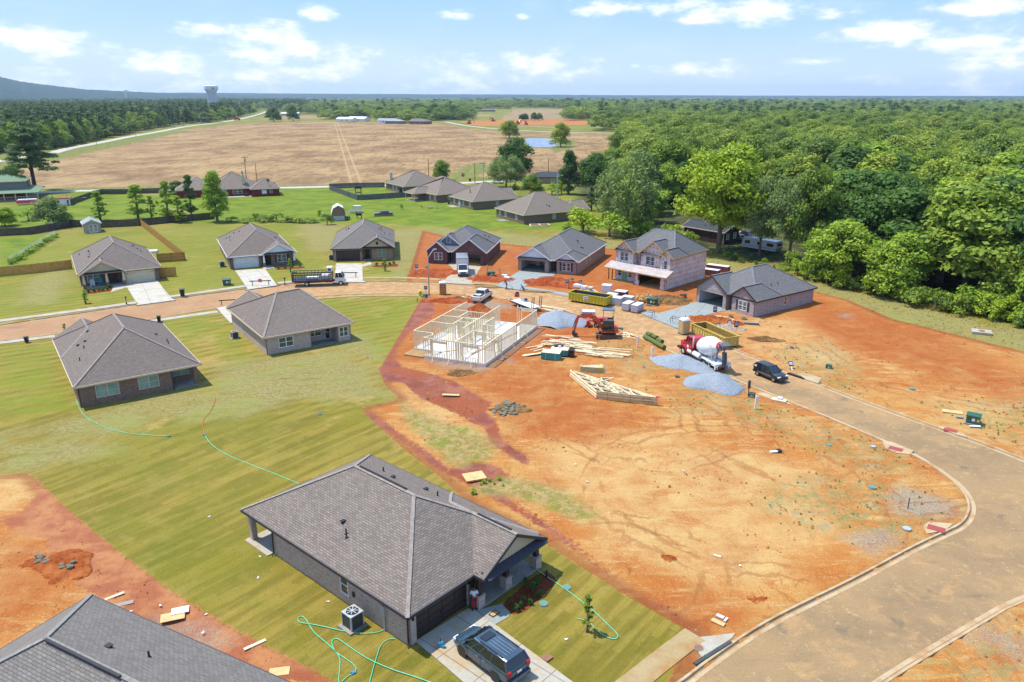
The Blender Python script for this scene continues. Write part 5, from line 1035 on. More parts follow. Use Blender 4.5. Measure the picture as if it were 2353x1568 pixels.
def body(par,st,m,sub=0,name='body'):
    b=MB(); rings=[]
    for x,zb,zt,hw in st: rings.append([(x,-hw*.9,zb),(x,hw*.9,zb),(x,hw,zb+.18*(zt-zb)),(x,hw,zb+.7*(zt-zb)),(x,hw*.93,zt-.04),(x,hw*.86,zt),(x,-hw*.86,zt),(x,-hw*.93,zt-.04),(x,-hw,zb+.7*(zt-zb)),(x,-hw,zb+.18*(zt-zb))])
    b.loft(rings); o=b.build(name,m,par,smooth=False,uv=False)
    if sub: md=o.modifiers.new('s','SUBSURF'); md.levels=sub; md.render_levels=sub; o.data.polygons.foreach_set('use_smooth',[True]*len(o.data.polygons))
    return o
def cabin(par,x0,x1,x2,x3,zb,zr,hw,m,hr=None,pil=(),roofm=None):
    """glass house: rear base x0, rear roof x1, front roof x2, front base x3"""
    hr=hr or hw*.82; g=MB(); g.loft([[(x0,-hw,zb),(x3,-hw,zb),(x3,hw,zb),(x0,hw,zb)],[(x1,-hr,zr),(x2,-hr,zr),(x2,hr,zr),(x1,hr,zr)]]); g.build('window_glass','car_glass',par,uv=False)
    p=MB(); 
    for s in (-1,1):
        for a,b in (((x0,s*hw,zb),(x1,s*hr,zr)),((x3,s*hw,zb),(x2,s*hr,zr))): p.beam(a,b,.09,.09,(1,0,0))
        for f in pil: p.beam((x0+(x3-x0)*f,s*(hw+.0),zb),(x1+(x2-x1)*(f*1.0),s*hr,zr),.08,.04,(0,1,0))
        p.beam((x0,s*hw,zb),(x3,s*hw,zb),.05,.05)
    p.build('pillar',m,par,uv=False)
    r=MB(); mx=(x1+x2)/2; r.loft([[(x1-.03,-hr*.96,zr-.02),(x1-.03,hr*.96,zr-.02),(x1-.03,hr*.8,zr+.03),(x1-.03,-hr*.8,zr+.03)],[(mx,-hr*1.02,zr-.02),(mx,hr*1.02,zr-.02),(mx,hr*.85,zr+.09),(mx,-hr*.85,zr+.09)],[(x2+.03,-hr*.96,zr-.02),(x2+.03,hr*.96,zr-.02),(x2+.03,hr*.8,zr+.03),(x2+.03,-hr*.8,zr+.03)]])
    r.build('roof_panel',roofm or m,par,smooth=False,uv=False)
def boxp(par,name,m,*bx):
    b=MB()
    for q in bx: b.box(*q)
    return b.build(name,m,par,uv=False)
def lights(par,xf,xr,hw,zf,zr,hf=.16,hr=.3,wr=.22):
    for s in (-1,1):
        boxp(par,'headlight','lamp_clear',(xf-.22,s*(hw-.22)-.2,zf,xf+.02,s*(hw-.22)+.2,zf+hf)); boxp(par,'taillight','lamp_red',(xr-.02,s*(hw-.12)-wr/2,zr,xr+.12,s*(hw-.12)+wr/2,zr+hr))
def mirrors(par,x,hw,z,m):
    for s in (-1,1): boxp(par,'mirror',m,(x-.06,min(s*hw,s*(hw+.2)),z,x+.08,max(s*hw,s*(hw+.2)),z+.16))
def minivan():
    t=thing('minivan','dark blue-gray minivan with roof rails and sunroof on the nearest driveway','minivan',(-1.36,38.15,.07),R(134.1))
    body(t,[(-2.55,.38,1.0,.82),(-2.5,.32,1.12,.93),(-1.5,.28,1.14,.98),(0,.26,1.12,.99),(1.35,.28,1.06,.98),(1.9,.3,.98,.95),(2.35,.33,.84,.86),(2.52,.38,.68,.70)],'paint_bluegrey')
    cabin(t,-2.5,-2.15,.62,1.55,1.08,1.68,.93,'paint_bluegrey',.76,(.36,.62,.8),'paint_bluegrey')
    for x in (1.5,-1.48):
        for s in (-1,1): wheel(t,x,s*.86,.34,.22)
    for x in (1.5,-1.48): 
        for s in (-1,1):
            b=MB(); b.cyl((x,s*.90,.36),(x,s*.992,.36),.42,k=18); b.build('wheel_arch','black',t,uv=False)
    lights(t,2.42,-2.56,.9,.66,.82,.16,.34,.26); mirrors(t,1.2,.94,1.12,'paint_bluegrey')
    boxp(t,'sunroof','car_glass',(-.12,-.42,1.755,.42,.42,1.79)); 
    for s in (-1,1): boxp(t,'roof_rail','black',(-1.85,s*.66-.025,1.74,.1,s*.66+.025,1.8))
    boxp(t,'roof_rib','paint_silver',*[(-1.9,y-.012,1.765,-.3,y+.012,1.783) for y in (-.36,-.12,.12,.36)])
    boxp(t,'bumper','paint_bluegrey',(-2.68,-.85,.34,-2.5,.85,.62)); boxp(t,'bumper','paint_bluegrey',(2.4,-.72,.3,2.58,.72,.55)); boxp(t,'number_plate','lamp_clear',(-2.6,-.18,.8,-2.57,.18,.93))
    for s in (-1,1):
        for x in (.05,-.55): boxp(t,'door_handle','chrome',(x-.1,s*1.0-.02,.93,x+.1,s*1.0+.02,.97))
        boxp(t,'door_seam','black',(-.25,s*.992-.004,.4,-.235,s*.992+.004,1.08),(.92,s*.985-.006,.4,.935,s*.985+.006,1.05))
minivan()
def suv():
    t=thing('car','black compact four-wheel-drive car driving down the dusty road','car',(31.9,87.7,-.1),R(-62))
    body(t,[(-2.1,.4,.95,.78),(-2.02,.36,1.02,.86),(0,.34,1.02,.88),(1.05,.36,.98,.87),(1.75,.38,.9,.83),(2.1,.42,.75,.7)],'paint_black'); cabin(t,-2.02,-1.8,.1,.85,1.0,1.6,.83,'paint_black',.68,(.36,.66))
    for x in (1.28,-1.32):
        for s in (-1,1): wheel(t,x,s*.78,.34,.22)
    lights(t,2.05,-2.12,.82,.68,1.0,.15,.4,.14); mirrors(t,.75,.84,1.02,'paint_black'); boxp(t,'bumper','dark_gray',(2.05,-.72,.38,2.2,.72,.58)); boxp(t,'bumper','dark_gray',(-2.22,-.78,.38,-2.08,.78,.6)); boxp(t,'side_stripe','paint_silver',(-1.3,-.895,.6,1.0,-.88,.66),(-1.3,.88,.6,1.0,.895,.66)); boxp(t,'spare_wheel_decal','white_paint',(-1.9,-.86,1.15,-1.55,-.80,1.32))
suv()
def pickup():
    t=thing('pickup_truck','white pickup truck parked beside the framed house, tailgate towards the viewer','truck',(-5.1,125.2,0),R(72))
    body(t,[(-2.85,.55,1.15,.9),(-2.75,.45,1.2,.97),(-.85,.45,1.2,.98)],'paint_white'); body(t,[(-.85,.45,1.2,.98),(1.0,.45,1.16,.98),(2.5,.48,1.12,.95),(2.85,.5,.95,.88)],'paint_white',name='cab_body')
    cabin(t,-.85,-.7,.75,1.35,1.17,1.82,.9,'paint_white',.74,(.5,)); boxp(t,'cargo_bed','black',(-2.7,-.8,1.12,-.95,.8,1.215)); boxp(t,'bed_load','lumber',(-2.2,-.4,1.2,-1.2,.1,1.32),(-1.9,.15,1.2,-1.3,.6,1.3))
    for x in (1.85,-1.75):
        for s in (-1,1): wheel(t,x,s*.84,.4,.27)
    lights(t,2.8,-2.88,.9,.8,.85,.2,.3,.16); mirrors(t,1.15,.95,1.2,'black'); boxp(t,'bumper','chrome',(-3.0,-.9,.45,-2.84,.9,.68)); boxp(t,'bumper','chrome',(2.82,-.88,.45,2.98,.88,.7))
pickup()
def boxvan():
    t=thing('box_van','white box van parked on the drive facing the street','van',(-9.6,144.6,0),R(-84.5))
    boxp(t,'cargo_box','paint_white',(-4.6,-1.12,.75,.55,1.12,3.25)); boxp(t,'roof_panel','paint_silver',(-4.6,-1.1,3.25,.7,1.1,3.33)); boxp(t,'box_trim','paint_silver',(.5,-1.14,.7,.6,1.14,.85),(.5,-1.14,3.1,.62,1.14,3.28))
    body(t,[(.45,.5,1.3,.98),(1.5,.5,1.3,.99),(2.35,.5,1.22,.97),(2.75,.55,1.1,.9)],'paint_white'); cabin(t,.45,.5,1.15,1.95,1.26,2.15,.93,'paint_white',.8)
    for x in (1.95,-2.7):
        for s in (-1,1): wheel(t,x,s*.88,.38,.25,'white_paint')
    lights(t,2.74,-4.62,.88,.85,1.0); mirrors(t,1.55,1.0,1.35,'black'); boxp(t,'grille','dark_gray',(2.7,-.5,.72,2.82,.5,1.02)); boxp(t,'bumper','dark_gray',(2.75,-.95,.42,2.92,.95,.66))
boxvan()
def staketruck():
    t=thing('stake_truck','white cab truck with a long dark blue stake bed standing on the street','truck',(-35.2,136.3,-.1),R(8.2))
    boxp(t,'bed','paint_darkblue',(-5.1,-1.22,1.0,2.2,1.22,1.16)); boxp(t,'chassis','black',(-4.8,-.45,.6,4.3,.45,.98)); boxp(t,'light_strip','lamp_red',(-5.1,-1.235,.93,2.2,-1.2,1.0))
    b=MB()
    for s in (-1,1):
        for z in (1.35,1.7,2.1,2.5): b.beam((-5.05,s*1.18,z),(2.15,s*1.18,z),.04,.11)
        for i in range(12): b.beam((-5.05+i*.655,s*1.18,1.1),(-5.05+i*.655,s*1.18,2.56),.08,.08)
    for x in (-5.05,2.15):
        for z in (1.35,1.7,2.1,2.5): b.beam((x,-1.18,z),(x,1.18,z),.04,.11)
        for i in range(1,4): b.beam((x,-1.18+i*.59,1.1),(x,-1.18+i*.59,2.56),.07,.07)
    b.build('stake_side','paint_darkblue',t,uv=False)
    boxp(t,'load','white_wrap',(-2.6,-.5,1.17,-.4,.5,1.55),(.2,-.8,1.17,1.6,.8,1.9)); boxp(t,'cooling_box','white_paint',(1.2,-.7,2.56,2.15,.7,3.35)); boxp(t,'cooling_grille','dark_gray',(1.45,-.72,2.75,1.95,-.69,3.15))
    body(t,[(2.55,.7,1.5,1.0),(3.6,.6,1.5,1.02),(4.3,.5,1.42,.98)],'paint_white',name='cab_body'); cabin(t,2.6,2.75,3.75,4.25,1.45,2.35,.98,'paint_white',.86,(.42,)); boxp(t,'bumper','paint_white',(4.2,-.98,.42,4.45,.98,.7))
    for x in (3.6,-2.5):
        for s in (-1,1): wheel(t,x,s*.95,.43,.28,'white_paint')
    lights(t,4.32,-5.1,.9,.75,.85); mirrors(t,4.0,1.0,1.7,'black')
staketruck()
def sedan():
    t=thing('car','dark purple old sedan standing alone on the bright green lawn','car',(-37.4,220.4,0),R(-168))
    body(t,[(-2.75,.4,.85,.82),(-2.6,.34,.95,.92),(-1.2,.3,.98,.94),(1.2,.3,.96,.94),(2.4,.34,.86,.9),(2.65,.4,.72,.82)],'paint_plum'); cabin(t,-1.75,-1.15,.25,.95,.94,1.42,.82,'paint_plum',.66,(.5,))
    for x in (1.65,-1.6):
        for s in (-1,1): wheel(t,x,s*.82,.33,.2)
    lights(t,2.6,-2.76,.85,.55,.6); boxp(t,'side_stripe','paint_silver',(-2.3,-.955,.42,2.2,-.935,.5),(-2.3,.935,.42,2.2,.955,.5)); boxp(t,'bumper','chrome',(2.6,-.85,.36,2.78,.85,.52)); boxp(t,'bumper','chrome',(-2.9,-.85,.36,-2.74,.85,.52))
sedan()
def parked(px,py,yaw,label,m,kind='car',s=1):
    x,y=at(px,py); t=thing('car',label,'car',(x,y,0),R(yaw)); t.scale=(s,)*3
    body(t,[(-2.2,.4,.85,.8),(-2.1,.34,.95,.88),(0,.3,.96,.9),(1.3,.3,.92,.88),(2.1,.36,.75,.75)],m); cabin(t,-1.9,-1.4,.3,1.0,.92,1.45,.8,m,.66,(.5,))
    for x in (1.35,-1.35):
        for q in (-1,1): wheel(t,x,q*.78,.32,.2)
    lights(t,2.05,-2.2,.8,.6,.65); return t
parked(1718,546,-65,'bright red car with raised hood area beside the dark cabin under the trees','paint_red'); parked(1703,554,-70,'gray car between the dark cabin and the white caravan','paint_silver'); parked(1845,548,20,'dark car parked in the shade left of the log-sided house','paint_gray')
parked(1145,422,-25,'white car parked near the feathery willow tree','paint_white',s=1.1)
for px,py,l in ((402,293.5,'leftmost of the four white cars on the distant road'),(422,291,'second of the four white cars on the distant road'),(459,285.5,'third of the four white cars on the distant road'),(473,284.6,'fourth, rightmost small car on the distant road')): parked(px,py,25,l,'paint_white')
x,y=at(546,277); t=thing('lorry','red lorry on the distant road before the left-hand wood','truck',(x,y,0),R(35)); boxp(t,'cargo_box','paint_red',(-5,-1.2,.9,1.5,1.2,3.6)); body(t,[(1.8,.5,2.9,1.1),(3.6,.5,2.8,1.1)],'paint_red',name='cab_body'); [wheel(t,q,s*1.0,.5,.3) for q in (2.8,-3.5) for s in (-1,1)]
def mixer():
    t=thing('concrete_mixer_truck','red-cab concrete mixer truck with white drum, chute towards the viewer, by the gravel piles','truck',(25.4,92.8,-.1),R(107.5))
    boxp(t,'chassis','drum_white',(-3.4,-.5,.75,5.6,.5,1.1))
    body(t,[(3.9,1.0,1.75,.75),(5.2,.9,1.72,.72),(5.9,.85,1.55,.62)],'paint_red',name='hood'); 
    for s in (-1,1):
        b=MB(); b.loft([[(4.25+1.0*math.cos(a)+.1,s*.72,.55+.85*math.sin(a)),(4.25+1.0*math.cos(a)+.1,s*1.18,.55+.85*math.sin(a)),(4.25+.85*math.cos(a)+.1,s*1.18,.5+.75*math.sin(a)),(4.25+.85*math.cos(a)+.1,s*.72,.5+.75*math.sin(a))] for a in [i*math.pi/8 for i in range(9)]]); b.build('fender','paint_red',t,uv=False)
    body(t,[(2.3,1.0,2.0,1.12),(3.9,1.0,2.0,1.12)],'paint_red',name='cab_body'); cabin(t,2.3,2.35,3.65,3.95,1.95,2.85,1.08,'paint_red',.98,(.35,.7)); boxp(t,'cab_rear','paint_red',(2.2,-1.0,1.9,2.36,1.0,2.9))
    # drum, tilted up to the rear
    b=MB(); ax=Vector((-1,0,.30)).normalized(); p0=Vector((2.0,0,1.85)); prof=[(0,.35),(.25,.75),(1.1,1.12),(2.1,1.28),(3.0,1.22),(4.2,.85),(5.0,.5),(5.15,.48)]
    b.tube([tuple(p0+ax*s) for s,_ in prof],[r for _,r in prof],24); b.build('drum','drum_white',t,smooth=True,uv=False)
    b=MB(); q=p0+ax*4.75; b.tube([tuple(q),tuple(q+ax*.55)],[.62,.42],14); b.build('drum_collar','paint_red',t,uv=False)
    b=MB(); b.beam((-2.6,-.55,.9),(-2.9,-.45,3.2),.14,.14); b.beam((-2.6,.55,.9),(-2.9,.45,3.2),.14,.14); b.beam((-2.9,-.6,3.1),(-2.9,.6,3.1),.14,.2); b.beam((2.0,-.5,1.0),(2.0,-.4,1.8),.2,.15); b.beam((2.0,.5,1.0),(2.0,.4,1.8),.2,.15); b.build('drum_frame','paint_gray',t,uv=False)
    b=MB(); b.loft([[(-3.2,-.7,3.75),(-3.2,.7,3.75),(-3.0,.55,3.55),(-3.0,-.55,3.55)],[(-3.6,-.35,3.0),(-3.6,.35,3.0),(-3.4,.25,2.95),(-3.4,-.25,2.95)]]); b.loft([[(-3.1,-.75,3.85),(-4.0,-.55,3.7),(-4.0,.55,3.7),(-3.1,.75,3.85)],[(-3.2,-.4,3.2),(-3.7,-.3,3.1),(-3.7,.3,3.1),(-3.2,.4,3.2)]]); b.build('hopper','paint_gray',t,uv=False)
    b=MB(); 
    pts=[Vector((-3.6,0,2.7)),Vector((-3.75,0,1.9)),Vector((-3.85,.05,1.1)),Vector((-3.9,.1,.75))]
    b.loft([[tuple(p+Vector((-.02,-.36,0))),tuple(p+Vector((.26,-.2,0))),tuple(p+Vector((.26,.2,0))),tuple(p+Vector((-.02,.36,0))),tuple(p+Vector((.0,.30,0))),tuple(p+Vector((.22,.15,0))),tuple(p+Vector((.22,-.15,0))),tuple(p+Vector((.0,-.3,0)))] for p in pts]); b.build('chute','paint_gray',t,uv=False)
    boxp(t,'rear_deck','drum_white',(-3.5,-1.15,.9,-2.6,1.15,1.2),(-3.6,-1.15,.55,-3.4,-.75,1.2),(-3.6,.75,.55,-3.4,1.15,1.2)); boxp(t,'taillight','lamp_red',(-3.62,-1.1,.6,-3.58,-.85,.75)); boxp(t,'taillight','lamp_red',(-3.62,.85,.6,-3.58,1.1,.75))
    b=MB(); 
    for s in (.86,1.2): b.beam((-2.2,s,.8),(-1.9,s*.95,3.4),.05,.05)
    for i in range(8): z=.9+i*.33; b.beam((-2.2+.3*(z-.8)/2.6,.86,z),(-2.2+.3*(z-.8)/2.6,1.2,z),.04,.04)
    b.build('ladder','drum_white',t,uv=False)
    for nm,x0,x1,r,m in (('fuel_tank',2.3,3.2,.33,'drum_white'),('water_tank',.3,1.9,.34,'drum_white'),('air_tank',-2.2,-1.2,.18,'drum_white')):
        b=MB(); b.cyl((x0,.9,.95),(x1,.9,.95),r,k=14); b.build(nm,m,t,uv=False)
        b=MB(); b.cyl((x0,-.9,.95),(x1,-.9,.95),r,k=14); b.build(nm,m,t,uv=False)
    for s in (-1,1): wheel(t,4.4,s*.98,.52,.3,'white_paint')
    for x in (-.9,-2.15):
        for s in (-1,1): wheel(t,x,s*.92,.5,.5,'white_paint')
    boxp(t,'fender','drum_white',(-3.0,.72,1.1,-.2,1.18,1.16),(-3.0,-1.18,1.1,-.2,-.72,1.16)); lights(t,5.9,-3.6,.6,1.1,.6); mirrors(t,3.9,1.12,2.1,'black'); boxp(t,'bumper','chrome',(5.85,-1.1,.5,6.0,1.1,.85)); boxp(t,'exhaust','chrome',(2.05,.95,1.6,2.2,1.1,3.2)); boxp(t,'door_lettering','white_paint',(3.0,1.125,1.35,3.45,1.135,1.7))
mixer()
def excavator():
    t=thing('excavator','orange tracked excavator with dark glazed cab, arm reaching left over the clay','excavator',(13.75,104.0,0),R(176))
    for s in (-1,1):
        b=MB(); prof=[(-1.25,.28),(-1.1,.06),(1.1,.06),(1.25,.28),(1.25,.42),(1.08,.62),(-1.08,.62),(-1.25,.42)]; y0=s*.95-.22; b.prism([(x,y0,z) for x,z in prof],(0,.44,0)); 
        for i in range(14): b.box(-1.2+i*.18,y0-.01,.615,-1.1+i*.18,y0+.45,.655); b.box(-1.2+i*.18,y0-.01,.03,-1.1+i*.18,y0+.45,.07)
        b.build('track','track',t,uv=False)
    boxp(t,'undercarriage','black',(-.7,-.8,.25,.7,.8,.7)); b=MB(); b.cyl((0,0,.65),(0,0,.85),.6,k=16); b.build('turntable','black',t,uv=False)
    boxp(t,'blade','track',(1.55,-1.2,.05,1.65,1.2,.5)); boxp(t,'blade_arm','black',(.6,-.7,.3,1.56,-.5,.45),(.6,.5,.3,1.56,.7,.45))
    e=t; b=MB(); b.loft([[(-1.45,-.8,.9),(.95,-1.0,.9),(.95,1.0,.9),(-1.45,.8,.9)],[(-1.5,-.85,1.15),(1.0,-1.0,1.15),(1.0,1.0,1.15),(-1.5,.85,1.15)]]); b.build('house_deck','paint_orange',e,uv=False)
    b=MB(); b.loft([[(-1.5,-.85,1.15),(-.6,-1.0,1.15),(-.6,1.0,1.15),(-1.5,.85,1.15)],[(-1.4,-.75,1.75),(-.6,-.9,1.8),(-.6,.9,1.8),(-1.4,.75,1.75)]]); b.build('engine_cover','paint_orange',e,uv=False)
    b=MB(); b.loft([[(-.85,0,1.15),(.8,0,1.15),(.8,1.0,1.15),(-.85,1.0,1.15)],[(-.85,.05,1.9),(.9,.05,1.9),(.9,.98,1.9),(-.85,.98,1.9)],[(-.75,.08,2.6),(.6,.08,2.62),(.6,.92,2.62),(-.75,.92,2.6)]]); b.build('cab_glass','car_glass',e,uv=False)
    b=MB(); 
    for a,c in (((-.85,.03,1.1),(-.75,.06,2.65)),((.85,.03,1.1),(.62,.06,2.65)),((.85,1.0,1.1),(.62,.94,2.65)),((-.85,1.0,1.1),(-.75,.94,2.65)),((.0,1.0,1.1),(-.05,.95,2.65))): b.beam(a,c,.09,.09,(1,0,0))
    b.box(-.82,.02,2.6,.7,.98,2.7); b.build('cab_frame','dark_gray',e,uv=False)
    def seg(name,pts,w,m):
        b=MB(); up=(0,1,0)
        for (x0,z0,h0),(x1,z1,h1) in zip(pts,pts[1:]):
            d=Vector((x1-x0,0,z1-z0)).normalized(); nn=Vector((-d.z,0,d.x)); b.loft([[tuple(Vector((x0,y,z0))+nn*s*h0/2) for y,s in ((-w/2-.25,-1),(w/2-.25,-1),(w/2-.25,1),(-w/2-.25,1))],[tuple(Vector((x1,y,z1))+nn*s*h1/2) for y,s in ((-w/2-.25,-1),(w/2-.25,-1),(w/2-.25,1),(-w/2-.25,1))]])
        b.build(name,m,e,uv=False)
    seg('boom',[(.7,1.2,.4),(1.5,2.4,.5),(2.1,3.05,.52),(2.9,3.15,.42),(4.3,2.9,.28)],.28,'paint_orange'); seg('stick',[(4.1,3.15,.3),(4.35,2.75,.42),(4.75,.95,.26)],.24,'paint_orange'); seg('boom_cylinder',[(1.2,1.0,.13),(2.2,2.6,.1)],.12,'black'); seg('stick_cylinder',[(2.3,3.35,.13),(4.0,3.25,.1)],.12,'black'); seg('bucket_cylinder',[(4.6,2.6,.1),(5.0,1.2,.1)],.12,'black')
    b=MB(); b.prism([(4.6,-.65,1.0),(4.95,-.65,.95),(5.15,-.65,.5),(4.95,-.65,.12),(4.5,-.65,.05),(4.25,-.65,.3),(4.75,-.65,.45)],(0,.8,0)); b.build('bucket','track',e,uv=False)
excavator()
def tractor(px,py,yaw,label,m,canopy,s=1.0):
    x,y=at(px,py); t=thing('tractor',label,'tractor',(x,y,0),R(yaw)); t.scale=(s,)*3
    body(t,[(0,.7,1.3,.38),(1.3,.65,1.25,.36),(1.7,.7,1.1,.3)],m,name='hood'); boxp(t,'seat','black',(-.8,-.25,.95,-.4,.25,1.1),(-.9,-.25,1.1,-.8,.25,1.5))
    for s_ in (-1,1): wheel(t,-.5,s_*.62,.55,.35,'yellow_paint' if m=='paint_green' else 'white_paint'); wheel(t,1.2,s_*.5,.35,.22,'yellow_paint' if m=='paint_green' else 'white_paint'); boxp(t,'fender',m,(-1.0,s_*.62-.18,1.1,.0,s_*.62+.18,1.16))
    if canopy: boxp(t,'canopy','paint_gray',(-1.1,-.65,2.35,.5,.65,2.45)); boxp(t,'canopy_post','paint_gray',(-1.0,-.55,1.1,-.94,-.5,2.36),(-1.0,.5,1.1,-.94,.55,2.36),(.35,-.55,1.1,.41,-.5,2.36),(.35,.5,1.1,.41,.55,2.36)); boxp(t,'loader_arm',m,(.6,-.7,.9,2.2,-.6,1.05),(.6,.6,.9,2.2,.7,1.05)); boxp(t,'loader_bucket',m,(2.1,-.8,.3,2.5,.8,.95))
tractor(1392,752,172,'red compact tractor with gray canopy standing behind the orange excavator','paint_red',True,1.15)
tractor(798,505,190,'small green and yellow garden tractor beside the barn-shaped shed','paint_green',False,.8)
def caravan():
    t=thing('caravan','old white travel trailer with three windows parked under the trees at the wood edge','caravan',(56.0,168.2,0),R(-50))
    b=MB(); b.prism([(-4.2,-1.2,.55),(4.2,-1.2,.55),(4.5,-1.2,1.3),(4.2,-1.2,2.7),(-4.0,-1.2,2.75),(-4.4,-1.2,1.4)],(0,2.4,0)); b.build('body','paint_white',t,uv=False)
    for x0,x1 in ((-3.6,-2.3),(-.4,.5),(2.0,3.6)): boxp(t,'window','car_glass',(x0,-1.23,1.45,x1,-1.19,2.15))
    boxp(t,'side_stripe','paint_silver',(-4.2,-1.215,.95,4.3,-1.195,1.1)); boxp(t,'roof_hatch','paint_silver',(-1,-.4,2.72,0,.4,2.9)); boxp(t,'front_window','car_glass',(4.3,-.8,1.5,4.42,.8,2.2))
    for s in (-1,1): wheel(t,0,s*1.0,.35,.25)
caravan()
# far-off site machines on the orange ground near the horizon
for i,(px,py,s) in enumerate([(884,0,0)]): pass
def digger(px,py,lab,m='paint_orange',s=1.6,yaw=20):
    x,y=at(px,py); t=thing('digger',lab,'digger',(x,y,gz(x,y)),R(yaw)); t.scale=(s,)*3
    boxp(t,'track','track',(-1.6,-1.1,0,1.6,-.6,.8),(-1.6,.6,0,1.6,1.1,.8)); boxp(t,'cab','car_glass',(-.2,-.2,1.4,.9,.8,2.8)); boxp(t,'body',m,(-1.6,-1,.8,1.0,1,1.7)); b=MB(); b.beam((.8,-.5,1.5),(3.0,-.5,3.6),.35,.5); b.beam((3.0,-.5,3.6),(4.3,-.5,.8),.3,.4); b.build('boom',m,t,uv=False)
digger(1078,284.5,'left orange digger on the far construction ground'); digger(1133,279,'middle orange digger on the far construction ground',yaw=150); digger(1209,287.5,'orange digger right of the far pale earth heap',yaw=100); digger(1190,286,'red digger beside the far pale earth heap','paint_red',yaw=60)
SCL=0.6
# ---------------------------------------------------------------- drives, pavements
def drive(name,pts,mt,z=.05): return sheet(name,[at(*p) for p in pts],z,mt,.3)
concrete('drive_near',rgb('cbc5b6'),rgb('c3bca9'),rgb('cfae80'),(3.05,3.05,R(-48.7),(1.1,1.7,0)))
concrete('drive_light',rgb('dcd8cc'),rgb('d2cdbf'),rgb('d6bd98'),(3.0,3.0,R(-30),(0,0,0)))
concrete('drive_fresh',rgb('a7b0ae'),rgb('adb6b4'),None,(3.2,3.2,R(25),(0,0,0)))
drive('driveway',[(955,1474),(1076,1399),(1100,1409),(1144,1441),(1345,1590),(1090,1590)],'drive_near')
drive('path',[(1078,1401),(1101,1408),(1137,1437.5),(1168,1419.5),(1172,1409),(1152,1389),(1112,1400)],'new_concrete',.06)
drive('driveway',[(287,651.5),(361,644.5),(394,686.5),(404,690),(312,702.5),(318,698),(311,692),(292,661)],'drive_light')
drive('driveway',[(540,622),(609.5,618.5),(637,657),(645,655.5),(562,667),(569,664),(563,655.7)],'drive_light')
drive('driveway',[(772,606),(832,606),(834,646),(842,649),(764,650),(770,640)],'drive_light')
drive('driveway',[(1043.5,607),(1106,613.5),(1083.5,648.5),(1089,655),(1016,650.5),(1043.4,620),(1029.7,609)],'drive_near')
drive('driveway',[(1195,622.5),(1258,629),(1277,630),(1271,635),(1243,636.5),(1208,657.5),(1202,668),(1137,658.5),(1150,650)],'drive_fresh')
drive('driveway',[(1605,692.5),(1667,708.5),(1683,712),(1651,717),(1572,739),(1582,757),(1556,755),(1476,722.5),(1487,714),(1513,720.4),(1556,709)],'drive_fresh')
drive('driveway',[(497,708),(538,702),(575,745),(530,743)],'drive_light')
drive('path',[(255,672),(292,661.5),(290,655),(262,658)],'drive_light',.06); drive('path',[(605,619),(632,617),(628,612),(602,614)],'drive_light',.06); drive('path',[(832,608),(833,614),(855,608),(850,603)],'drive_light',.06)
ribbon('pavement',[(-120,752),(0,738),(160,717),(313,695.5)],1.5,.05,'walk_concrete'); ribbon('pavement',[(391,682),(480,670),(563,658)],1.4,.05,'walk_concrete'); ribbon('pavement',[(638,651),(700,645),(768,641)],1.4,.05,'walk_concrete')
ribbon('pavement',[(835,639),(935,638.5),(1022,643.5)],1.4,.05,'walk_dirty'); ribbon('pavement',[(-120,803),(0,788.5),(127,773)],1.4,.05,'walk_concrete'); ribbon('pavement',[(333,741),(500,716.5)],1.4,.05,'walk_concrete'); ribbon('pavement',[(725,687),(810,680),(885,679),(974,679.5)],1.2,.05,'walk_dirty')
ribbon('pavement',[(1087,651.5),(1143,654)],1.4,.06,'walk_dirty'); ribbon('pavement',[(1205,662),(1255,669),(1316,680)],1.5,.06,'drive_fresh'); ribbon('pavement',[(1597,1459),(1530,1510),(1430,1590)],1.55,.05,'walk_dirty')
drive('pavement',[(1600,1468),(1611,1465),(1690,1456),(1681,1468),(1652,1488),(1618,1517),(1604,1500),(1614,1490)],'walk_concrete',.045)
m,n=mat('ramp_red'); n.out(rgb('b5524a'),.8)
for pts,c in (([(2120,1210),(2135,1200),(2190,1205),(2172,1220),(2130,1228)],(2151,1216.5)),([(2028,1014),(2050,1017),(2100,1037),(2090,1045),(2060,1042),(2033,1030)],(2058,1033)),([(2150,980),(2172,982),(2215,998),(2222,1006),(2200,1000),(2160,985)],(2184,990)),([(1736,905),(1756,903),(1800,920),(1822,932),(1770,918)],None),([(1830,858),(1850,858),(1888,870),(1880,882),(1850,872)],None)):
    drive('pavement',pts,'kerb_concrete',.06)
    if c:
        x,y=at(*c); b=MB(); s=.62; b.box(-s,-.4,.03,s,.4,.085); o=b.build('tactile_pad','ramp_red',uv=False,loc=(x,y,0),rz=R(-35 if c[1]>1100 else -38)); tag(o,{1216.5:'red ramp pad at the kerb near the gravelly corner lot',1033:'red ramp pad at the inner kerb of the road bend',990:'red ramp pad at the outer kerb across the road'}[c[1]],'ramp pad')
drive('path',[at and (1270,464),(1292,463),(1342,478),(1330,486)],'walk_concrete',.05)
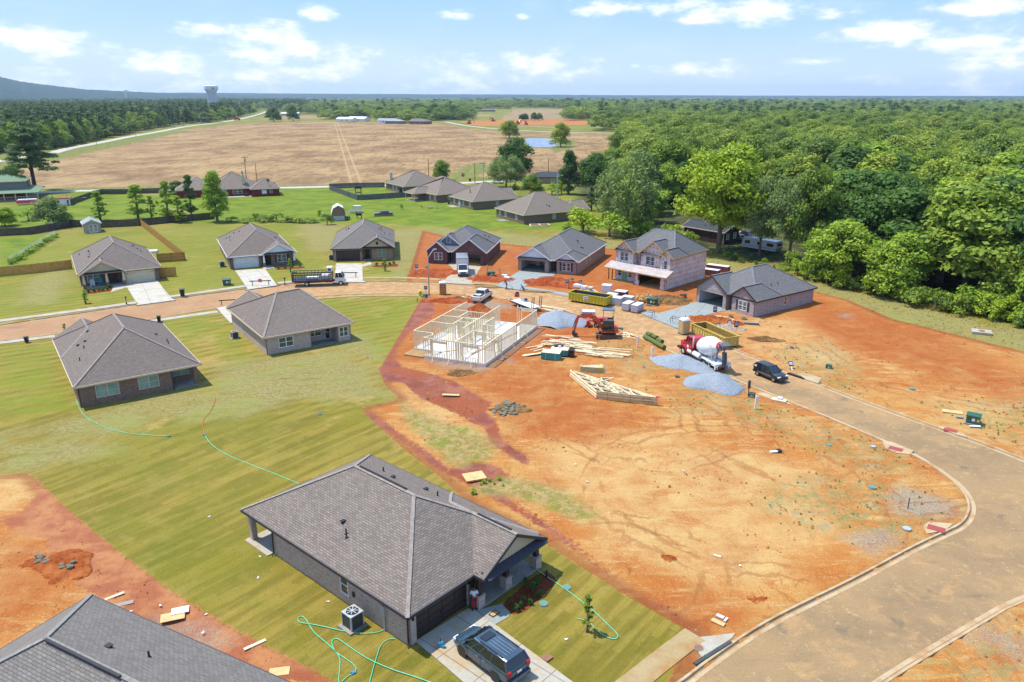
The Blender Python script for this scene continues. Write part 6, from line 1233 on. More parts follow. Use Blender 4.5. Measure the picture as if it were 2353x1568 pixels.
# distant roads
ribbon('road',[(-80,380),(0,372),(45,361),(120,352)],7,.12,'drive_light',smooth=2); ribbon('road',[(118,353),(160,341),(217,331),(300,314),(373,302),(425,291),(500,283),(560,273),(600,262),(612,257)],7.5,.12,'drive_light',smooth=2)
ribbon('road',[(80,443.5),(230,437.5),(380,436.5),(560,434),(760,429.5),(880,427),(1000,424),(1060,421.5),(1130,417),(1330,408)],5.5,.06,'drive_light'); ribbon('road',[(1025,281),(1055,287),(1090,292),(1140,297),(1250,303.5),(1345,306),(1430,306.5)],6,.15,'drive_light'); ribbon('road',[(1440,520),(1560,521),(1640,524),(1700,535),(1760,545)],4,.06,'walk_dirty')
ribbon('road',[(1180,291),(1215,291),(1260,292.5),(1310,294)],9,.1,'kerb_concrete'); ribbon('road',[(735,263),(760,266),(790,267)],8,.1,'walk_dirty')
m,n=mat('pond_water'); g=n.co('Object'); n.out(rgb('5f7e9a'),.12,0,n.bump(n.noise(n.map(g,(.3,1,1)),1.2,4),.25,.15),.6)
sheet('pond',[tuple(p) for p in PONDW],-.25,'pond_water')
# ---------------------------------------------------------------- far houses
SCL=0.85
def text(body,size,parent,loc,rz,m):
    cu=bpy.data.curves.new('lettering','FONT'); cu.body=body; cu.size=size; cu.extrude=.005; cu.align_x='CENTER'; tmp=bpy.data.objects.new('lettering',cu); COL.objects.link(tmp); bpy.context.view_layer.update()
    me=bpy.data.meshes.new_from_object(tmp.evaluated_get(bpy.context.evaluated_depsgraph_get())); bpy.data.objects.remove(tmp); me.materials.clear(); me.materials.append(MATS[m]); o=bpy.data.objects.new('lettering',me); COL.objects.link(o); o.parent=parent; o.location=loc; o.rotation_euler=(R(90),0,rz)
def lwin(H,p0,p1,L,a,z0=.8,z1=2.1,cols=1,w=1.0,pane='glass_blind'): return (a,a+w,z0,z1)
def fhouse(name,label,ox,oy,yaw,w,d,p,wall,roofm,wins0=(),winsL=(),extra=None,fas='trim_cream',ze=2.6,e0='hip',e1='hip',axis='y',gm=None,pane='glass_blind'):
    H=House(name,label,ox,oy,yaw,wall,roofm,fas,ze); i=.45; H.hip(0,0,w,d,p,axis,e0,e1,gable_mat=gm)
    A,B,C,D=(i,i),(w-i,i),(w-i,d-i),(i,d-i)
    o0=[(a,b,.8,2.1) for a,b in wins0]; oL=[(a,b,.8,2.1) for a,b in winsL]
    H.w(A,B,o0); H.w(B,C,oL); H.w(C,D); H.w(D,A)
    for a,b,z0,z1 in o0: H.win(A,B,a,b,z0,z1,1,pane=pane)
    for a,b,z0,z1 in oL: H.win(B,C,a,b,z0,z1,1,pane=pane)
    if extra: extra(H)
    return H.done()
def ex5(H): H.hip(8,14,16.6,22,.55,e1='gable',ze=2.62); H.slab(5.5,-2.6,9,-.1,.06,'old_slab','patio'); H.vents([(14,9,'p'),(14.4,9.6,'b')],lambda x,y:2.6+.6*(17-x)); H.door((.45,.45),(16.5,.45),9,9.9,m='door_cream')
fhouse('brick_house','far brown brick house with a single pyramid roof, nearest of the four beyond the lawn',-5.1,218.8,-60.7,16.9,19.4,.58,'brick_far','roof_tan',[(1.6,2.6),(5,6),(11,12.2)],[(9,10)],ex5)
def ex4(H): H.hip(1.5,12,9,20,.55,e1='gable',ze=2.62); H.slab(3,-2.4,7,-.1,.06,'walk_concrete','patio'); b=MB(); b.cyl((9,3,3.5),(9,3,5.6),.16,k=8); b.build('flue','steel',H.e); b=MB(); b.cyl((9.3,-.9,.0),(9.3,-.9,1.5),.3,k=10); b.build('water_tank','white_paint',H.e)
fhouse('brick_house','far brick house with pyramid roof and back patio, second from the right of the four',-20.3,245.5,-59,16.2,17.4,.58,'brick_far','roof_tan',[(2,3.1),(5.5,6.8),(8.2,9.2),(12.5,13.6)],[(8,8.9)],ex4)
def ex3(H):
    H.hip(4,-4.6,11,6,.5,ze=2.62,e1='hip'); 
    for x in (4.5,10.5): b=MB(); b.box(x-.1,-4.2,0,x+.1,-4.0,2.6); b.build('post','trim_cream',H.e)
    H.slab(4.2,-4.3,10.8,.4,.1,'walk_concrete','patio'); H.hip(10,14,18,21,.55,e1='gable',ze=2.62)
fhouse('brick_house','far brick house with a screened porch wing, third from the right of the four',-35.0,262.6,-54,18,17,.5,'brick_far','roof_taupe',[(12,13),(15,16)],[(4,5)],ex3)
def ex2(H): b=MB(); b.box(1.6,1.2,3,2.8,2.2,6.4); b.build('chimney','trim_cream',H.e); H.hip(8,12,20,22,.5,'x',ze=2.62)
fhouse('brick_house','far brick house with a pale chimney beside the gray fenced yard, leftmost of the four',-47.6,286.7,-57.7,17.5,17,.55,'brick_far','roof_tan',[(6,7.2),(9,10),(14,15.2)],[(9,10)],ex2)
fhouse('brick_house','low tan brick house with a dark shallow roof behind the feathery willow',6,306,-8,27,11,.3,'brick_gold','roof_dark',[(3,4.5),(9,10.5),(18,19.5)],(),None,'trim_dark',axis='x')
def red():
    H=House('brick_house','deep red brick house with a tall gray-brown roof, chimney and satellite dish',-107.5,259,21,'brick_barnred','roof_taupe','trim_cream'); i=.45
    H.hip(5,2.5,21,19,.62,'x'); H.hip(18,-1.8,28,9,.6,'y'); H.hip(-6,3,6.5,24,.5,'y')
    H.w((5.4,2.9),(18.4,2.9),[(3.2,5.0,.1,2.2),(7,10.2,.7,2.2)]); H.win((5.4,2.9),(18.4,2.9),7,10.2,.7,2.2,2); H.win((5.4,2.9),(18.4,2.9),3.2,5.0,.1,2.2,2,pane='glass_blind'); H.w((18.4,2.9),(18.4,-1.4)); H.w((18.4,-1.4),(27.6,-1.4),[(3.4,5.0,.9,2.2),(6,6.9,1.1,2.1)]); H.win((18.4,-1.4),(27.6,-1.4),3.4,5.0,.9,2.2,1,pane='trim_white'); H.win((18.4,-1.4),(27.6,-1.4),6,6.9,1.1,2.1,1); H.w((27.6,-1.4),(27.6,18)); H.w((27.6,18),(-5.6,23.6)); H.w((-5.6,23.6),(-5.6,3.4)); H.w((-5.6,3.4),(5.4,2.9))
    b=MB(); b.box(15.6,4.5,2.5,16.8,5.6,7.0); b.build('chimney','trim_cream',H.e); b=MB(); b.cyl((16.2,5,7),(16.2,5,8.3),.25,k=8); b.build('flue','steel',H.e); b=MB(); b.cyl((24.2,.2,3.6),(24.2,.2,5),.06,k=6); b.cyl((24.2,.1,5.2),(24.25,-.05,5.3),.1,.6,12); b.build('satellite_dish','dark_gray',H.e); H.slab(7,-1,18.2,2.8,.06,'walk_concrete','patio'); b=MB(); b.box(16,.4,0,17.4,1.6,1.0); b.build('air_unit','siding_maroon',H.e); H.done()
red()
def green():
    H=House('two_storey_house','weathered gray two-storey house with green roof and wraparound porch at the left edge',-176,247,24,'siding_gray','roof_green','trim_cream',5.6)
    H.hip(-6,3,16.5,17,.42,'x',ze=6.2); H.w((-5.6,3.4),(16,3.4),[(5,6.8,3.9,5.3),(9.5,10.5,4,5.2),(13,14,4,5.2)],0,6.2); [H.win((-5.6,3.4),(16,3.4),a,b,4,5.3,1) for a,b in ((5,6.8),(9.5,10.5),(13,14))]; H.w((16,3.4),(16,16.6),[(4,5,4,5.2)],0,6.2); H.w((16,16.6),(-5.6,16.6),(),0,6.2); H.w((-5.6,16.6),(-5.6,3.4),(),0,6.2)
    b=MB(); b.slab([(-7,-.6,2.7),(20,-.6,2.7),(16,3.4,3.7),(-7,3.4,3.7)],.15); b.slab([(20,-.6,2.7),(20,19,2.7),(16,17,3.7),(16,3.4,3.7)],.15); b.build('porch_roof','roof_green',H.e)
    for j in range(9): b=MB(); b.box(-6+j*3.2,-.3,0,-5.75+j*3.2,-.05,2.7); b.build('post','trim_cream',H.e)
    H.slab(-7,-.5,19.8,3.3,.5,'siding_gray','porch_deck'); b=MB(); b.beam((-7,-.35,1.5),(19.7,-.35,1.5),.08,.1); [b.beam((-7+q*.5,-.35,.5),(-7+q*.5,-.35,1.5),.06,.06) for q in range(54)]; b.build('railing','trim_cream',H.e); b=MB(); b.box(-5.5,3.3,.5,15.9,3.39,2.7); b.build('lower_wall','brick_barnred',H.e); H.done()
green()
def cabinh():
    H=House('cabin','dark maroon sided cabin with pale window frames under the trees at the wood edge',47.2,176.6,-55,'siding_maroon','roof_dark','trim_cream',2.9); H.e.location=(45.4,180.5,0); H.e.rotation_euler[2]=R(-52.9)
    H.hip(-6,-.3,6.9,6.2,.42,'x',e0='gable',e1='gable'); H.w((-5.5,.1),(6.4,.1),[(8,8.1,.3,2.8)]); H.w((6.4,.1),(6.4,5.8),[(1,2,1,2.3),(3.6,4.7,1,2.4)]); H.win((6.4,.1),(6.4,5.8),1,2,1,2.3,1,pane='glass_blind'); H.win((6.4,.1),(6.4,5.8),3.6,4.7,1,2.4,1,pane='glass_blind'); H.w((6.4,5.8),(-5.5,5.8)); H.w((-5.5,5.8),(-5.5,.1)); b=MB(); b.box(6.36,.0,.2,6.46,.1,2.9); b.build('corner_trim','trim_cream',H.e); H.done()
    H=House('log_house','gray log-sided house mostly hidden by trees in the wood','66','0',0,'siding_log','roof_light') if 0 else House('log_house','gray log-sided house mostly hidden by trees in the wood',67.0,175.0,-34,'siding_log','roof_light','trim_white',4.2)
    H.hip(0,0,12,9,.4,'x',e0='gable',e1='gable'); i=.45; H.w((i,i),(11.5,i),[(6,7.2,1,2.2)]); H.win((i,i),(11.5,i),6,7.2,1,2.2,1); H.w((11.5,i),(11.5,8.5)); H.w((11.5,8.5),(i,8.5)); H.w((i,8.5),(i,i)); H.done()
cabinh()
# sheds
def sheds():
    H=House('shed','small tan garden shed with gray shingles and white double doors',-108.2,190.6,0,'siding_shed','roof_light','trim_white',2.35); H.e.rotation_euler[2]=R(33)
    # local: front along +x, body goes back
    W_=4.2; H.hip(-.1,-.15,W_,5.6,.5,'y','gable','gable',oh=.2); H.w((.1,.05),(W_-.2,.05),[(1.2,3.1,.05,2.0)],-.1); H.w((W_-.2,.05),(W_-.2,5.4),(),-.1); H.w((W_-.2,5.4),(.1,5.4),(),-.1); H.w((.1,5.4),(.1,.05),(),-.1)
    for a in (1.3,2.27): b=MB(); b.box(a,.02,.05,a+.93,.1,2.0); o=b.build('door','siding_shed',H.e); b=MB(); b.box(a,-.02,.05,a+.1,.03,2.0); b.box(a+.83,-.02,.05,a+.93,.03,2.0); b.box(a+.1,-.02,1.9,a+.83,.03,2.0); b.box(a+.1,-.02,.05,a+.83,.03,.3); b.build('door_trim','trim_white',o); b=MB(); b.box(a+.12,-.01,1.62,a+.81,.03,1.86); b.build('pane','glass',o)
    H.done(); 
    t=thing('shed','brown barn-shaped shed with a pale gambrel roof by the round dark bush','shed',(-50.0,211.0,0),R(14.3)); prof=[(0,0),(3.6,0),(3.6,2.1),(3.1,3.4),(1.8,4.1),(.5,3.4),(0,2.1)]
    b=MB(); b.prism([(x,0,z) for x,z in prof],(0,5,0)); b.build('wall','siding_maroon' if 0 else plain('shed_brown',rgb('8a6f5a')),t); 
    pr=[(3.75,2.0),(3.2,3.5),(1.8,4.25),(.4,3.5),(-.15,2.0)]
    for (a,c),(d,e) in zip(pr,pr[1:]): b=MB(); b.slab([(a,-.2,c),(a,5.2,c),(d,5.2,e),(d,-.2,e)][::-1],.1); b.build('roof_panel',MATS.get('shed_roof') or plain('shed_roof',rgb('d8cfc4')),t)
    b=MB(); b.box(.3,-.06,-.1,3.3,-.01,1.3); b.build('skirt_panel','galvanised',t)
sheds()
# farm far beyond the field
SCL=0.85
for (px,py,yaw,w,d,rm,wm,lab) in ((772,279.5,-20,26,14,'trim_white','trim_white','long white-roofed farm building, left of the far farm group'),(797,278.5,-25,30,15,'trim_white','trim_white','white-roofed farm shed just right of the long white farm building'),(866,283,-15,26,14,'roof_light','trim_white','pale-roofed farmhouse with annex in the middle of the far farm group'),(884,284.5,-20,24,12,'roof_light','siding_gray','low pale-roofed barn right beside the middle farmhouse'),(940,285,-25,24,17,'roof_graybrown','brick_far','gray shingled house, right one of the far farm group'),(1008,274,10,26,12,'roof_gray','siding_gray','low gray house behind trees right of the far farm group'),(645,265.5,-5,34,10,'trim_white','paint_silver','long low white shed behind the two round dark trees'),(838,262,-12,40,16,'trim_white','trim_white','white barn roof among trees behind the far farm'),(600,246,10,60,20,'trim_white','paint_white','pale building cluster where the distant road enters the wood'),(1108,256.5,0,30,14,'roof_taupe','brick_far','small brown roof beyond the far tan field')):
    x,y=at(px,py); H=House('farm_building',lab,x,y,yaw,wm,rm,'trim_white',3.4); H.hip(0,0,w,d,.35,'x','gable','gable' if w>25 else 'hip',ridgevent=False,cap=False); H.w((.4,.4),(w-.4,.4),[(w*.3,w*.3+2,.9,2.4),(w*.6,w*.6+2,.9,2.4)]); H.win((.4,.4),(w-.4,.4),w*.3,w*.3+2,.9,2.4,1); H.win((.4,.4),(w-.4,.4),w*.6,w*.6+2,.9,2.4,1); H.w((w-.4,.4),(w-.4,d-.4)); H.w((w-.4,d-.4),(.4,d-.4)); H.w((.4,d-.4),(.4,.4)); H.done()
# water towers
def wtower(px,D,zt,rt,lab,full=True):
    a,_=azel(px,222); x,y=math.sin(a)*D,math.cos(a)*D; t=thing('water_tower',lab,'water tower',(x,y,0)); s=rt/13.5
    H=zt; P=[(9.6*s,-2),(9.2*s,H*.74),(9.8*s,H*.78),(12.6*s,H*.85),(13.5*s,H*.87),(13.5*s,H*.97),(13.0*s,H*.985),(7*s,H*1.0),(.3,H*1.005)]
    b=MB(); n0=32
    b.loft([[(r*math.cos(6.2832*k/n0),r*math.sin(6.2832*k/n0),z) for k in range(n0)] for r,z in P[:3]],caps=False); b.build('stem','tower_grey',t,smooth=True,uv=False)
    b=MB(); b.loft([[(r*math.cos(6.2832*k/n0),r*math.sin(6.2832*k/n0),z) for k in range(n0)] for r,z in P[2:]]); tk=b.build('tank','tower_white',t,uv=False)
    b=MB(); b.cyl((0,0,H),(0,0,H+3.5*s),.25*s,k=6); b.build('mast','dark_gray',t,uv=False)
    if full:
        # small dark lettering panel strokes at the right side of the tank
        b=MB()
        for j in range(5):
            for r_ in range(2):
                an=R(-62)+j*.07; rr=13.6*s; b.box(rr*math.cos(an)-.35,rr*math.sin(an)-.35,H*(.90-.035*r_),rr*math.cos(an)+.35,rr*math.sin(an)+.35,H*(.918-.035*r_))
        b.build('lettering','dark_gray',tk,uv=False)
plain('tower_white',rgb('eceff2'),.6); plain('tower_grey',rgb('ccd2d8'),.7)
wtower(487,1600,53,12.8,'tall white water tower rising over the left-hand wood'); wtower(290,4200,64,8.5,'tiny far water tower on the ridge left of the tall one',False)
# ---------------------------------------------------------------- fences
def fence(label,pts,h,mt,name='fence',post_every=2.4,pm=None,gap=False,side=1,cat='fence',world=False):
    w=[p if world else at(*p) for p in pts]; t=thing(name,label,cat,(*w[0],0)); ox,oy=w[0]
    for (a,c) in zip(w,w[1:]):
        b=MB(); L=math.hypot(c[0]-a[0],c[1]-a[1]); k=max(1,int(L/.16)); dx,dy=(c[0]-a[0])/L,(c[1]-a[1])/L
        for i in range(k):
            s=L*i/k; e=s+L/k*.94; o=.012*((i%2)*2-1); hh=h+.015*math.sin(i*7.3)
            b.beam((a[0]-ox+dx*s-dy*o,a[1]-oy+dy*s+dx*o,hh/2),(a[0]-ox+dx*e-dy*o,a[1]-oy+dy*e+dx*o,hh/2),.022,hh)
        b.build('board_panel',mt,t,uv=False)
        b=MB()
        for z in (.3,h*.5,h-.25): b.beam((a[0]-ox-dy*.05*side,a[1]-oy+dx*.05*side,z),(c[0]-ox-dy*.05*side,c[1]-oy+dx*.05*side,z),.04,.09)
        b.build('rail',pm or mt,t,uv=False)
        m_=min(24,max(1,int(L/post_every)))
        for i in range(m_+1):
            b=MB(); s=L*i/m_; b.beam((a[0]-ox+dx*s-dy*.1*side,a[1]-oy+dy*s+dx*.1*side,-.3),(a[0]-ox+dx*s-dy*.1*side,a[1]-oy+dy*s+dx*.1*side,h+.05),.1,.1); b.build('post',pm or mt,t,uv=False)
    return t
plain('fence_new',rgb('c9974f'),.8,0,.22,2.5); plain('fence_dark',rgb('4e4841'),.9,0,.3,1.0); plain('fence_gray',rgb('5f6468'),.9,0,.25,1.0); plain('fence_post',rgb('a4713a'),.85)
fence('new yellow-brown board fence running left from the house with the porch chairs',[(-60,642),(0,635.5),(90,627),(166,618)],1.85,'fence_new',pm='fence_post',side=1)
fence('short new wooden fence wing just right of the house with porch chairs, nearer one',[(368,637.5),(405,635.3)],1.85,'fence_new',pm='fence_post')
fence('new wooden fence running from the back of the house to the dark fence corner',[(363,603.5),(424.5,599.5),(322,517.5)],1.85,'fence_new',pm='fence_post',side=-1)
fence('long weathered dark board fence across the back of the left gardens',[(-60,545),(0,543),(69,539.6),(120,531),(164,521.5),(221,524.5),(321,519.5),(417,510),(493,504)],1.9,'fence_dark')
fence('dark weathered fence curving round the far left lawn near the green-roofed house',[(157,473.5),(190,461),(222,449.5),(235,447),(286,446.5),(369,444)],1.8,'fence_dark')
fence('gray board fence enclosing the play yard of the far brick house',[(884,430.5),(820,431.5),(757,433.5),(758,437),(821,460.5),(846,459.5),(945.5,452.5)],1.8,'fence_gray')
def chain():
    a=at(20,608); c=at(128,543.5); t=thing('chain_link_fence','silver chain-link fence with weeds along its foot at the left','fence',(*a,0)); L=math.hypot(c[0]-a[0],c[1]-a[1]); dx,dy=(c[0]-a[0])/L,(c[1]-a[1])/L; b=MB()
    for i in range(19): s=L*i/18; b=MB(); b.cyl((dx*s,dy*s,-.2),(dx*s,dy*s,1.5),.04,k=6); b.build('post','galvanised',t,uv=False)
    b=MB(); b.beam((0,0,1.45),(dx*L,dy*L,1.45),.04,.04); b.beam((0,0,.05),(dx*L,dy*L,.05),.03,.03); b.build('rail','galvanised',t,uv=False); b=MB(); n0=int(L/.35)
    for i in range(n0):
        s=L*i/n0; 
        for sg in (-1,1):
            s2=min(max(s+sg*1.4,0),L); b.beam((dx*s,dy*s,.05),(dx*s2,dy*s2,1.45),.012,.012)
    b.build('wire_mesh','galvanised',t,uv=False)
    for i in range(16):
        x=a[0]+dx*L*(i+.5)/16+.5; y=a[1]+dy*L*(i+.5)/16-.4; tree('bush%d'%(i%3),x,y,random.uniform(.8,1.3),random.uniform(2,3),'weedy clump growing along the foot of the chain-link fence','weeds along the chain-link fence','weeds','weed_clump','leaf_lime',0)
chain()
# ---------------------------------------------------------------- framed house
def framed():
    t=thing('house_frame','open timber frame of a new house on a white slab beside the red mud','house frame',(-13.3,97.9,0),R(-22.8)); zb=.38; H=2.45
    pts=[(0,0),(2.9,0),(3.3,-.8),(2.7,-2.2),(11.6,-2.2),(11.6,16.3),(0,16.4)]
    b=MB(); b.slab([(x+(-.08 if x<1 else .08 if x>11 else 0),y+(-.08 if y<1 else .08),zb) for x,y in pts],.75); b.build('slab',plain('slab_white',rgb('d2d0cc'),.8,0,.1),t)
    b=MB(); b.box(-.3,-2.35,-.2,2.6,-.1,.2); b.build('patio','walk_dirty',t)
    def wall(a,c,ops=(),h=H,st=.34):
        a=Vector((*a,zb));c=Vector((*c,zb));L=(c-a).length;d=(c-a)/L;b=MB(); u=Vector((0,0,1)); n_=max(1,round(L/st))
        b.beam(a+u*.03,c+u*.03,.1,.05); b.beam(a+u*(h-.03),c+u*(h-.03),.1,.05); b.beam(a+u*(h+.03),c+u*(h+.03),.1,.06)
        for i in range(n_+1):
            s=min(L-.03,max(.03,L*i/n_)); o=next((o for o in ops if o[0]<s<o[1]),None)
            if o:
                if o[2]>.2: b.beam(a+d*s+u*.05,a+d*s+u*o[2],.05,.09,d)
                b.beam(a+d*s+u*(o[3]+.28),a+d*s+u*(h-.06),.06,.1,d)
            else: b.beam(a+d*s+u*.05,a+d*s+u*(h-.06),.06,.1,d)
        for o in ops:
            for s in (o[0]-.03,o[1]+.03,o[0]-.09,o[1]+.09): b.beam(a+d*s+u*.05,a+d*s+u*(h-.06),.055,.09,d)
            b.beam(a+d*o[0]+u*(o[3]+.13),a+d*o[1]+u*(o[3]+.13),.1,.3)
            if o[2]>.2: b.beam(a+d*o[0]+u*o[2],a+d*o[1]+u*o[2],.1,.05)
        b.build('wall_frame','lumber',t)
    wall((0,0),(2.9,0),[(.4,2.5,0,2.0)]); wall((2.9,0),(3.3,-.8)); wall((3.3,-.8),(2.7,-2.2)); wall((2.7,-2.2),(11.6,-2.2),[(1.3,3.4,.55,1.95),(5.8,7.9,.55,1.95)]); wall((11.6,-2.2),(11.6,7.5),[(3.2,4.0,.6,1.9)]); wall((11.6,7.5),(11.6,16.3),[(1,2,0,2.05)]); wall((0,0),(0,8)); wall((0,8),(0,16.4))
    wall((8.4,16.3),(11.6,16.3),[(.8,2.6,0,2.05)]); wall((5.6,16.3),(5.6,8.2)); wall((5.6,8.2),(5.6,3.6),[(1,2,0,2.0)]); wall((0,11.6),(5.6,11.6),[(2,2.9,0,2)]); wall((0,8.2),(5.6,8.2),[(3.6,4.4,0,2)]); wall((0,4.8),(3.4,4.8)); wall((3.4,4.8),(3.4,8.2),[(1,1.9,0,2)]); wall((7.4,3.0),(11.6,3.0),[(.5,1.4,0,2)]); wall((7.4,-2.2),(7.4,3.0),[(3.6,4.4,0,2)]); wall((7.4,6.2),(9.0,6.2)); wall((7.4,6.2),(7.4,10.2),[(1,1.9,0,2)]); wall((2.6,8.2),(2.6,11.6)); wall((3.4,6.4),(5.6,6.4))
    b=MB()
    for p,q in (((9.5,-2.3,2.0),(10.2,-3.4,.0)),((4.4,-2.3,2.0),(4.6,-3.5,0)),((7,-2.3,2),(6.8,-3.4,0)),((11.7,1.5,2.1),(12.9,1.0,0)),((11.7,5.5,2.1),(12.9,5,0)),((11.7,10.5,2.1),(12.9,10,0)),((6.8,14,.4),(5.7,14,2)),((7.6,11,.4),(5.7,11.4,2.1)),((1.2,2,.4),(.1,2,2))): b.beam(p,q,.05,.09)
    b.build('brace','lumber',t)
    b=MB(); b.beam((8.4,.5,.42),(10.2,12,.42),.3,.08); b.beam((8.2,4,.44),(8.0,9,.44),.09,.05); b.beam((4,-.5,.42),(6,1.6,.42),.2,.06); b.build('loose_boards','lumber_dark',t)
framed()
# ---------------------------------------------------------------- piles
def mound(name,label,cat,px,py,wx,wy,h,mt,seed,lump=.12,rz=0,res=44,group=None,size=None,sharp=1.0):
    x0,y0=at(px,py); b=MB(); vs=[];fs=[]
    for j in range(res+1):
        for i in range(res+1):
            u=i/res*2-1; v=j/res*2-1; r=math.hypot(u,v); an=math.atan2(v,u); edge=1+.13*math.sin(3*an+seed)+.08*math.sin(5*an+2*seed)
            rr=r/edge; base=max(0,1-rr)**sharp; 
            k=mnoise.noise(Vector((u*wx*.9,v*wy*.9,seed)))+.5*mnoise.noise(Vector((u*wx*2.3,v*wy*2.3,seed+5)))+.35*mnoise.noise(Vector((u*wx*5,v*wy*5,seed+9)))
            z=h*base*(1+.25*mnoise.noise(Vector((u*2,v*2,seed))))+lump*k*min(1,base*4) if rr<1 else -.35
            vs.append((u*wx/2*1.15,v*wy/2*1.15,z-.04))
    for j in range(res):
        for i in range(res):
            a=j*(res+1)+i; fs.append((a,a+1,a+res+2,a+res+1))
    b.add(vs,fs); o=b.build(name,mt,uv=False,smooth=True,loc=(x0,y0,0),rz=R(rz)); return tag(o,label,cat,group)
SCL=0.6
def speck(name,a,b_,c,sc,bs=.8):
    m,n=mat(name); g=n.co('Object'); x=n.noise(g,sc,4,.75); y=n.noise(g,sc*.2,5,.65); col=n.mix(n.step(x,.38,.62),a,b_); col=n.mix(n.m('MULTIPLY',n.step(y,.45,.65),.7),col,c); n.out(col,.93,0,n.bump(n.m('ADD',x,n.m('MULTIPLY',y,.8)),bs,.12),.15)
speck('gravel_blue',rgb('8f9cab'),rgb('ced7e2'),rgb('b4bfcc'),11,1); speck('clay_pile',rgb('b8602c'),rgb('96481f'),rgb('cf8147'),3.0,1); speck('clay_red',rgb('b5552a'),rgb('94401f'),rgb('c97446'),3.0,1); speck('soil_pile',rgb('8a6a42'),rgb('6b4f30'),rgb('b58a55'),4,1); speck('rock',rgb('a29c86'),rgb('7e7761'),rgb('8f7650'),3); speck('pale_rubble',rgb('c9c2b4'),rgb('a89a88'),rgb('c99a72'),4)
gp='gravel piles'
mound('gravel_pile','wide blue-gray gravel pile with a peak beside the framed house and excavator','gravel',1287,739,8.0,6.8,1.8,'gravel_blue',1,.07,-30,sharp=.8)
mound('gravel_pile','long flattened blue-gray gravel pile beside the mixer truck','gravel',1570,838,8.5,4.6,1.2,'gravel_blue',2,.08,-45,sharp=.75); mound('gravel_pile','rounded blue-gray gravel pile nearest the parked car, right of the long one','gravel',1641,883,6.4,5.4,1.45,'gravel_blue',3,.07,-35,sharp=.75)
mound('dirt_pile','conical orange-brown dirt heap behind the framed house','dirt pile',1099,719,5.2,5.0,1.7,'soil_dark2' if 0 else 'clay_pile',4,.08)
mound('dirt_pile','long brown clay heap behind the street lamp and hydrant','dirt pile',1035,692,9,3.2,.7,'clay_red',5,.16); mound('dirt_pile','small brown soil heap beside the clay heap behind the lamp','dirt pile',1054,690,4,2.4,.8,'soil_pile',6,.15)
mound('dirt_pile','red clay heap left of the box van drive','dirt pile',1005,628,9,8,.7,'clay_red',7,.2); mound('dirt_pile','small red clay cone at the left with a sign','dirt pile',957,633,3.6,3,.7,'clay_red',8,.1)
mound('dirt_pile','broad red clay heap right of the fresh drive, before the two-gable house','dirt pile',1270,650,11,6.5,.9,'clay_red',9,.3,-20); mound('dirt_pile','red clay heap between the two drives by the green box','dirt pile',1130,640,10,6,.5,'clay_red',10,.2,-10)
mound('dirt_pile','yellow-brown soil heap left of the fresh right-hand drive','dirt pile',1535,690,8,5,.9,'soil_pile',11,.25,-35); mound('dirt_pile','orange rubble heap in front of the gray and rose brick house','dirt pile',1640,740,7.5,5,1.0,'clay_pile',12,.3,-35); mound('dirt_pile','pale rubble spread beside the orange heap and the leaning signs','dirt pile',1668,752,5,3,.5,'pale_rubble',13,.25,-35)
mound('soil_patch','dark crumbly soil patch just below the framed house','soil',1062,857,3.6,2.2,.35,'soil_pile',14,.22); mound('dirt_pile','low brown soil ridge right of the open yellow container','dirt pile',1764,780,5,2,.35,'soil_pile',15,.2,-20)
mound('dirt_pile','dark soil mound in the lower left clay with small rocks on it','dirt pile',128,1300,5.6,3.8,.5,'clay_pile',16,.15,-20); mound('dirt_pile','mud crumbs pushed up in front of the excavator','dirt pile',1290,782,5,2.6,.3,'clay_red',17,.2,-10)
mound('dirt_pile','white powder heap behind the yellow container','lime heap',1349,674,4,3,1.3,plain('lime',rgb('e4ddd6'),.9),18,.05)
mound('clay_lump','small scorched clay hollow near the lower road kerb','soil',1747,1378,1.5,1.0,.12,'clay_pile',19,.1); mound('soil_patch','debris speckled soil patch on the right clay lot','soil',1532,1282,1.3,.9,.12,'clay_pile',20,.1)
# rocks
rr_=random.Random(5)
def rock(name,label,cat,px,py,s,mt,group,z=0):
    x,y=at(px,py); b=MB(); k=7; rings=[]
    for j,(f,zz) in enumerate(((.55,-.15),(1,.1),(.85,.5),(.4,.75))): rings.append([(s*f*math.cos(6.283*i/k+j*.3)*rr_.uniform(.8,1.2),s*f*math.sin(6.283*i/k+j*.3)*rr_.uniform(.75,1.1)*.8,s*zz*.9) for i in range(k)])
    b.loft(rings); o=b.build(name,mt,uv=False,loc=(x,y,z),rz=rr_.random()*6); return tag(o,label,cat,group)
for i in range(46):
    a=rr_.random()*6.283; r=math.sqrt(rr_.random()); px=1166+36*r*math.cos(a); py=940+17*r*math.sin(a)+(6 if math.cos(a)<-.3 else 0); rock('rock','gray-tan broken rock in the rubble heap on the red mud edge','rock',px,py,rr_.uniform(.18,.42),'rock','rocks in the rubble heap',z=.45*(1-r))
mound('rubble_pile','brown earth under the heap of broken rock beside the mud track','rubble',1170,941,4.8,3.2,.55,'soil_pile',21,.15)
for i in range(16):
    px,py=rr_.choice([(105,1292),(160,1305)]); rock('rock','dark lumpy rock on the soil mound at lower left','rock',px+rr_.uniform(-20,20),py+rr_.uniform(-9,9),rr_.uniform(.12,.3),'rock','rocks at lower left',z=.25)
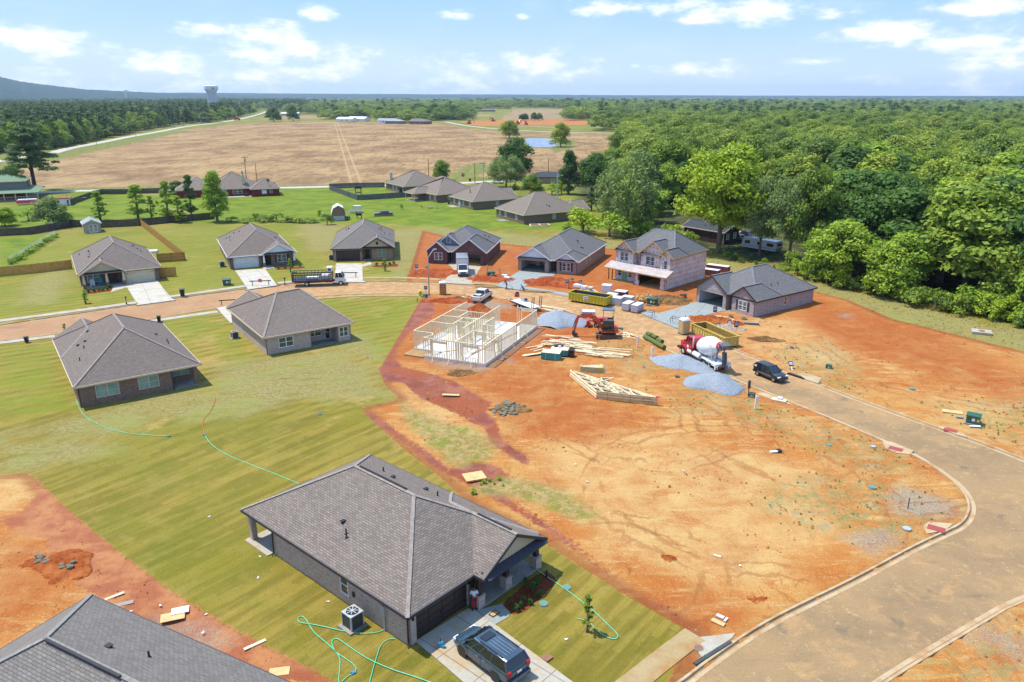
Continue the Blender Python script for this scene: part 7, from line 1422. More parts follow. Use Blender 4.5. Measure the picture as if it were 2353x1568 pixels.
# ---------------------------------------------------------------- containers, pallets, lumber
SCL=0.85
def skip(label,x,y,yaw,L,m,inside_m,fill=True,letter=False):
    t=thing('waste_container',label,'skip',(x,y,0),R(yaw)); w=2.4; h=1.55; b=MB()
    b.box(0,0,.2,L,.06,h); b.box(0,w-.06,.2,L,w,h); b.box(0,.06,.2,.06,w-.06,h); b.box(L-.06,.06,.2,L,w-.06,h); b.box(.06,.06,.2,L-.06,w-.06,.28); b.build('shell',m,t)
    b=MB()
    for i in range(int(L/.6)+1):
        q=min(L-.1,i*.6); 
        for yy in (-.07,w): b.box(q,yy,.2,q+.1,yy+.07,h-.1)
    for q in range(4): b.box(-.07,q*.7+.05,.2,0,q*.7+.15,h-.1); b.box(L,q*.7+.05,.2,L+.07,q*.7+.15,h-.1)
    b.build('rib',m,t); b=MB(); b.box(-.1,-.1,h-.1,L+.1,0,h+.03); b.box(-.1,w,h-.1,L+.1,w+.1,h+.03); b.box(-.1,0,h-.1,0,w,h+.03); b.box(L,0,h-.1,L+.1,w,h+.03); b.build('rim',m,t)
    b=MB(); b.box(.3,.5,0,L-.3,.65,.2); b.box(.3,w-.65,0,L-.3,w-.5,.2); b.build('skid',m,t); b=MB(); b.box(.07,.07,.28,.09,w-.07,h-.1); b.box(.09,w-.09,.28,L-.07,w-.07,h-.1); b.box(.09,.07,.28,L-.09,w-.09,.6); b.build('inner_lining',inside_m,t)
    if letter:
        b=MB(); b.box(L*.40,-.10,.62,L*.40+1.0,-.075,1.3); s=b.build('sign_panel','white_paint',t)
        text('TATE',.36,s,(L*.40+.5,-.108,.95),0,'navy')
        b=MB(); [b.box(L*.40+.12,-.106,.70+.1*i,L*.40+.88,-.10,.75+.1*i) for i in range(2)]; b.build('lettering','navy',s)
    return t
skip('yellow waste container full of wrapping and rubble beside the brick pallets',9.6,124.3,-33,7.0,'yellow_paint','navy' if 0 else 'dark_gray',letter=True)
skip('empty rusty-yellow waste container standing behind the mixer truck',26.3,105.8,-68,7.6,plain('yellow_old',rgb('c9b45a'),.7,0,.25),plain('rust_inside',rgb('8e7433'),.9,0,.4))
def bits(name,label,cat,px,py,z,items,group=None,yaw=0):
    x,y=at(px,py) if px is not None else py; t=thing(name,label,cat,(x,y,z),R(yaw),group)
    for nm,m,bx in items: boxp(t,nm,m,*bx)
    return t
bits('white_sacks','white plastic wrapping and sacks lying inside the yellow container','rubbish',1345,674,.9,[('sheet','white_wrap',[(-2.2,-.5,.1,-.9,.5,.5),(-.6,-.6,.0,.3,.3,.45)]),('sheet','trim_cream',[(.5,-.4,0,1.4,.5,.35)])],yaw=-33)
m,n=mat('brick_stack'); g=n.co('Object'); t_=n.new('ShaderNodeTexBrick'); t_.offset=0; n.put(t_.inputs[0],n.co('UV')); t_.inputs['Scale'].default_value=1; t_.inputs['Brick Width'].default_value=.11; t_.inputs['Row Height'].default_value=.12; t_.inputs['Mortar Size'].default_value=.012
t_.inputs['Color1'].default_value=(*rgb('8a4f45'),1); t_.inputs['Color2'].default_value=(*rgb('6f4246'),1); t_.inputs['Mortar'].default_value=(*rgb('3b2b2b'),1); n.out(t_.outputs[0],.85)
plain('brick_wrap',rgb('b3b2bb'),.6,0,.15)
def pallet(px,py,yaw,l,w,h,label,side='brick_wrap'):
    x,y=at(px,py); t=thing('brick_pallet',label,'brick pallet',(x,y,0),R(yaw)); b=MB(); b.box(0,0,.12,l,w,h); b.build('brick_stack',side,t); b=MB(); k=max(1,round(l/1.0))
    for i in range(k): b.box(i*l/k+.01,-.01,h,(i+1)*l/k-.02,w+.01,h+.05)
    b.build('top_sheet','white_wrap',t); b=MB(); b.box(0,.05,0,l,.15,.12); b.box(0,w-.15,0,l,w-.05,.12); b.build('runner','lumber_dark',t)
pallet(1428,713,-35,1.2,2.2,1.15,'wrapped brick stack nearest the road, left one of the front pair beside the green box'); pallet(1449,717,-35,1.2,2.3,1.15,'wrapped brick stack at the right of the front pair beside the green box','brick_wrap')
pallet(1428,696,-35,1.8,1.2,1.1,'wrapped brick stack behind the front pair, touching the timber heap'); pallet(1400,700,-28,2.0,1.6,1.2,'wrapped brick stack just behind the end of the yellow container'); pallet(1411,686,-28,2.0,1.5,1.25,'tall wrapped brick stack farthest right behind the yellow container','brick_stack'); pallet(1392,689,-28,1.8,1.3,1.0,'wrapped brick stack between the white powder heap and the tall stack')
pallet(1381,674,-20,1.7,1.4,1.4,'white wrapped block stack right beside the white powder heap','white_wrap')
pallet(1610,632,-35,3.4,1.4,1.2,'long brick stack behind the two-storey house, nearer one','brick_stack'); pallet(1622,622,-35,4.4,1.4,1.2,'long brick stack behind the two-storey house, farther one','brick_stack'); pallet(1337,731,-10,2.0,1.3,1.0,'pink and white wrapped brick stack between the gravel pile and the road')
def lumber(label,px,py,n_,L,spread,yaw,seed,name='lumber_heap',mt='lumber',jit=12,wide=.14,zs=.03):
    x,y=at(px,py); r=random.Random(seed); b=MB()
    for i in range(n_):
        a=R(r.gauss(0,jit)); l=L*r.uniform(.45,1); cx=r.uniform(-spread,spread)*.5; cy=r.uniform(-spread,spread)*.32; z=.06+i*zs*r.uniform(.3,1)
        b.beam((cx-math.cos(a)*l/2,cy-math.sin(a)*l/2,z),(cx+math.cos(a)*l/2,cy+math.sin(a)*l/2,z+r.uniform(-.03,.06)),r.uniform(.7,1.3)*wide,.05)
    o=b.build(name,mt,uv=False,loc=(x,y,0),rz=R(yaw)); o['label']=label; o['category']='lumber'; o['kind']='stuff' if 0 else ''; del o['kind']; return o
lumber('pale long boards scattered between the framed house and the teal packs, upper part',1300,793,34,5.5,4.5,-16,1); lumber('loose fan of long pale boards reaching right from the teal packs',1375,815,26,6.5,4,-20,2,jit=7); lumber('thick stack of pale boards in the middle of the lumber scatter',1320,798,26,4.2,1.6,-16,3,jit=4,wide=.3,zs=.02)
lumber('a few crossed boards left of the teal packs',1243,800,6,2.6,2.5,35,4); lumber('boards sticking out left of the nearest teal pack',1228,816,5,3.2,.9,25,5,jit=5,wide=.28)
lumber('tangled heap of orange timber offcuts before the two-storey house',1475,692,46,2.6,3.6,30,6,mt='lumber_dark',jit=40,zs=.025); lumber('bright stud bundle leaning behind the white block stack',1392,668,8,1.8,.6,70,7,jit=10); lumber('long boards lying behind the trailer along the road edge',1262,712,20,6,3,-32,8,jit=6)
lumber('broken boards on the clay heap before the two-gable house',1282,644,9,2.6,2.5,-25,9,jit=35); lumber('dark form boards along the kerb by the pickup',1120,660,8,5,2,-8,10,mt='lumber_dark',jit=8); lumber('white and tan scrap boards by the kerb below the excavator',1440,772,10,2.5,2.5,-35,11,jit=30); lumber('form boards edging the new pavement by the kneeling worker',1240,671,7,6,.5,-14,12,mt='lumber_dark',jit=2)
lumber('pale boards by the clay heap behind the lamp',1070,684,8,2,3,-6,13,jit=20); lumber('broken planks on the orange rubble heap',1660,735,14,2.0,3,-10,14,jit=50)
def teal(px,py,yaw,l,w,h,lab):
    x,y=at(px,py); t=thing('lumber_pack',lab,'lumber pack',(x,y,0),R(yaw)); boxp(t,'wrap','teal_wrap',(0,0,.05,l,w,h)); b=MB()
    for i in range(int(w/.15)): b.box(.02,i*.15+.02,h,l-.02,i*.15+.15,h+.05)
    b.build('top_board','lumber',t); boxp(t,'strap','white_wrap',(l*.25,-.01,.05,l*.25+.03,w+.01,h+.06),(l*.75,-.01,.05,l*.75+.03,w+.01,h+.06))
teal(1243,826,-16,2.5,1.5,.95,'teal-wrapped lumber pack with bare boards on top, nearest one'); teal(1264,817,-12,2.4,1.4,.8,'teal-wrapped lumber pack behind the nearest one, with clutter on top')
bits('black_bag','black plastic sheet hanging off the rear teal lumber pack','sheet',1313,818,0,[('sheet','black',[(-.3,-.5,0,.35,.5,.9),(-.1,-.8,0,.5,-.4,.5)])],yaw=-14)
bits('tool_clutter','blue and white tools and cans lying on the rear teal pack','tools',1287,812,.86,[('can','navy',[(-.8,.0,0,-.4,.3,.25),(.1,.2,0,.4,.5,.2)]),('can','white_paint',[(-.2,-.2,0,.1,.1,.2)])])
# truss bundles
def trusses():
    A=Vector((7.2,87.7,0));B=Vector((9.7,80.6,0));C_=Vector((16.3,78.7,0)); t=thing('roof_truss_stack','big wedge-shaped stack of flat roof trusses with black handwriting on its front edge','truss stack',tuple(B)); A-=B; C_-=B; B=Vector((0,0,0)); k=9
    for i in range(k):
        z=.06+i*.105; b=MB(); up=Vector((0,0,z)); rr=random.Random(i); j=Vector((rr.uniform(-.05,.05),rr.uniform(-.05,.05),0))
        for p,q in ((A,B),(B,C_),(A*.96+C_*.04,C_)): b.beam(p+up+j,q+up+j,.09,.1)
        N=8
        for w in range(1,N):
            f=w/N; p=B+(C_-B)*f if w%2 else A+(C_-A)*f; q=A+(C_-A)*(f+.07) if w%2 else B+(C_-B)*min(1,f+.09); b.beam(p+up+j,q+up+j,.085,.085)
        for f in (.25,.5,.75): p=A*(1-f)+B*f; b.beam(p+up+j,p+(C_-p)*.5+up+j,.085,.085)
        b.build('truss','lumber',t,uv=False)
    d=C_.normalized(); nn=Vector((d.y,-d.x,0)); b=MB(); b.beam(nn*.06+Vector((0,0,.5)),C_+nn*.06+Vector((0,0,.5)),.03,.96); fr=b.build('front_edge',plain('lumber_face',rgb('c7ad78'),.8,0,.15),t)
    for txt,f,z,s in (('77410-A',.74,.28,.42),('H-410-B',.72,.68,.26)):
        p=C_*(f+.1)+nn*.085; text(txt,s,fr,(p.x,p.y,z),math.atan2(d.y,d.x),'black')
    b=MB(); 
    for f in (.18,.56): p=C_*f+nn*.08; b.beam(p+Vector((0,0,.02)),p+Vector((0,0,1.0)),.03,.02)
    b.build('strap','black',t)
    for nm,p in (('end_marker',B),('end_marker',C_)): b=MB(); b.box(p.x-.2,p.y-.12,.0 if p.length<1 else .98,p.x+.2,p.y+.15,.12 if p.length<1 else 1.08); b.build(nm,MATS.get('marker_pink') or plain('marker_pink',rgb('d8486a')),t)
    x,y=at(1330,893-6); t2=thing('small_truss_pack','short boxy pack of small trusses with a yellow strap resting on the big stack','truss pack',(at(1327,872)[0]+.3,at(1327,872)[1]-.2,1.0),R(-12)); b=MB()
    for i in range(6): b.beam((0,.15+i*.18,.02),(3.0,.15+i*.18,.02),.09,.1); b.beam((0,.15+i*.18,.42),(2.6,.15+i*.18,.75),.09,.1); b.beam((0,.15+i*.18,0),(0,.15+i*.18,.7),.09,.09); b.beam((3,.15+i*.18,.0),(2.7,.15+i*.18,.75),.09,.09)
    b.build('truss','lumber',t2,uv=False); boxp(t2,'side_face','lumber_face',(0,.03,.0,2.9,.1,.72)); boxp(t2,'strap','yellow_paint',(2.3,.0,0,2.5,1.2,.78))
    t3=thing('loose_truss','small triangular truss frame lying tilted across the middle of the big stack','truss',(at(1360,902)[0],at(1360,902)[1],1.05),R(20)); b=MB(); b.beam((0,0,0),(3.0,.4,.25),.09,.1); b.beam((0,0,0),(1.6,.9,.2),.09,.1); b.beam((1.6,.9,.2),(3,.4,.25),.09,.1); b.beam((1.4,.2,.12),(1.6,.9,.2),.09,.1); b.build('truss','lumber',t3,uv=False)
trusses()
# flatbed trailer with ramps, by the road
def trailer():
    t=thing('trailer','long white equipment trailer with two upright black ramps behind the framed house','trailer',(2.3,119.6,0),R(-56)); boxp(t,'deck','white_wrap',(-3.2,-1.0,.7,2.8,1.0,.8)); boxp(t,'side_rail','dark_gray',(-3.2,-1.08,.62,2.8,-1.0,.84),(-3.2,1.0,.62,2.8,1.08,.84)); boxp(t,'drawbar','dark_gray',(-4.6,-.08,.55,-3.2,.08,.68))
    for s in (-1,1):
        for x in (-.6,.4): wheel(t,x,s*1.15,.38,.24,'white_paint')
        b=MB(); 
        for q in (-.22,.22): b.beam((2.85,s*.75+q,.8),(3.05,s*.75+q,2.6),.06,.08)
        for i in range(7): b.beam((2.86+i*.028,s*.75-.22,.95+i*.26),(2.86+i*.028,s*.75+.22,.95+i*.26),.06,.05)
        b.build('ramp','black',t,uv=False)
    bits('winch_engine','red engine unit on the front of the white trailer','engine',1188,692,.8,[('engine','paint_red',[(-.4,-.4,0,.4,.4,.6)]),('tank','black',[(-.2,-.3,.6,.3,.1,.8)])]); bits('trailer_load','pale sheets and tool bags on the trailer deck','load',1205,703,.82,[('sheet','paint_silver',[(-.6,-.4,0,.6,.3,.2)]),('bag','navy',[(.2,-.2,.2,.6,.2,.5)])],yaw=-56)
trailer()
def sawhorse(px,py,lab):
    x,y=at(px,py); t=thing('trestle',lab,'trestle',(x,y,0),R(-30)); b=MB()
    for q in range(5): b.beam((-1.2+q*.6,-.5,.9),(-1.2+q*.6,.5,.9),.05,.05)
    b.beam((-1.3,-.5,.9),(1.3,-.5,.9),.06,.06); b.beam((-1.3,.5,.9),(1.3,.5,.9),.06,.06)
    for a in (-1.2,1.2):
        for c in (-.5,.5): b.beam((a,c,0),(a,c,.9),.06,.06)
    b.build('frame','paint_gray',t,uv=False)
sawhorse(1484,727,'gray metal trestle frame at the left end of the fresh right-hand drive'); sawhorse(1560,745,'low gray metal frame on the kerb below the fresh right-hand drive')
# sod rolls
for i,(px,py) in enumerate([(1486,781),(1493,785),(1500,789),(1507,793),(1514,797),(1521,801),(1492,777),(1504,783),(1516,792)]):
    x,y=at(px,py); b=MB(); b.tube([(0,-.55,.3+(.0 if i<6 else .25)),(0,.55,.3+(.0 if i<6 else .25))],.33,12); o=b.build('sod_roll',MATS.get('sod') or plain('sod',rgb('5e6a30'),.95,0,.4,6),uv=False,loc=(x,y,0),rz=R(25)); tag(o,'rolled green sod among the row of rolls beside the road kerb','sod roll','sod rolls beside the kerb')
# portable toilets
def toilet(x,y,yaw,m,lab,sign=True):
    t=thing('portable_toilet',lab,'portable toilet',(x,y,-.1),R(yaw)); boxp(t,'cabin',m,(0,0,.1,1.15,1.15,2.1)); boxp(t,'base','dark_gray',(-.03,-.03,0,1.18,1.18,.12)); boxp(t,'door',m,(.12,-.04,.15,1.03,0,2.0)); b=MB(); b.loft([[(-.05,-.05,2.1),(1.2,-.05,2.1),(1.2,1.2,2.1),(-.05,1.2,2.1)],[(.1,.0,2.32),(1.05,.0,2.32),(1.05,1.1,2.38),(.1,1.1,2.38)]]); b.build('roof','white_paint',t,uv=False); b=MB(); b.cyl((.15,1.0,2.2),(.15,1.0,2.6),.06,k=8); b.build('vent_pipe','black',t,uv=False)
    if sign: boxp(t,'sign_panel','black',(.28,-.06,1.45,.88,-.04,1.75)); boxp(t,'lettering','trim_white',(.36,-.07,1.53,.8,-.06,1.57),(.36,-.07,1.62,.8,-.06,1.67))
plain('tan_plastic',rgb('b07b40'),.6); toilet(-12.6,128.3,8,'tan_plastic','tan portable toilet with white roof at the road side near the street lamp'); toilet(24.4,106.3,-65,plain('tan_plastic_b',rgb('bfa679'),.6),'portable toilet with white roof at the end of the empty container, behind the mixer truck',False)
# ---------------------------------------------------------------- street furniture
def lamp_post():
    x,y,_=G(986.5,683.8); t=thing('street_lamp','tall slender gray street lamp beside the portable toilet','street lamp',(x,y,0),R(10)); b=MB(); b.tube([(0,0,0),(0,0,6.4),(.0,0,7.0),(.9,.0,8.2),(1.25,0,8.35)],[.12,.085,.08,.07,.06],10); b.build('pole','galvanised',t,smooth=True,uv=False); boxp(t,'lamp_head','galvanised',(.9,-.14,8.28,1.5,.14,8.42)); boxp(t,'base','galvanised',(-.2,-.2,0,.2,.2,.12))
lamp_post()
def upole(px,py,top,lab,arm=False,trans=False,lamp=False,m='wood_post',r=.14):
    x,y=at(px,py); lo,hi=1,40
    for _ in range(30):
        h=(lo+hi)/2
        if pic(x,y,h)[1]>top: lo=h
        else: hi=h
    t=thing('utility_pole' if not lamp else 'lamp_pole',lab,'utility pole' if not lamp else 'lamp post',(x,y,0)); b=MB(); b.tube([(0,0,-.5),(0,0,h)],[r*1.2,r*.75],8); b.build('pole',m,t,uv=False)
    if arm: boxp(t,'cross_arm','wood_post',(-1.2,-.06,h-.9,1.2,.06,h-.75)); boxp(t,'insulator','galvanised',*[(q-.05,-.05,h-.75,q+.05,.05,h-.6) for q in (-1.1,0,1.1)])
    if trans: b=MB(); b.cyl((.35,0,h-2.2),(.35,0,h-1.3),.28,k=10); b.build('transformer','galvanised',t,uv=False)
    if lamp: b=MB(); b.tube([(0,0,h*.82),(.8,-.2,h*.85),(1.5,-.3,h*.84)],.05,6); b.build('lamp_arm','galvanised',t,uv=False); boxp(t,'lamp_head','galvanised',(1.2,-.4,h*.83,1.8,-.2,h*.86))
    return (x,y,h)
PL=[]
for i,(px,py,tp,lab) in enumerate([(222,332.5,296,'nearest utility pole along the distant left road'),(313,316,282.5,'second utility pole along the distant left road'),(378,296,271,'third utility pole along the distant left road'),(425,285,269,'fourth utility pole along the distant left road'),(462,283,264,'fifth utility pole along the distant left road'),(492,278,264,'sixth utility pole along the distant left road'),(518,275,263,'seventh, farthest utility pole along the distant left road')]): PL.append(upole(px,py,tp,lab,True))
PR=[upole(568,428,357.5,'tall utility pole with transformer standing behind the red brick house',True,True),upole(591.7,428,376.5,'plain utility pole right of the transformer pole behind the red brick house'),upole(985.8,424,363,'thin dark pole standing left of the single rounded tree'),upole(1091.4,421,375.4,'thin dark utility pole left of the pale transformer pole'),upole(1110.6,423,371,'pale pole with transformer above the far pyramid-roofed house',True,True,m='galvanised'),upole(1260,405,365,'thin dark pole at the right end of the stubble field')]
LP=upole(1280,464,392,'tall gray lamp and utility pole beside the far brick house on the right',False,True,True,'galvanised',.2)
upole(156.6,471,447.4,'slender dark garden lamp pole near the small red-roofed hut',lamp=False,r=.07); upole(190,466,452,'short garden lamp with pale head inside the fenced lawn',r=.06,lamp=True)
def wire(a,b_,lab,sag=.02):
    A=Vector(a);B=Vector(b_); b=MB(); L=(B-A).length; b.tube([tuple(A.lerp(B,i/8)-Vector((0,0,L*sag*4*(i/8)*(1-i/8)))) for i in range(9)],.035,5); o=b.build('power_line','dark_gray',uv=False); tag(o,lab,'power line')
for i in range(len(PL)-1): wire(PL[i],PL[i+1],'power line strung between distant poles number %s and the next on the left road'%['one','two','three','four','five','six'][i])
wire(PR[4],LP,'power line from the pale transformer pole to the gray lamp pole'); wire((PR[4][0],PR[4][1],PR[4][2]-1),(LP[0],LP[1],LP[2]-1.5),'lower power line from the pale transformer pole to the gray lamp pole')
# mailboxes, bins, boxes, signs
def mailbox(px,py,lab): bits('mailbox',lab,'mailbox',px,py,0,[('post','black',[(-.05,-.05,0,.05,.05,1.15)]),('box','black',[(-.1,-.28,1.1,.12,.25,1.38)]),('foot','black',[(-.12,-.12,0,.12,.12,.25)])],yaw=30)
mailbox(291,700,'black mailbox by the pavement in front of the house with porch chairs'); mailbox(655,655,'black mailbox beside the stake truck, right of the white drive')
def bin_(px,py,lab,s=1):
    x,y=at(px,py); t=thing('wheelie_bin',lab,'bin',(x,y,.05),R(15)); b=MB(); b.loft([[(-.25*s,-.28*s,0),(.25*s,-.28*s,0),(.25*s,.28*s,0),(-.25*s,.28*s,0)],[(-.32*s,-.36*s,1*s),(.32*s,-.36*s,1*s),(.32*s,.36*s,1*s),(-.32*s,.36*s,1*s)]]); b.build('body','black' if s>.7 else 'dark_gray',t,uv=False); boxp(t,'lid','dark_gray',(-.36*s,-.42*s,1*s,.36*s,.38*s,1.08*s))
bin_(420,681,'black wheeled bin standing on the verge beside the street',1.15); bin_(366,739,'small dark bin-like box behind the brown brick house, on the verge',.8); bin_(62,787,'small dark utility box on the verge at the far left',.75); bin_(888,386+34,'dark bins beside the stop sign road') if 0 else None
bin_(1286,466,'dark wheeled bin at the foot of the gray lamp pole',1.1); bin_(1332,478,'dark wheeled bin on the lane right of the lamp pole',1.1); bin_(1080,418,'dark wheeled bin by the road near the stop sign',1.2); bin_(1668,505,'dark bin on the lane deep under the trees',1.3)
def gbox(px,py,s,lab,yaw=-35,m='green_box'): bits('utility_box',lab,'utility box',px,py,0,[('pad','old_slab',[(-.7*s,-.65*s,0,.7*s,.65*s,.08)]),('body',m,[(-.55*s,-.5*s,.08,.55*s,.5*s,.75*s)]),('lid',m,[(-.6*s,-.55*s,.75*s,.6*s,.55*s,.85*s)]),('warning_label','yellow_paint',[(.3*s,-.515*s,.35*s,.5*s,-.5*s,.6*s)]),('notice','white_paint',[(-.1*s,-.515*s,.35*s,.15*s,-.5*s,.62*s)])],yaw=yaw)
gbox(2235,972,1.15,'green transformer box with yellow and white labels on the right clay lot'); gbox(1499,700,1.3,'green transformer box between the brick pallets and the soil heap'); gbox(1128,637,1.3,'green transformer box on the clay between the two drives',10); gbox(522,655,1.3,'dark green transformer box on the lawn left of the white-garage drive',20); gbox(1904,847,.6,'small green box standing alone on the clay right of the black car'); gbox(1727,913,.6,'small green box beside the gravel pile, road edge'); gbox(977,683,.6,'small dark green box right beside the yellow hydrant')
def hydrant():
    x,y=at(966,682); t=thing('fire_hydrant','yellow fire hydrant at the corner of the lawn and pavement','hydrant',(x,y,0)); b=MB(); b.tube([(0,0,0),(0,0,.15),(0,0,.6),(0,0,.75),(0,0,.82)],[.2,.13,.13,.15,.05],10); b.cyl((-.28,0,.5),(.28,0,.5),.08,k=8); b.build('body','yellow_paint',t,uv=False); t.scale=(1.5,1.5,1.4)
hydrant()
def sign(px,py,lab,h=1.7,w=.6,ph=.7,yaw=0,post='white_paint',face='navy',two=True,tilt=0,name='lot_sign'):
    x,y=at(px,py); t=thing(name,lab,'sign',(x,y,0),R(yaw)); t.rotation_euler[0]=R(tilt); boxp(t,'post',post,(-.06,-.04,-.1,.06,.04,h)); boxp(t,'sign_panel',face,(-w/2,-.08,h-ph,w/2,-.04,h))
    if two: boxp(t,'lettering','white_paint',(-w*.36,-.09,h-ph*.35,w*.36,-.08,h-ph*.22),(-w*.36,-.09,h-ph*.68,w*.36,-.08,h-ph*.5))
for px,py,lab,k in ((1641+0,770-33,'navy and white lot sign on a white post in the rubble, tall one',dict(h=2.3,ph=.9)),(1651,757,'navy and white sign fallen at the foot of the tall lot sign',dict(h=.9,tilt=-40)),(1677,749,'small navy and white sign lying on the clay, middle of the group',dict(h=.8,tilt=-35)),(1831-141,767,'navy and white lot sign on a white post, right one of the group',dict(h=1.9,ph=.9)),(1820,850,'navy and white sign fallen beside the road behind the black car',dict(h=1.2,tilt=-50)),(1303,662,'navy and white lot sign left one on the clay heap',dict(h=1.6)),(1333,668,'navy and white lot sign on a white post behind the yellow container',dict(h=1.9)),(958,625,'navy lot sign standing on the small red clay cone',dict(h=1.5)),(979,676,'navy and white sign beside the yellow hydrant',dict(h=1.6,tilt=10))): sign(px,py,lab,**k)
for px,py,lab in ((1464,797,'white marker post on the dry grass, left one below the excavator'),(1497,822,'white marker post on the dry grass beside the long gravel pile'),(1735,939,'white marker post below the gravel pile near the road')): bits('marker_post',lab,'post',px,py,0,[('post','white_paint',[(-.07,-.07,0,.07,.07,1.5)]),('plate','white_paint',[(-.05,-.1,.7,.25,-.04,1.45)])],yaw=20)
bits('meter_post','gray electric meter on a wooden post beside the gravel pile','meter post',1719,911,0,[('post','wood_post',[(-.05,-.05,0,.05,.05,2.0)]),('meter_box','dark_gray',[(-.13,-.12,1.0,.13,.1,1.9)])]); bits('drain_block','small dark green block on the grass left of the gravel piles','block',1556,959-0-0-0 if 0 else 869,0,[('block','green_box',[(-.25,-.25,0,.25,.25,.3)])])
def barrier(px,py,lab,w=3.6,yaw=10,sign_=True):
    it=[('rail','siding_maroon',[(-w/2,-.05,.75,w/2,.05,.9)]),('leg','siding_maroon',[(-w*.38,-.3,0,-w*.38+.06,-.24,.8)]),('leg','siding_maroon',[(-w*.38,.24,0,-w*.38+.06,.3,.8)]),('leg','siding_maroon',[(w*.38,-.3,0,w*.38+.06,-.24,.8)]),('leg','siding_maroon',[(w*.38,.24,0,w*.38+.06,.3,.8)])]
    if sign_: it+=[('sign_panel','red_paint',[(-.3,-.1,.6,.3,-.06,1.2)]),('lettering','white_paint',[(-.2,-.11,.7,.2,-.1,.76),(-.2,-.11,.95,.2,-.1,1.0)])]
    bits('drive_barrier',lab,'barrier',px,py,.08,it,yaw=yaw)
barrier(599,657,'dark barrier with a red notice across the white-garage drive',3.8,8); barrier(845,639,'low dark barrier rail across the drive of the golden brown house',3.2,0,False) if 0 else barrier(803,637.5,'low dark barrier rail across the drive of the golden brown house',3.2,0,False); barrier(527,702,'dark barrier across the drive left of the taupe brick house',3.2,12,False)
x,y=at(1064,418); t=thing('stop_sign','red octagonal stop sign by the far road','sign',(x,y,0)); boxp(t,'post','galvanised',(-.05,-.03,0,.05,.03,2.6)); b=MB(); b.cyl((0,-.05,2.7),(0,-.09,2.7),.75,k=8); sp_=b.build('sign_panel','red_paint',t,uv=False); text('STOP',.5,sp_,(0,-.1,2.52),0,'white_paint')
# air conditioning units
def acunit(px,py,lab,s=1,yaw=48):
    x,y=at(px,py); t=thing('air_conditioner',lab,'air conditioner',(x,y,.06),R(yaw)); t.scale=(s,)*3; boxp(t,'pad','old_slab',(-.65,-.6,-.1,.6,.6,.03)); boxp(t,'body','dark_gray',(-.42,-.42,.05,.42,.42,.88)); boxp(t,'corner_post','galvanised',*[(a-.04,c-.04,.05,a+.04,c+.04,.9) for a in (-.41,.41) for c in (-.41,.41)]); b=MB(); b.box(-.45,-.45,.88,.45,.45,.94); b.build('top','galvanised',t,uv=False); b=MB(); b.cyl((0,0,.94),(0,0,.975),.36,k=18); b.build('fan_grille','black',t,uv=False)
    b=MB()
    for j in range(8): a=j*math.pi/4; b.beam((.05*math.cos(a),.05*math.sin(a),.985),(.35*math.cos(a),.35*math.sin(a),.985),.05,.02)
    b.cyl((0,0,.975),(0,0,1.0),.09,k=8); b.build('fan_guard','galvanised',t,uv=False)
acunit(812,1438,'air conditioning unit with round fan on the lawn beside the big house',1.15); acunit(540,777,'air conditioning unit beside the taupe brick house with recessed patio',1,35); acunit(511,613,'air conditioning unit left of the white-garage house',1.1,25); acunit(762,597,'air conditioning unit left of the golden brown house',1.1,10)
# covers and slabs in the ground
def disc(px,py,r,m,lab,name='manhole_cover',h=.06,cat='cover'):
    x,y=at(px,py); t=thing(name,lab,cat,(x,y,max(gz(x,y),0)+.0)); b=MB(); b.cyl((0,0,-.1),(0,0,h),r*1.02,k=20); b.build('ring','lid_ring',t,uv=False); b=MB(); b.cyl((0,0,h),(0,0,h+.02),r*.85,k=20); b.build('lid',m,t,uv=False)
plain('lid_ring',rgb('8b8a7c'),.8); plain('lid_teal',rgb('4f8f86'),.6); plain('lid_rust',rgb('8a6048'),.7); plain('board_tan',rgb('dcae78'),.8,0,.15)
disc(1605,1490,.32,'lid_rust','round rusty manhole lid in the pale concrete corner by the road'); disc(2004,1122,.34,'lid_teal','teal round lid on the dry grass of the corner lot',h=.12); disc(2083,1217,.36,'galvanised','pale gray round lid near the red ramp pad on the corner lot',h=.12); disc(1249,1388,.3,'lid_teal','round teal lid in the front lawn below the bark bed'); disc(1302,1351,.3,'lid_teal','round teal lid in the front lawn crossed by the green hose'); disc(2006,1028,.3,'galvanised','pale round lid by the inner kerb of the road bend',h=.1)
disc(1816+3,800,.3,'dark_gray','dark round lid on the clay left of the small green box',h=.15); disc(2095,895,.35,'lid_teal','dark teal lid on the right clay lot',h=.15); disc(1679,729,.4,'green_box','dark green lid on the clay before the rose brick house, left one',h=.25); disc(1709,734,.45,'green_box','dark green lid on the clay before the rose brick house, right one',h=.25); disc(1314,642,.4,'green_box','dark green lid on clay in front of the black-shuttered window',h=.2); disc(980,615,.4,'green_box','dark green lid on clay before the dark red brick house',h=.2); disc(1905,1025,.25,'lid_teal','small teal lid on the weedy clay inside the road bend',h=.1)
def board(px,py,l,w,yaw,m,lab,h=.1,name='board',cat='board',extra=None): return bits(name,lab,cat,px,py,.02,[('sheet',m,[(-l/2,-w/2,0,l/2,w/2,h)])]+(extra or []),yaw=yaw)
x,y=at(1090,1098); t=thing('drain_board','square tan plywood cover with round lid over a drain in the red mud','drain cover',(x,y,.05),R(20)); boxp(t,'sheet','board_tan',(-.95,-.75,0,.95,.75,.14)); b=MB(); b.cyl((0,0,.14),(0,0,.17),.38,k=20); b.build('lid','lumber_face',t,uv=False)
x,y=at(2255,766); t=thing('drain_box','pale concrete drain box with square lid on the dry verge at right','drain cover',(x,y,0),R(-25)); boxp(t,'box','walk_concrete',(-1.3,-1.0,0,1.3,1.0,.35)); b=MB(); b.cyl((0,0,.35),(0,0,.4),.4,k=16); b.build('lid','lid_rust',t,uv=False)
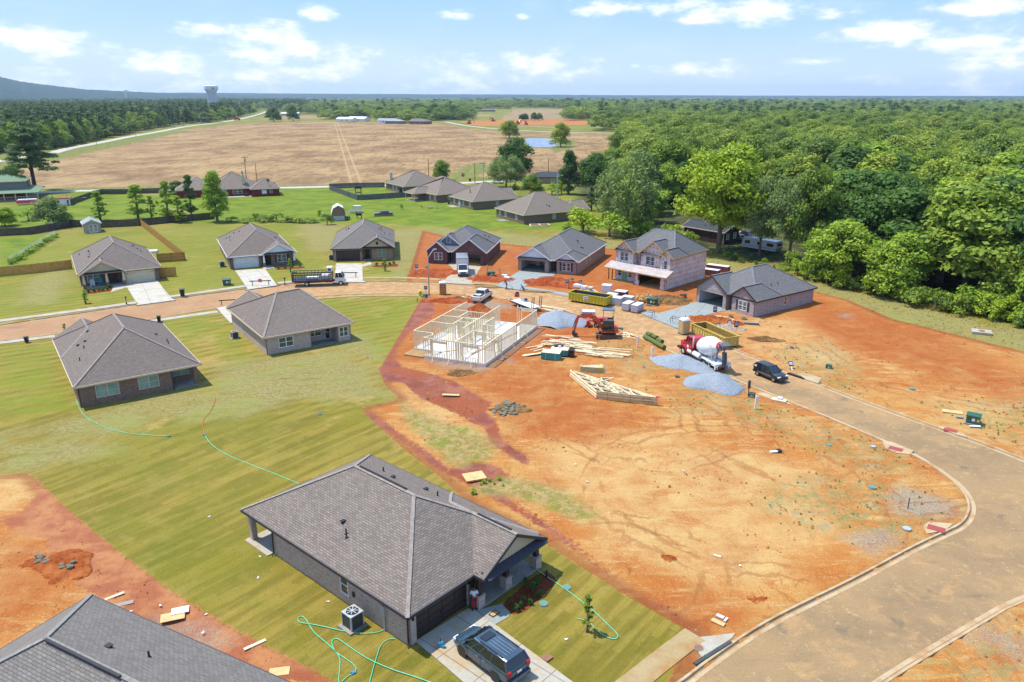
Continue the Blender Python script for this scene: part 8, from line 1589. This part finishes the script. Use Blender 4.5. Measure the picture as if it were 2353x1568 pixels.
board(2188,947,2.0,.9,-20,'board_tan','flat tan board lying left of the green labelled box',.05); board(2204,960,.6,.5,-20,'old_slab','small square stone slab below the tan board',.12,'slab','slab'); board(2240,975+6,1.1,.3,-5,'white_wrap','white sign lying on the ground in front of the green labelled box',.08,'fallen_sign','sign'); board(397,1418,1.5,.9,20,'board_tan','pale broken plasterboard sheet on the lower left clay',.04,extra=[('sheet','white_wrap',[(-.1,.1,.05,1.0,.8,.09)])]); board(257,1374,1.6,.25,42,'trim_cream','narrow pale board at the edge of the corner roof, left one',.06); board(283,1390,1.3,.4,25,'old_slab','pale greenish board at the edge of the corner roof, right one',.06)
board(586,1483,1.4,.22,40,'lumber','tan plank lying on the clay near the lawn edge, lower left',.06); board(642,1545,1.2,.7,10,'board_tan','tan plywood scrap by the clay edge at the bottom',.05); board(1648,1280,.6,.22,-30,'trim_cream','small pale block lying alone on the clay lot',.1); board(1650,1432,.9,.35,-40,'board_tan','broken tan board with white scraps near the lower clay edge',.08,extra=[('sheet','white_wrap',[(-.4,.5,0,.1,.75,.1),(.2,.35,0,.35,.8,.08)])]); board(1782,1039,1.2,.3,15,'white_wrap','white and black scrap on the middle of the clay lot',.1,extra=[('sheet','black',[(.2,-.2,.0,.6,.3,.14)])]); board(1036,908,2.0,.5,-5,'board_tan','tan board lying in the red mud track',.03)
board(1727,745-0,2.2,.45,-15,'old_slab','long pale block on the clay right of the fallen signs',.25,'block','block'); board(1790,922,1.6,.9,-30,'trim_cream','pile of white chunks on the kerb below the black car',.2,'rubble_chunks','rubble',[('sheet','white_wrap',[(-.2,-.1,.2,.3,.4,.4)])]); board(1424,484-2,0.1,.1,0,'lumber','x') if 0 else None
bits('raised_bed','pale timber raised garden bed on the bright lawn','garden bed',1240,519,0,[('timber','lumber',[(-2.6,-1.3,0,2.6,-1.15,.35),(-2.6,1.15,0,2.6,1.3,.35),(-2.6,-1.15,0,-2.45,1.15,.35),(2.45,-1.15,0,2.6,1.15,.35),(-.1,-1.15,0,.1,1.15,.35)]),('soil','soil_dark',[(-2.45,-1.15,0,2.45,1.15,.2)])],yaw=10)
bits('play_set','wooden play tower with brown roof inside the gray fenced yard','play set',824,452,0,[('post','wood_post',[(-1,-1,0,-.85,-.85,2.8),(.85,-1,0,1,-.85,2.8),(-1,.85,0,-.85,1,2.8),(.85,.85,0,1,1,2.8)]),('deck','wood_post',[(-1,-1,1.3,1,1,1.45)]),('roof','siding_maroon',[(-1.3,-1.3,2.8,1.3,1.3,3.1),(-1.1,-.7,3.1,1.1,.7,3.6)]),('slide','green_box',[(1,-.4,.2,3.4,.3,.5)]),('swing_beam','wood_post',[(-3.6,-.1,2.2,-1,.05,2.35),(-3.6,-1,0,-3.45,-.85,2.3)])],yaw=15)
bits('grill_clutter','black barbecue and scattered toys beside the far house patio','barbecue',926,444,0,[('grill','black',[(-1.2,-.5,0,.6,.5,1.8),(1.0,-.4,0,2,.4,1.0)]),('toys','marker_pink',[(-4,-.8,0,-3.2,0,.3),(-2.6,-1.2,0,-2,-.7,.3)]),('toys','lamp_clear',[(-5,-.5,0,-4.3,0,.4)])]); bits('patio_clutter','barbecue and furniture on the patio of the far pyramid-roofed house','furniture',1048,469.5,0,[('grill','black',[(-.6,-.4,0,.3,.4,1.2),(.9,-.3,0,1.5,.3,1.1)]),('umbrella','trim_cream',[(-1.9,-.2,.9,-1.5,.2,2.6)]),('chair','dark_gray',[(-2.6,-.4,0,-2,.2,.9)])])
bits('patio_set','metal garden chairs and table on the bright lawn','garden furniture',990,479,0,[('table','paint_silver',[(-1,-.5,.5,.6,.5,.6),(-.8,-.4,0,-.7,-.3,.5),(.4,.3,0,.5,.4,.5)]),('chair','paint_silver',[(1.4,-.4,.4,2.1,.3,.5),(2.0,-.4,.5,2.1,.3,1.1)]),('chair','dark_gray',[(-3,-.3,.4,-2.3,.4,.5),(-3,-.3,.5,-2.9,.4,1.1)])]); bits('smoker_grill','black barrel smoker grill on the bright lawn near the tractor','barbecue',826,502,0,[('barrel','black',[(-.9,-.35,.8,.7,.35,1.4)]),('stack','black',[(-.9,-.1,1.4,-.75,.1,2.0)]),('legs','black',[(-.7,-.3,0,-.6,-.2,.8),(.5,-.3,0,.6,-.2,.8),(-.7,.2,0,-.6,.3,.8),(.5,.2,0,.6,.3,.8)])])
bits('picnic_bench','picnic table and white box on the bright lawn, behind the smoker grill','garden furniture',818,490,0,[('table','paint_silver',[(-2,-.4,.7,2,.4,.8),(-1.5,-.3,0,-1.4,.3,.7),(1.4,-.3,0,1.5,.3,.7)]),('bench','paint_silver',[(-2,-1,.4,2,-.7,.48),(-2,.7,.4,2,1,.48)]),('white_box','white_paint',[(-1.0,1.2,1.2,1.2,2.4,2.0)]),('frame','galvanised',[(-1.1,1.1,0,-1,1.2,1.9),(1.1,1.1,0,1.2,1.2,1.9)])]); bits('hut','small hut with a faded red roof near the green-roofed house','hut',145,472,0,[('wall','trim_white',[(-2,-1.5,0,2.2,1.5,2.2)]),('roof','lamp_red',[(-2.4,-1.8,2.2,2.6,1.8,2.45)])],yaw=20); bits('covered_boat','magenta and white covered boat beside the porch of the green-roofed house','boat',65,470,0,[('hull','marker_pink',[(-3,-1,.5,3,1,1.4)]),('cover','white_wrap',[(-2.6,-.9,1.4,2.6,.9,1.7)])],yaw=25)
bits('paddling_pool','small white and blue paddling pool behind the house with porch chairs','pool',344,581,0,[('rim','white_paint',[(-1.6,-1,0,1.6,1,.5)]),('water','lid_teal' if 0 else 'lamp_clear',[(-1.4,-.8,.5,1.4,.8,.53)])],yaw=15)
def chair(px,py,m,lab,yaw):
    bits('garden_chair',lab,'chair',px,py,.12,[('seat',m,[(-.35,-.35,.4,.35,.3,.48)]),('backrest',m,[(-.35,.25,.48,-.2,.33,1.3),(-.15,.25,.48,0,.33,1.35),(.05,.25,.48,.2,.33,1.35),(.24,.25,.48,.36,.33,1.3)]),('arm',m,[(-.42,-.35,.68,-.32,.3,.74)]),('arm',m,[(.32,-.35,.68,.42,.3,.74)]),('leg',m,[(-.35,-.35,0,-.27,-.27,.4)]),('leg',m,[(.27,-.35,0,.35,-.27,.4)]),('leg',m,[(-.35,.22,0,-.27,.3,.4)]),('leg',m,[(.27,.22,0,.35,.3,.4)])],yaw=yaw)
plain('teal_plastic',rgb('1ea6a8'),.5); chair(214,661,'white_paint','white rocking chair on the porch of the brown brick house',31); chair(233,657,'teal_plastic','teal garden chair on the porch beside the white one',31)
bits('spray_pump','bright blue pump sprayer on the driveway in front of the garage door','sprayer',1013,1487,.08,[('tank',MATS.get('cyan') or plain('cyan',rgb('2a93b8'),.4),[(-.15,-.1,0,.15,.1,.28),(.1,-.2,0,.3,-.05,.14)]),('handle','black',[(-.02,-.02,.28,.02,.02,.6)])]); bits('door_mat','brown mat with gold scroll on the path by the porch','mat',1137-1,1412.5,.075,[('mat','siding_maroon',[(-.35,-.22,0,.35,.22,.025)]),('border','lumber_dark',[(-.28,-.15,.025,.28,.15,.03)])],yaw=48); bits('drain_grate','brown square drain grate at the edge of the front lawn','grate',1257,1513,.03,[('grate','lid_rust',[(-.3,-.25,0,.3,.25,.05)])],yaw=45)
bits('storm_socks','dark filter sock with green ends lying in the kerb inlet by the pavement corner','filter sock',1650,1494,-.1,[('sock','dark_gray',[(-2.2,-.12,0,-1.2,.12,.2),(-1.1,-.12,0,.0,.12,.2),(.1,-.12,0,1.2,.12,.2)]),('end_cap','green_box',[(-1.2,-.13,.05,-1.05,.13,.22),(0,-.13,.05,.12,.13,.22)])],yaw=36)
bits('kerb_inlet','long dark kerb inlet slot beside the outer kerb below the black car','kerb inlet',1848,869.5,.0,[('slot','black',[(-2.3,-.2,-.1,2.3,.15,.055)])],yaw=-54); bits('black_post_bag','small dark meter bag standing where the hose leaves the porch','bag',1256,1326,0,[('bag','black',[(-.06,-.05,0,.06,.06,.55)])]); bits('metal_stake','short dark stake in the lawn near the hydrant','stake',959,695,0,[('stake','dark_gray',[(-.05,-.05,0,.05,.05,.7)])]); bits('metal_stake','thin dark stake in the gravelly corner lot','stake',2086,1169,0,[('stake','dark_gray',[(-.03,-.03,0,.03,.03,1.0)])])
bits('white_tarp','crumpled white and patterned sheet on the red clay by the fresh drive','rubbish',1162,638,0,[('sheet','white_wrap',[(-.8,-.3,0,.2,.5,.5),(.0,-1.2,0,.9,-.2,.35)]),('sheet','brick_wrap',[(.6,-1.6,0,1.3,-.8,.3)])],yaw=-20); bits('wheelbarrow','dark blue wheelbarrow tipped on the soil near the gray and rose brick house','wheelbarrow',1570,684,0,[('tray','paint_gray',[(-.5,-.35,.3,.5,.35,.65)]),('wheel','black_rubber',[(.5,-.06,0,.8,.06,.35)]),('handle','wood_post',[(-1.2,-.3,.5,-.5,-.24,.56),(-1.2,.24,.5,-.5,.3,.56)])],yaw=40)
for px,py,lab in ((1120,625,'gray standing slab end left of the green box by the drive'),(1148,628,'gray standing slab end right of the green box by the drive'),(1490,690,'gray post left of the green box near the brick pallets'),(1514,695,'gray post right of the green box near the brick pallets')): bits('service_pipe',lab,'pipe',px,py,0,[('pipe','galvanised',[(-.12,-.08,0,.12,.08,1.3)])],yaw=10)
# white scraps
for i,(px,py) in enumerate([(480,1188),(593,1329),(598,1280),(755,1383),(474,1412),(368,1392),(300,1408),(466,1455),(1571,1083),(1350,1107),(1322,1047+20),(1700,1300),(1300,1400+70)]):
    x,y=at(px,py); b=MB(); b.box(-.08,-.05,0,.08,.05,.04); b.box(.02,.02,.03,.13,.09,.07); o=b.build('litter','white_wrap',uv=False,loc=(x,y,max(gz(x,y),0)),rz=i); tag(o,'small white scrap of litter on the ground','litter','white scraps of litter')
# hoses
def hose(pts,lab,m='hose_green',r=.026,z=.04,n_=3):
    l=smooth_line([at(*p) for p in pts],n_); b=MB(); b.tube([(x,y,z) for x,y in l],r,6); o=b.build('garden_hose',m,uv=False,smooth=True); tag(o,lab,'hose'); return o
SCL=1; plain('hose_green',rgb('57c9a0'),.4); plain('hose_orange',rgb('c96a30'),.5); plain('hose_fit',rgb('2f7fb0'),.4)
hose([(174,918),(178,928),(183,940),(192,955),(210,968),(245,985),(290,997),(340,1001),(388,1003)],'green hose curving from the brown brick house corner across the lawn')
hose([(471,999),(478,1015),(500,1034),(530,1050),(580,1070),(630,1089),(688,1113)],'long green hose crossing the lawn to the big house roof edge'); hose([(494,912),(494,925),(482,950),(468,962),(465,978),(470,998)],'thin orange cable leading up the lawn from the blue fitting','hose_orange',.025)
hose([(886,1446),(870,1455),(830,1458),(790,1452),(745,1441),(707,1434),(690,1433),(683,1424),(688,1417),(700,1419),(710,1436),(722,1456),(745,1474),(768,1494),(782,1512),(781,1540),(778,1562),(780,1574)],'green hose looping on the side lawn, ending at the left of the big house'); hose([(1012,1578),(950,1555),(900,1540),(850,1518),(820,1500),(790,1478),(775,1468),(765,1470),(762,1480),(770,1500),(795,1515),(815,1530),(820,1540),(812,1550),(800,1554),(786,1568)],'tangled green hose running along the bottom edge of the side lawn'); hose([(908,1470),(895,1469),(880,1478),(872,1490),(866,1510),(858,1535),(850,1568),(846,1580)],'green hose dropping from the meter wall straight down the side lawn')
hose([(1235,1311),(1255,1325),(1290,1348),(1330,1378),(1370,1410),(1400,1440),(1418,1457),(1421,1466),(1412,1471),(1395,1466),(1370,1450),(1357,1433),(1345,1426),(1327,1423)],'green hose looped round the young tree on the front lawn')
for px,py,lab in ((388,1003,'blue hose fitting at the end of the left hose'),(470,1000,'blue hose fitting where green hose and orange cable meet'),(735,953,'small blue marker tag on the middle lawn'),(861,791,'small blue tag on the lawn near the mud edge, upper one'),(845,822,'small blue tag on the lawn near the mud edge, lower one'),(812,1547,'white hose tap lying in the side lawn')): bits('hose_fitting',lab,'fitting',px,py,0,[('fitting','hose_fit',[(-.16,-.06,0,.16,.06,.1),(-.05,-.15,0,.05,.15,.08)])])
# clods, weeds tufts as small countable things are too many: one ground-cover object
def tufts():
    rs_=np.random.RandomState(3); V=[]
    polys=[PG(p) for p in REG['weed']]+[PG(p) for p in REG['straw'][2:3]]
    N=0; X_=rs_.uniform(-40,75,60000); Y_=rs_.uniform(40,185,60000); keep=np.zeros(60000,bool)
    for p in polys: keep|=sdf(X_,Y_,p)>-1.0
    keep&=sdf(X_,Y_,ROADP)<-.5; X_=X_[keep][:900]; Y_=Y_[keep][:900]; C=[(x,y,.03,rs_.uniform(.05,.16),.06) for x,y in zip(X_,Y_)]
    V=leaves(C,1,.09,rs_,inner=.1); me=quadmesh('weeds',V,'leaf_weed'); o=bpy.data.objects.new('weeds',me); COL.objects.link(o); o['kind']='stuff'; o['label']='sparse green weed tufts over the clay lots and verge'; o['category']='weeds'
leafmat('leaf_weed',[(.17,.20,.06),(.26,.26,.09)]); tufts()
def crumbs():
    rs_=np.random.RandomState(9); X_=rs_.uniform(-45,80,90000); Y_=rs_.uniform(36,165,90000); k=sdf(X_,Y_,PG(REG['dirt'][0]))>.3; k|=sdf(X_,Y_,PG(REG['dirt'][1]))>.2; k&=sdf(X_,Y_,ROADP)<-.6; dens=vnoise(X_,Y_,5,31)+.6*vnoise(X_,Y_,1.7,33); k&=dens>.12; X_=X_[k][:9000]; Y_=Y_[k][:9000]; V=[];F=[]; b=MB()
    P=[]; s=np.exp(rs_.normal(-2.75,.45,len(X_)))
    base=np.array([(1,0,0),(0,1,0),(-1,0,0),(0,-1,0),(0,0,.9)]); q=[]
    for i,(x,y) in enumerate(zip(X_,Y_)):
        a=rs_.rand()*6.28; ca,sa=math.cos(a),math.sin(a); z=gz(x,y)+.0; t=len(V)
        for (u,v,w) in base: r=s[i]*rs_.uniform(.7,1.3); V.append((x+(u*ca-v*sa)*r,y+(u*sa+v*ca)*r,z+w*r-.02))
        F+= [(t,t+1,t+4),(t+1,t+2,t+4),(t+2,t+3,t+4),(t+3,t,t+4)]
    me=bpy.data.meshes.new('clods'); me.from_pydata(V,[],F); me.materials.append(MATS['clay_clod']); o=bpy.data.objects.new('clods',me); COL.objects.link(o); o['kind']='stuff'; o['label']='small clay clods and stones scattered over the bare lots'; o['category']='clods'
SCL=.6; speck('clay_clod',rgb('c98a55'),rgb('a3622f'),rgb('e0bd95'),.8,.2); crumbs()
SCL=0.8
# ---------------------------------------------------------------- people
plain('skin',rgb('8a5a40'),.6); plain('shirt_white',rgb('e6e8ee'),.8); plain('trousers_red',rgb('b5202c'),.8); plain('shirt_red',rgb('b01f28'),.8); plain('trousers_grey',rgb('9aa2a8'),.8); plain('clothes_dark',rgb('4a5145'),.8); plain('hair_black',rgb('15120f'),.7); plain('shirt_blue',rgb('2b5f9a'),.8)
def skinned(name,J,E,m,par,sub=2):
    me=bpy.data.meshes.new(name); me.from_pydata([p for p,_ in J],E,[]); me.materials.append(MATS[m]); o=bpy.data.objects.new(name,me); COL.objects.link(o); o.parent=par
    md=o.modifiers.new('skin','SKIN'); md.use_smooth_shade=True; l=me.skin_vertices[0].data if me.skin_vertices else None
    if l is None: bpy.context.view_layer.objects.active=o; bpy.ops.object.modifier_apply  # pragma: no cover
    for i,(_,r) in enumerate(J): l[i].radius=(r,r)
    l[0].use_root=True; s=o.modifiers.new('sub','SUBSURF'); s.levels=sub-1; s.render_levels=sub-1; return o
def person(x,y,z,yaw,label,shirt,trousers,pose='stand',hair='hair_black',s=1.0):
    t=thing('person',label,'person',(x,y,z),R(yaw)); t.scale=(s,)*3
    if pose=='stand': hip=(0,0,.93); kn=[(-.11,.0,.5),(.11,.01,.5)]; ft=[(-.13,0,.08),(.13,.02,.08)]; ch=(0,.0,1.3); nk=(0,.0,1.48); hd=(0,-.02,1.62); el=[(-.27,-.04,1.12),(.27,-.04,1.12)]; ha=[(-.08,-.25,1.13),(.10,-.26,1.16)]
    elif pose=='work': hip=(0,.05,.9); kn=[(-.14,.05,.48),(.14,-.12,.5)]; ft=[(-.16,.2,.08),(.16,-.15,.08)]; ch=(0,-.16,1.24); nk=(0,-.24,1.40); hd=(0,-.32,1.53); el=[(-.27,-.34,1.08),(.25,-.36,1.02)]; ha=[(-.16,-.56,1.02),(.12,-.62,.88)]
    else: hip=(0,.15,.32); kn=[(-.14,-.18,.42),(.14,-.1,.10)]; ft=[(-.15,.05,.06),(.15,.38,.06)]; ch=(0,-.12,.68); nk=(0,-.24,.82); hd=(0,-.34,.92); el=[(-.25,-.32,.5),(.25,-.34,.5)]; ha=[(-.16,-.55,.15),(.16,-.58,.12)]
    sh=[(-.2,ch[1]+.0,ch[2]+.1),(.2,ch[1],ch[2]+.1)]; V=Vector
    J=[(hip,.12),(ch,.13),(nk,.055),(V(hd)-V((0,0,.05)),.075),(V(hd)+V((0,-.01,.04)),.095),(V(hd)+V((0,0,.11)),.07)]; E=[(0,1),(1,2),(2,3),(3,4),(4,5)]
    for k in (0,1):
        b=len(J); J+=[(sh[k],.062),(el[k],.043),(ha[k],.03)]; E+=[(1,b),(b,b+1),(b+1,b+2)]
        d=(V(ha[k])-V(el[k])).normalized(); sd=d.cross(V((0,0,1))).normalized(); p0=V(ha[k])+d*.06; J.append((tuple(p0),.028)); E.append((b+2,b+3))
        for i,f in enumerate((-.033,-.011,.011,.033)): L=(.07,.085,.08,.06)[i]; c=len(J); J+=[(tuple(p0+sd*f+d*.03),.010),(tuple(p0+sd*f*1.2+d*L+V((0,0,-.015))),.008)]; E+=[(b+3,c),(c,c+1)]
        c=len(J); J+=[(tuple(V(ha[k])-sd*.04*(1-2*k)+d*.04),.011)]; E.append((b+2,c))
        b=len(J); J+=[((kn[k][0]*.9,hip[1],hip[2]-.06),.09),(kn[k],.058),(ft[k],.04),((ft[k][0],ft[k][1]-.15,.05),.035)]; E+=[(0,b),(b,b+1),(b+1,b+2),(b+2,b+3)]
    skinned('body',[(tuple(p),r) for p,r in J],E,'skin',t)
    # shirt
    J=[(tuple(V(hip)+V((0,0,.02))),.155),(tuple((V(hip)+V(ch))/2),.15),(ch,.165),(tuple(V(ch)+V((0,0,.13))),.10)]; E=[(0,1),(1,2),(2,3)]
    for k in (0,1): b=len(J); J+=[(sh[k],.085),(tuple(V(sh[k]).lerp(V(el[k]),.75)),.072)]; E+=[(2,b),(b,b+1)]
    skinned('shirt',J,E,shirt,t)
    J=[(tuple(V(hip)+V((0,0,.0))),.145)]; E=[]
    for k in (0,1): b=len(J); J+=[((kn[k][0]*.9,hip[1],hip[2]-.1),.105),(kn[k],.078),(tuple(V(ft[k])+V((0,0,.05))),.062)]; E+=[(0,b),(b,b+1),(b+1,b+2)]
    skinned('trousers',J,E,trousers,t)
    b=MB(); h=V(hd); b.loft([[(h.x+r*math.cos(a*.785),h.y+.02+r*1.1*math.sin(a*.785),h.z+zz) for a in range(8)] for r,zz in ((.098,.05),(.108,.10),(.09,.155),(.04,.185))]); b.build('hair',hair,t,smooth=True,uv=False)
    for k in (0,1): boxp(t,'shoe','black',(ft[k][0]-.05,ft[k][1]-.2,0,ft[k][0]+.05,ft[k][1]+.08,.09)); boxp(t,'eye','black',(h.x-.035+.07*k-.01,h.y-.115,h.z+.03,h.x-.035+.07*k+.01,h.y-.10,h.z+.045))
    boxp(t,'nose','skin',(h.x-.012,h.y-.125,h.z-.01,h.x+.012,h.y-.10,h.z+.03)); boxp(t,'mouth','lamp_red',(h.x-.025,h.y-.11,h.z-.045,h.x+.025,h.y-.098,h.z-.035))
    return t
x,y=at(1090,1401); person(x,y,.06,10,'person in a white T-shirt and red trousers standing at the brown garage door, looking down','shirt_white','trousers_red')
x,y=at(1164,664); person(x,y,0,-60,'worker in dark clothes smoothing the fresh concrete with a long-handled rake','clothes_dark','clothes_dark','work'); bits('concrete_rake','long-handled concrete rake held by the worker in dark clothes','rake',1172,664,0,[('head','dark_gray',[(.3,-.3,.05,.42,.3,.15)])]); 
x0,y0=at(1165,664); x1,y1=at(1175,664); b=MB(); b.beam((x0+.4,y0-.35,1.0),(x1+.35,y1,.12),.03,.03); o=b.build('rake_handle','wood_post',uv=False); tag(o,'thin wooden rake shaft in the hands of the worker in dark clothes','tool')
x,y=at(1202,668); person(x,y,0,-100,'kneeling worker in blue bending over the edge of the fresh concrete','shirt_blue','clothes_dark','kneel')
x,y=at(1677.5,699); person(x,y,.05,60,'worker in a red shirt and gray trousers sweeping inside the open garage','shirt_red','trousers_grey','work'); bits('broom','broom pushed by the worker in the red shirt','broom',1672,700,.05,[('head','black',[(-.2,-.25,0,-.1,.25,.1)]),('handle','wood_post',[(-.15,-.02,.1,-.11,.02,1.2)])])
# ---------------------------------------------------------------- haze
def haze():
    b=MB(); b.box(-14500,-250,-6,14500,15000,205); m,n=mat('haze'); v=n.new('ShaderNodeVolumePrincipled'); v.inputs['Color'].default_value=(0.62,0.79,1.0,1); v.inputs['Density'].default_value=HAZE; v.inputs['Anisotropy'].default_value=0.3
    o=n.new('ShaderNodeOutputMaterial'); n.t.links.new(v.outputs[0],o.inputs['Volume'])
    h=b.build('haze',m,uv=False); h['kind']='stuff'
HAZE=6.5e-5
haze()
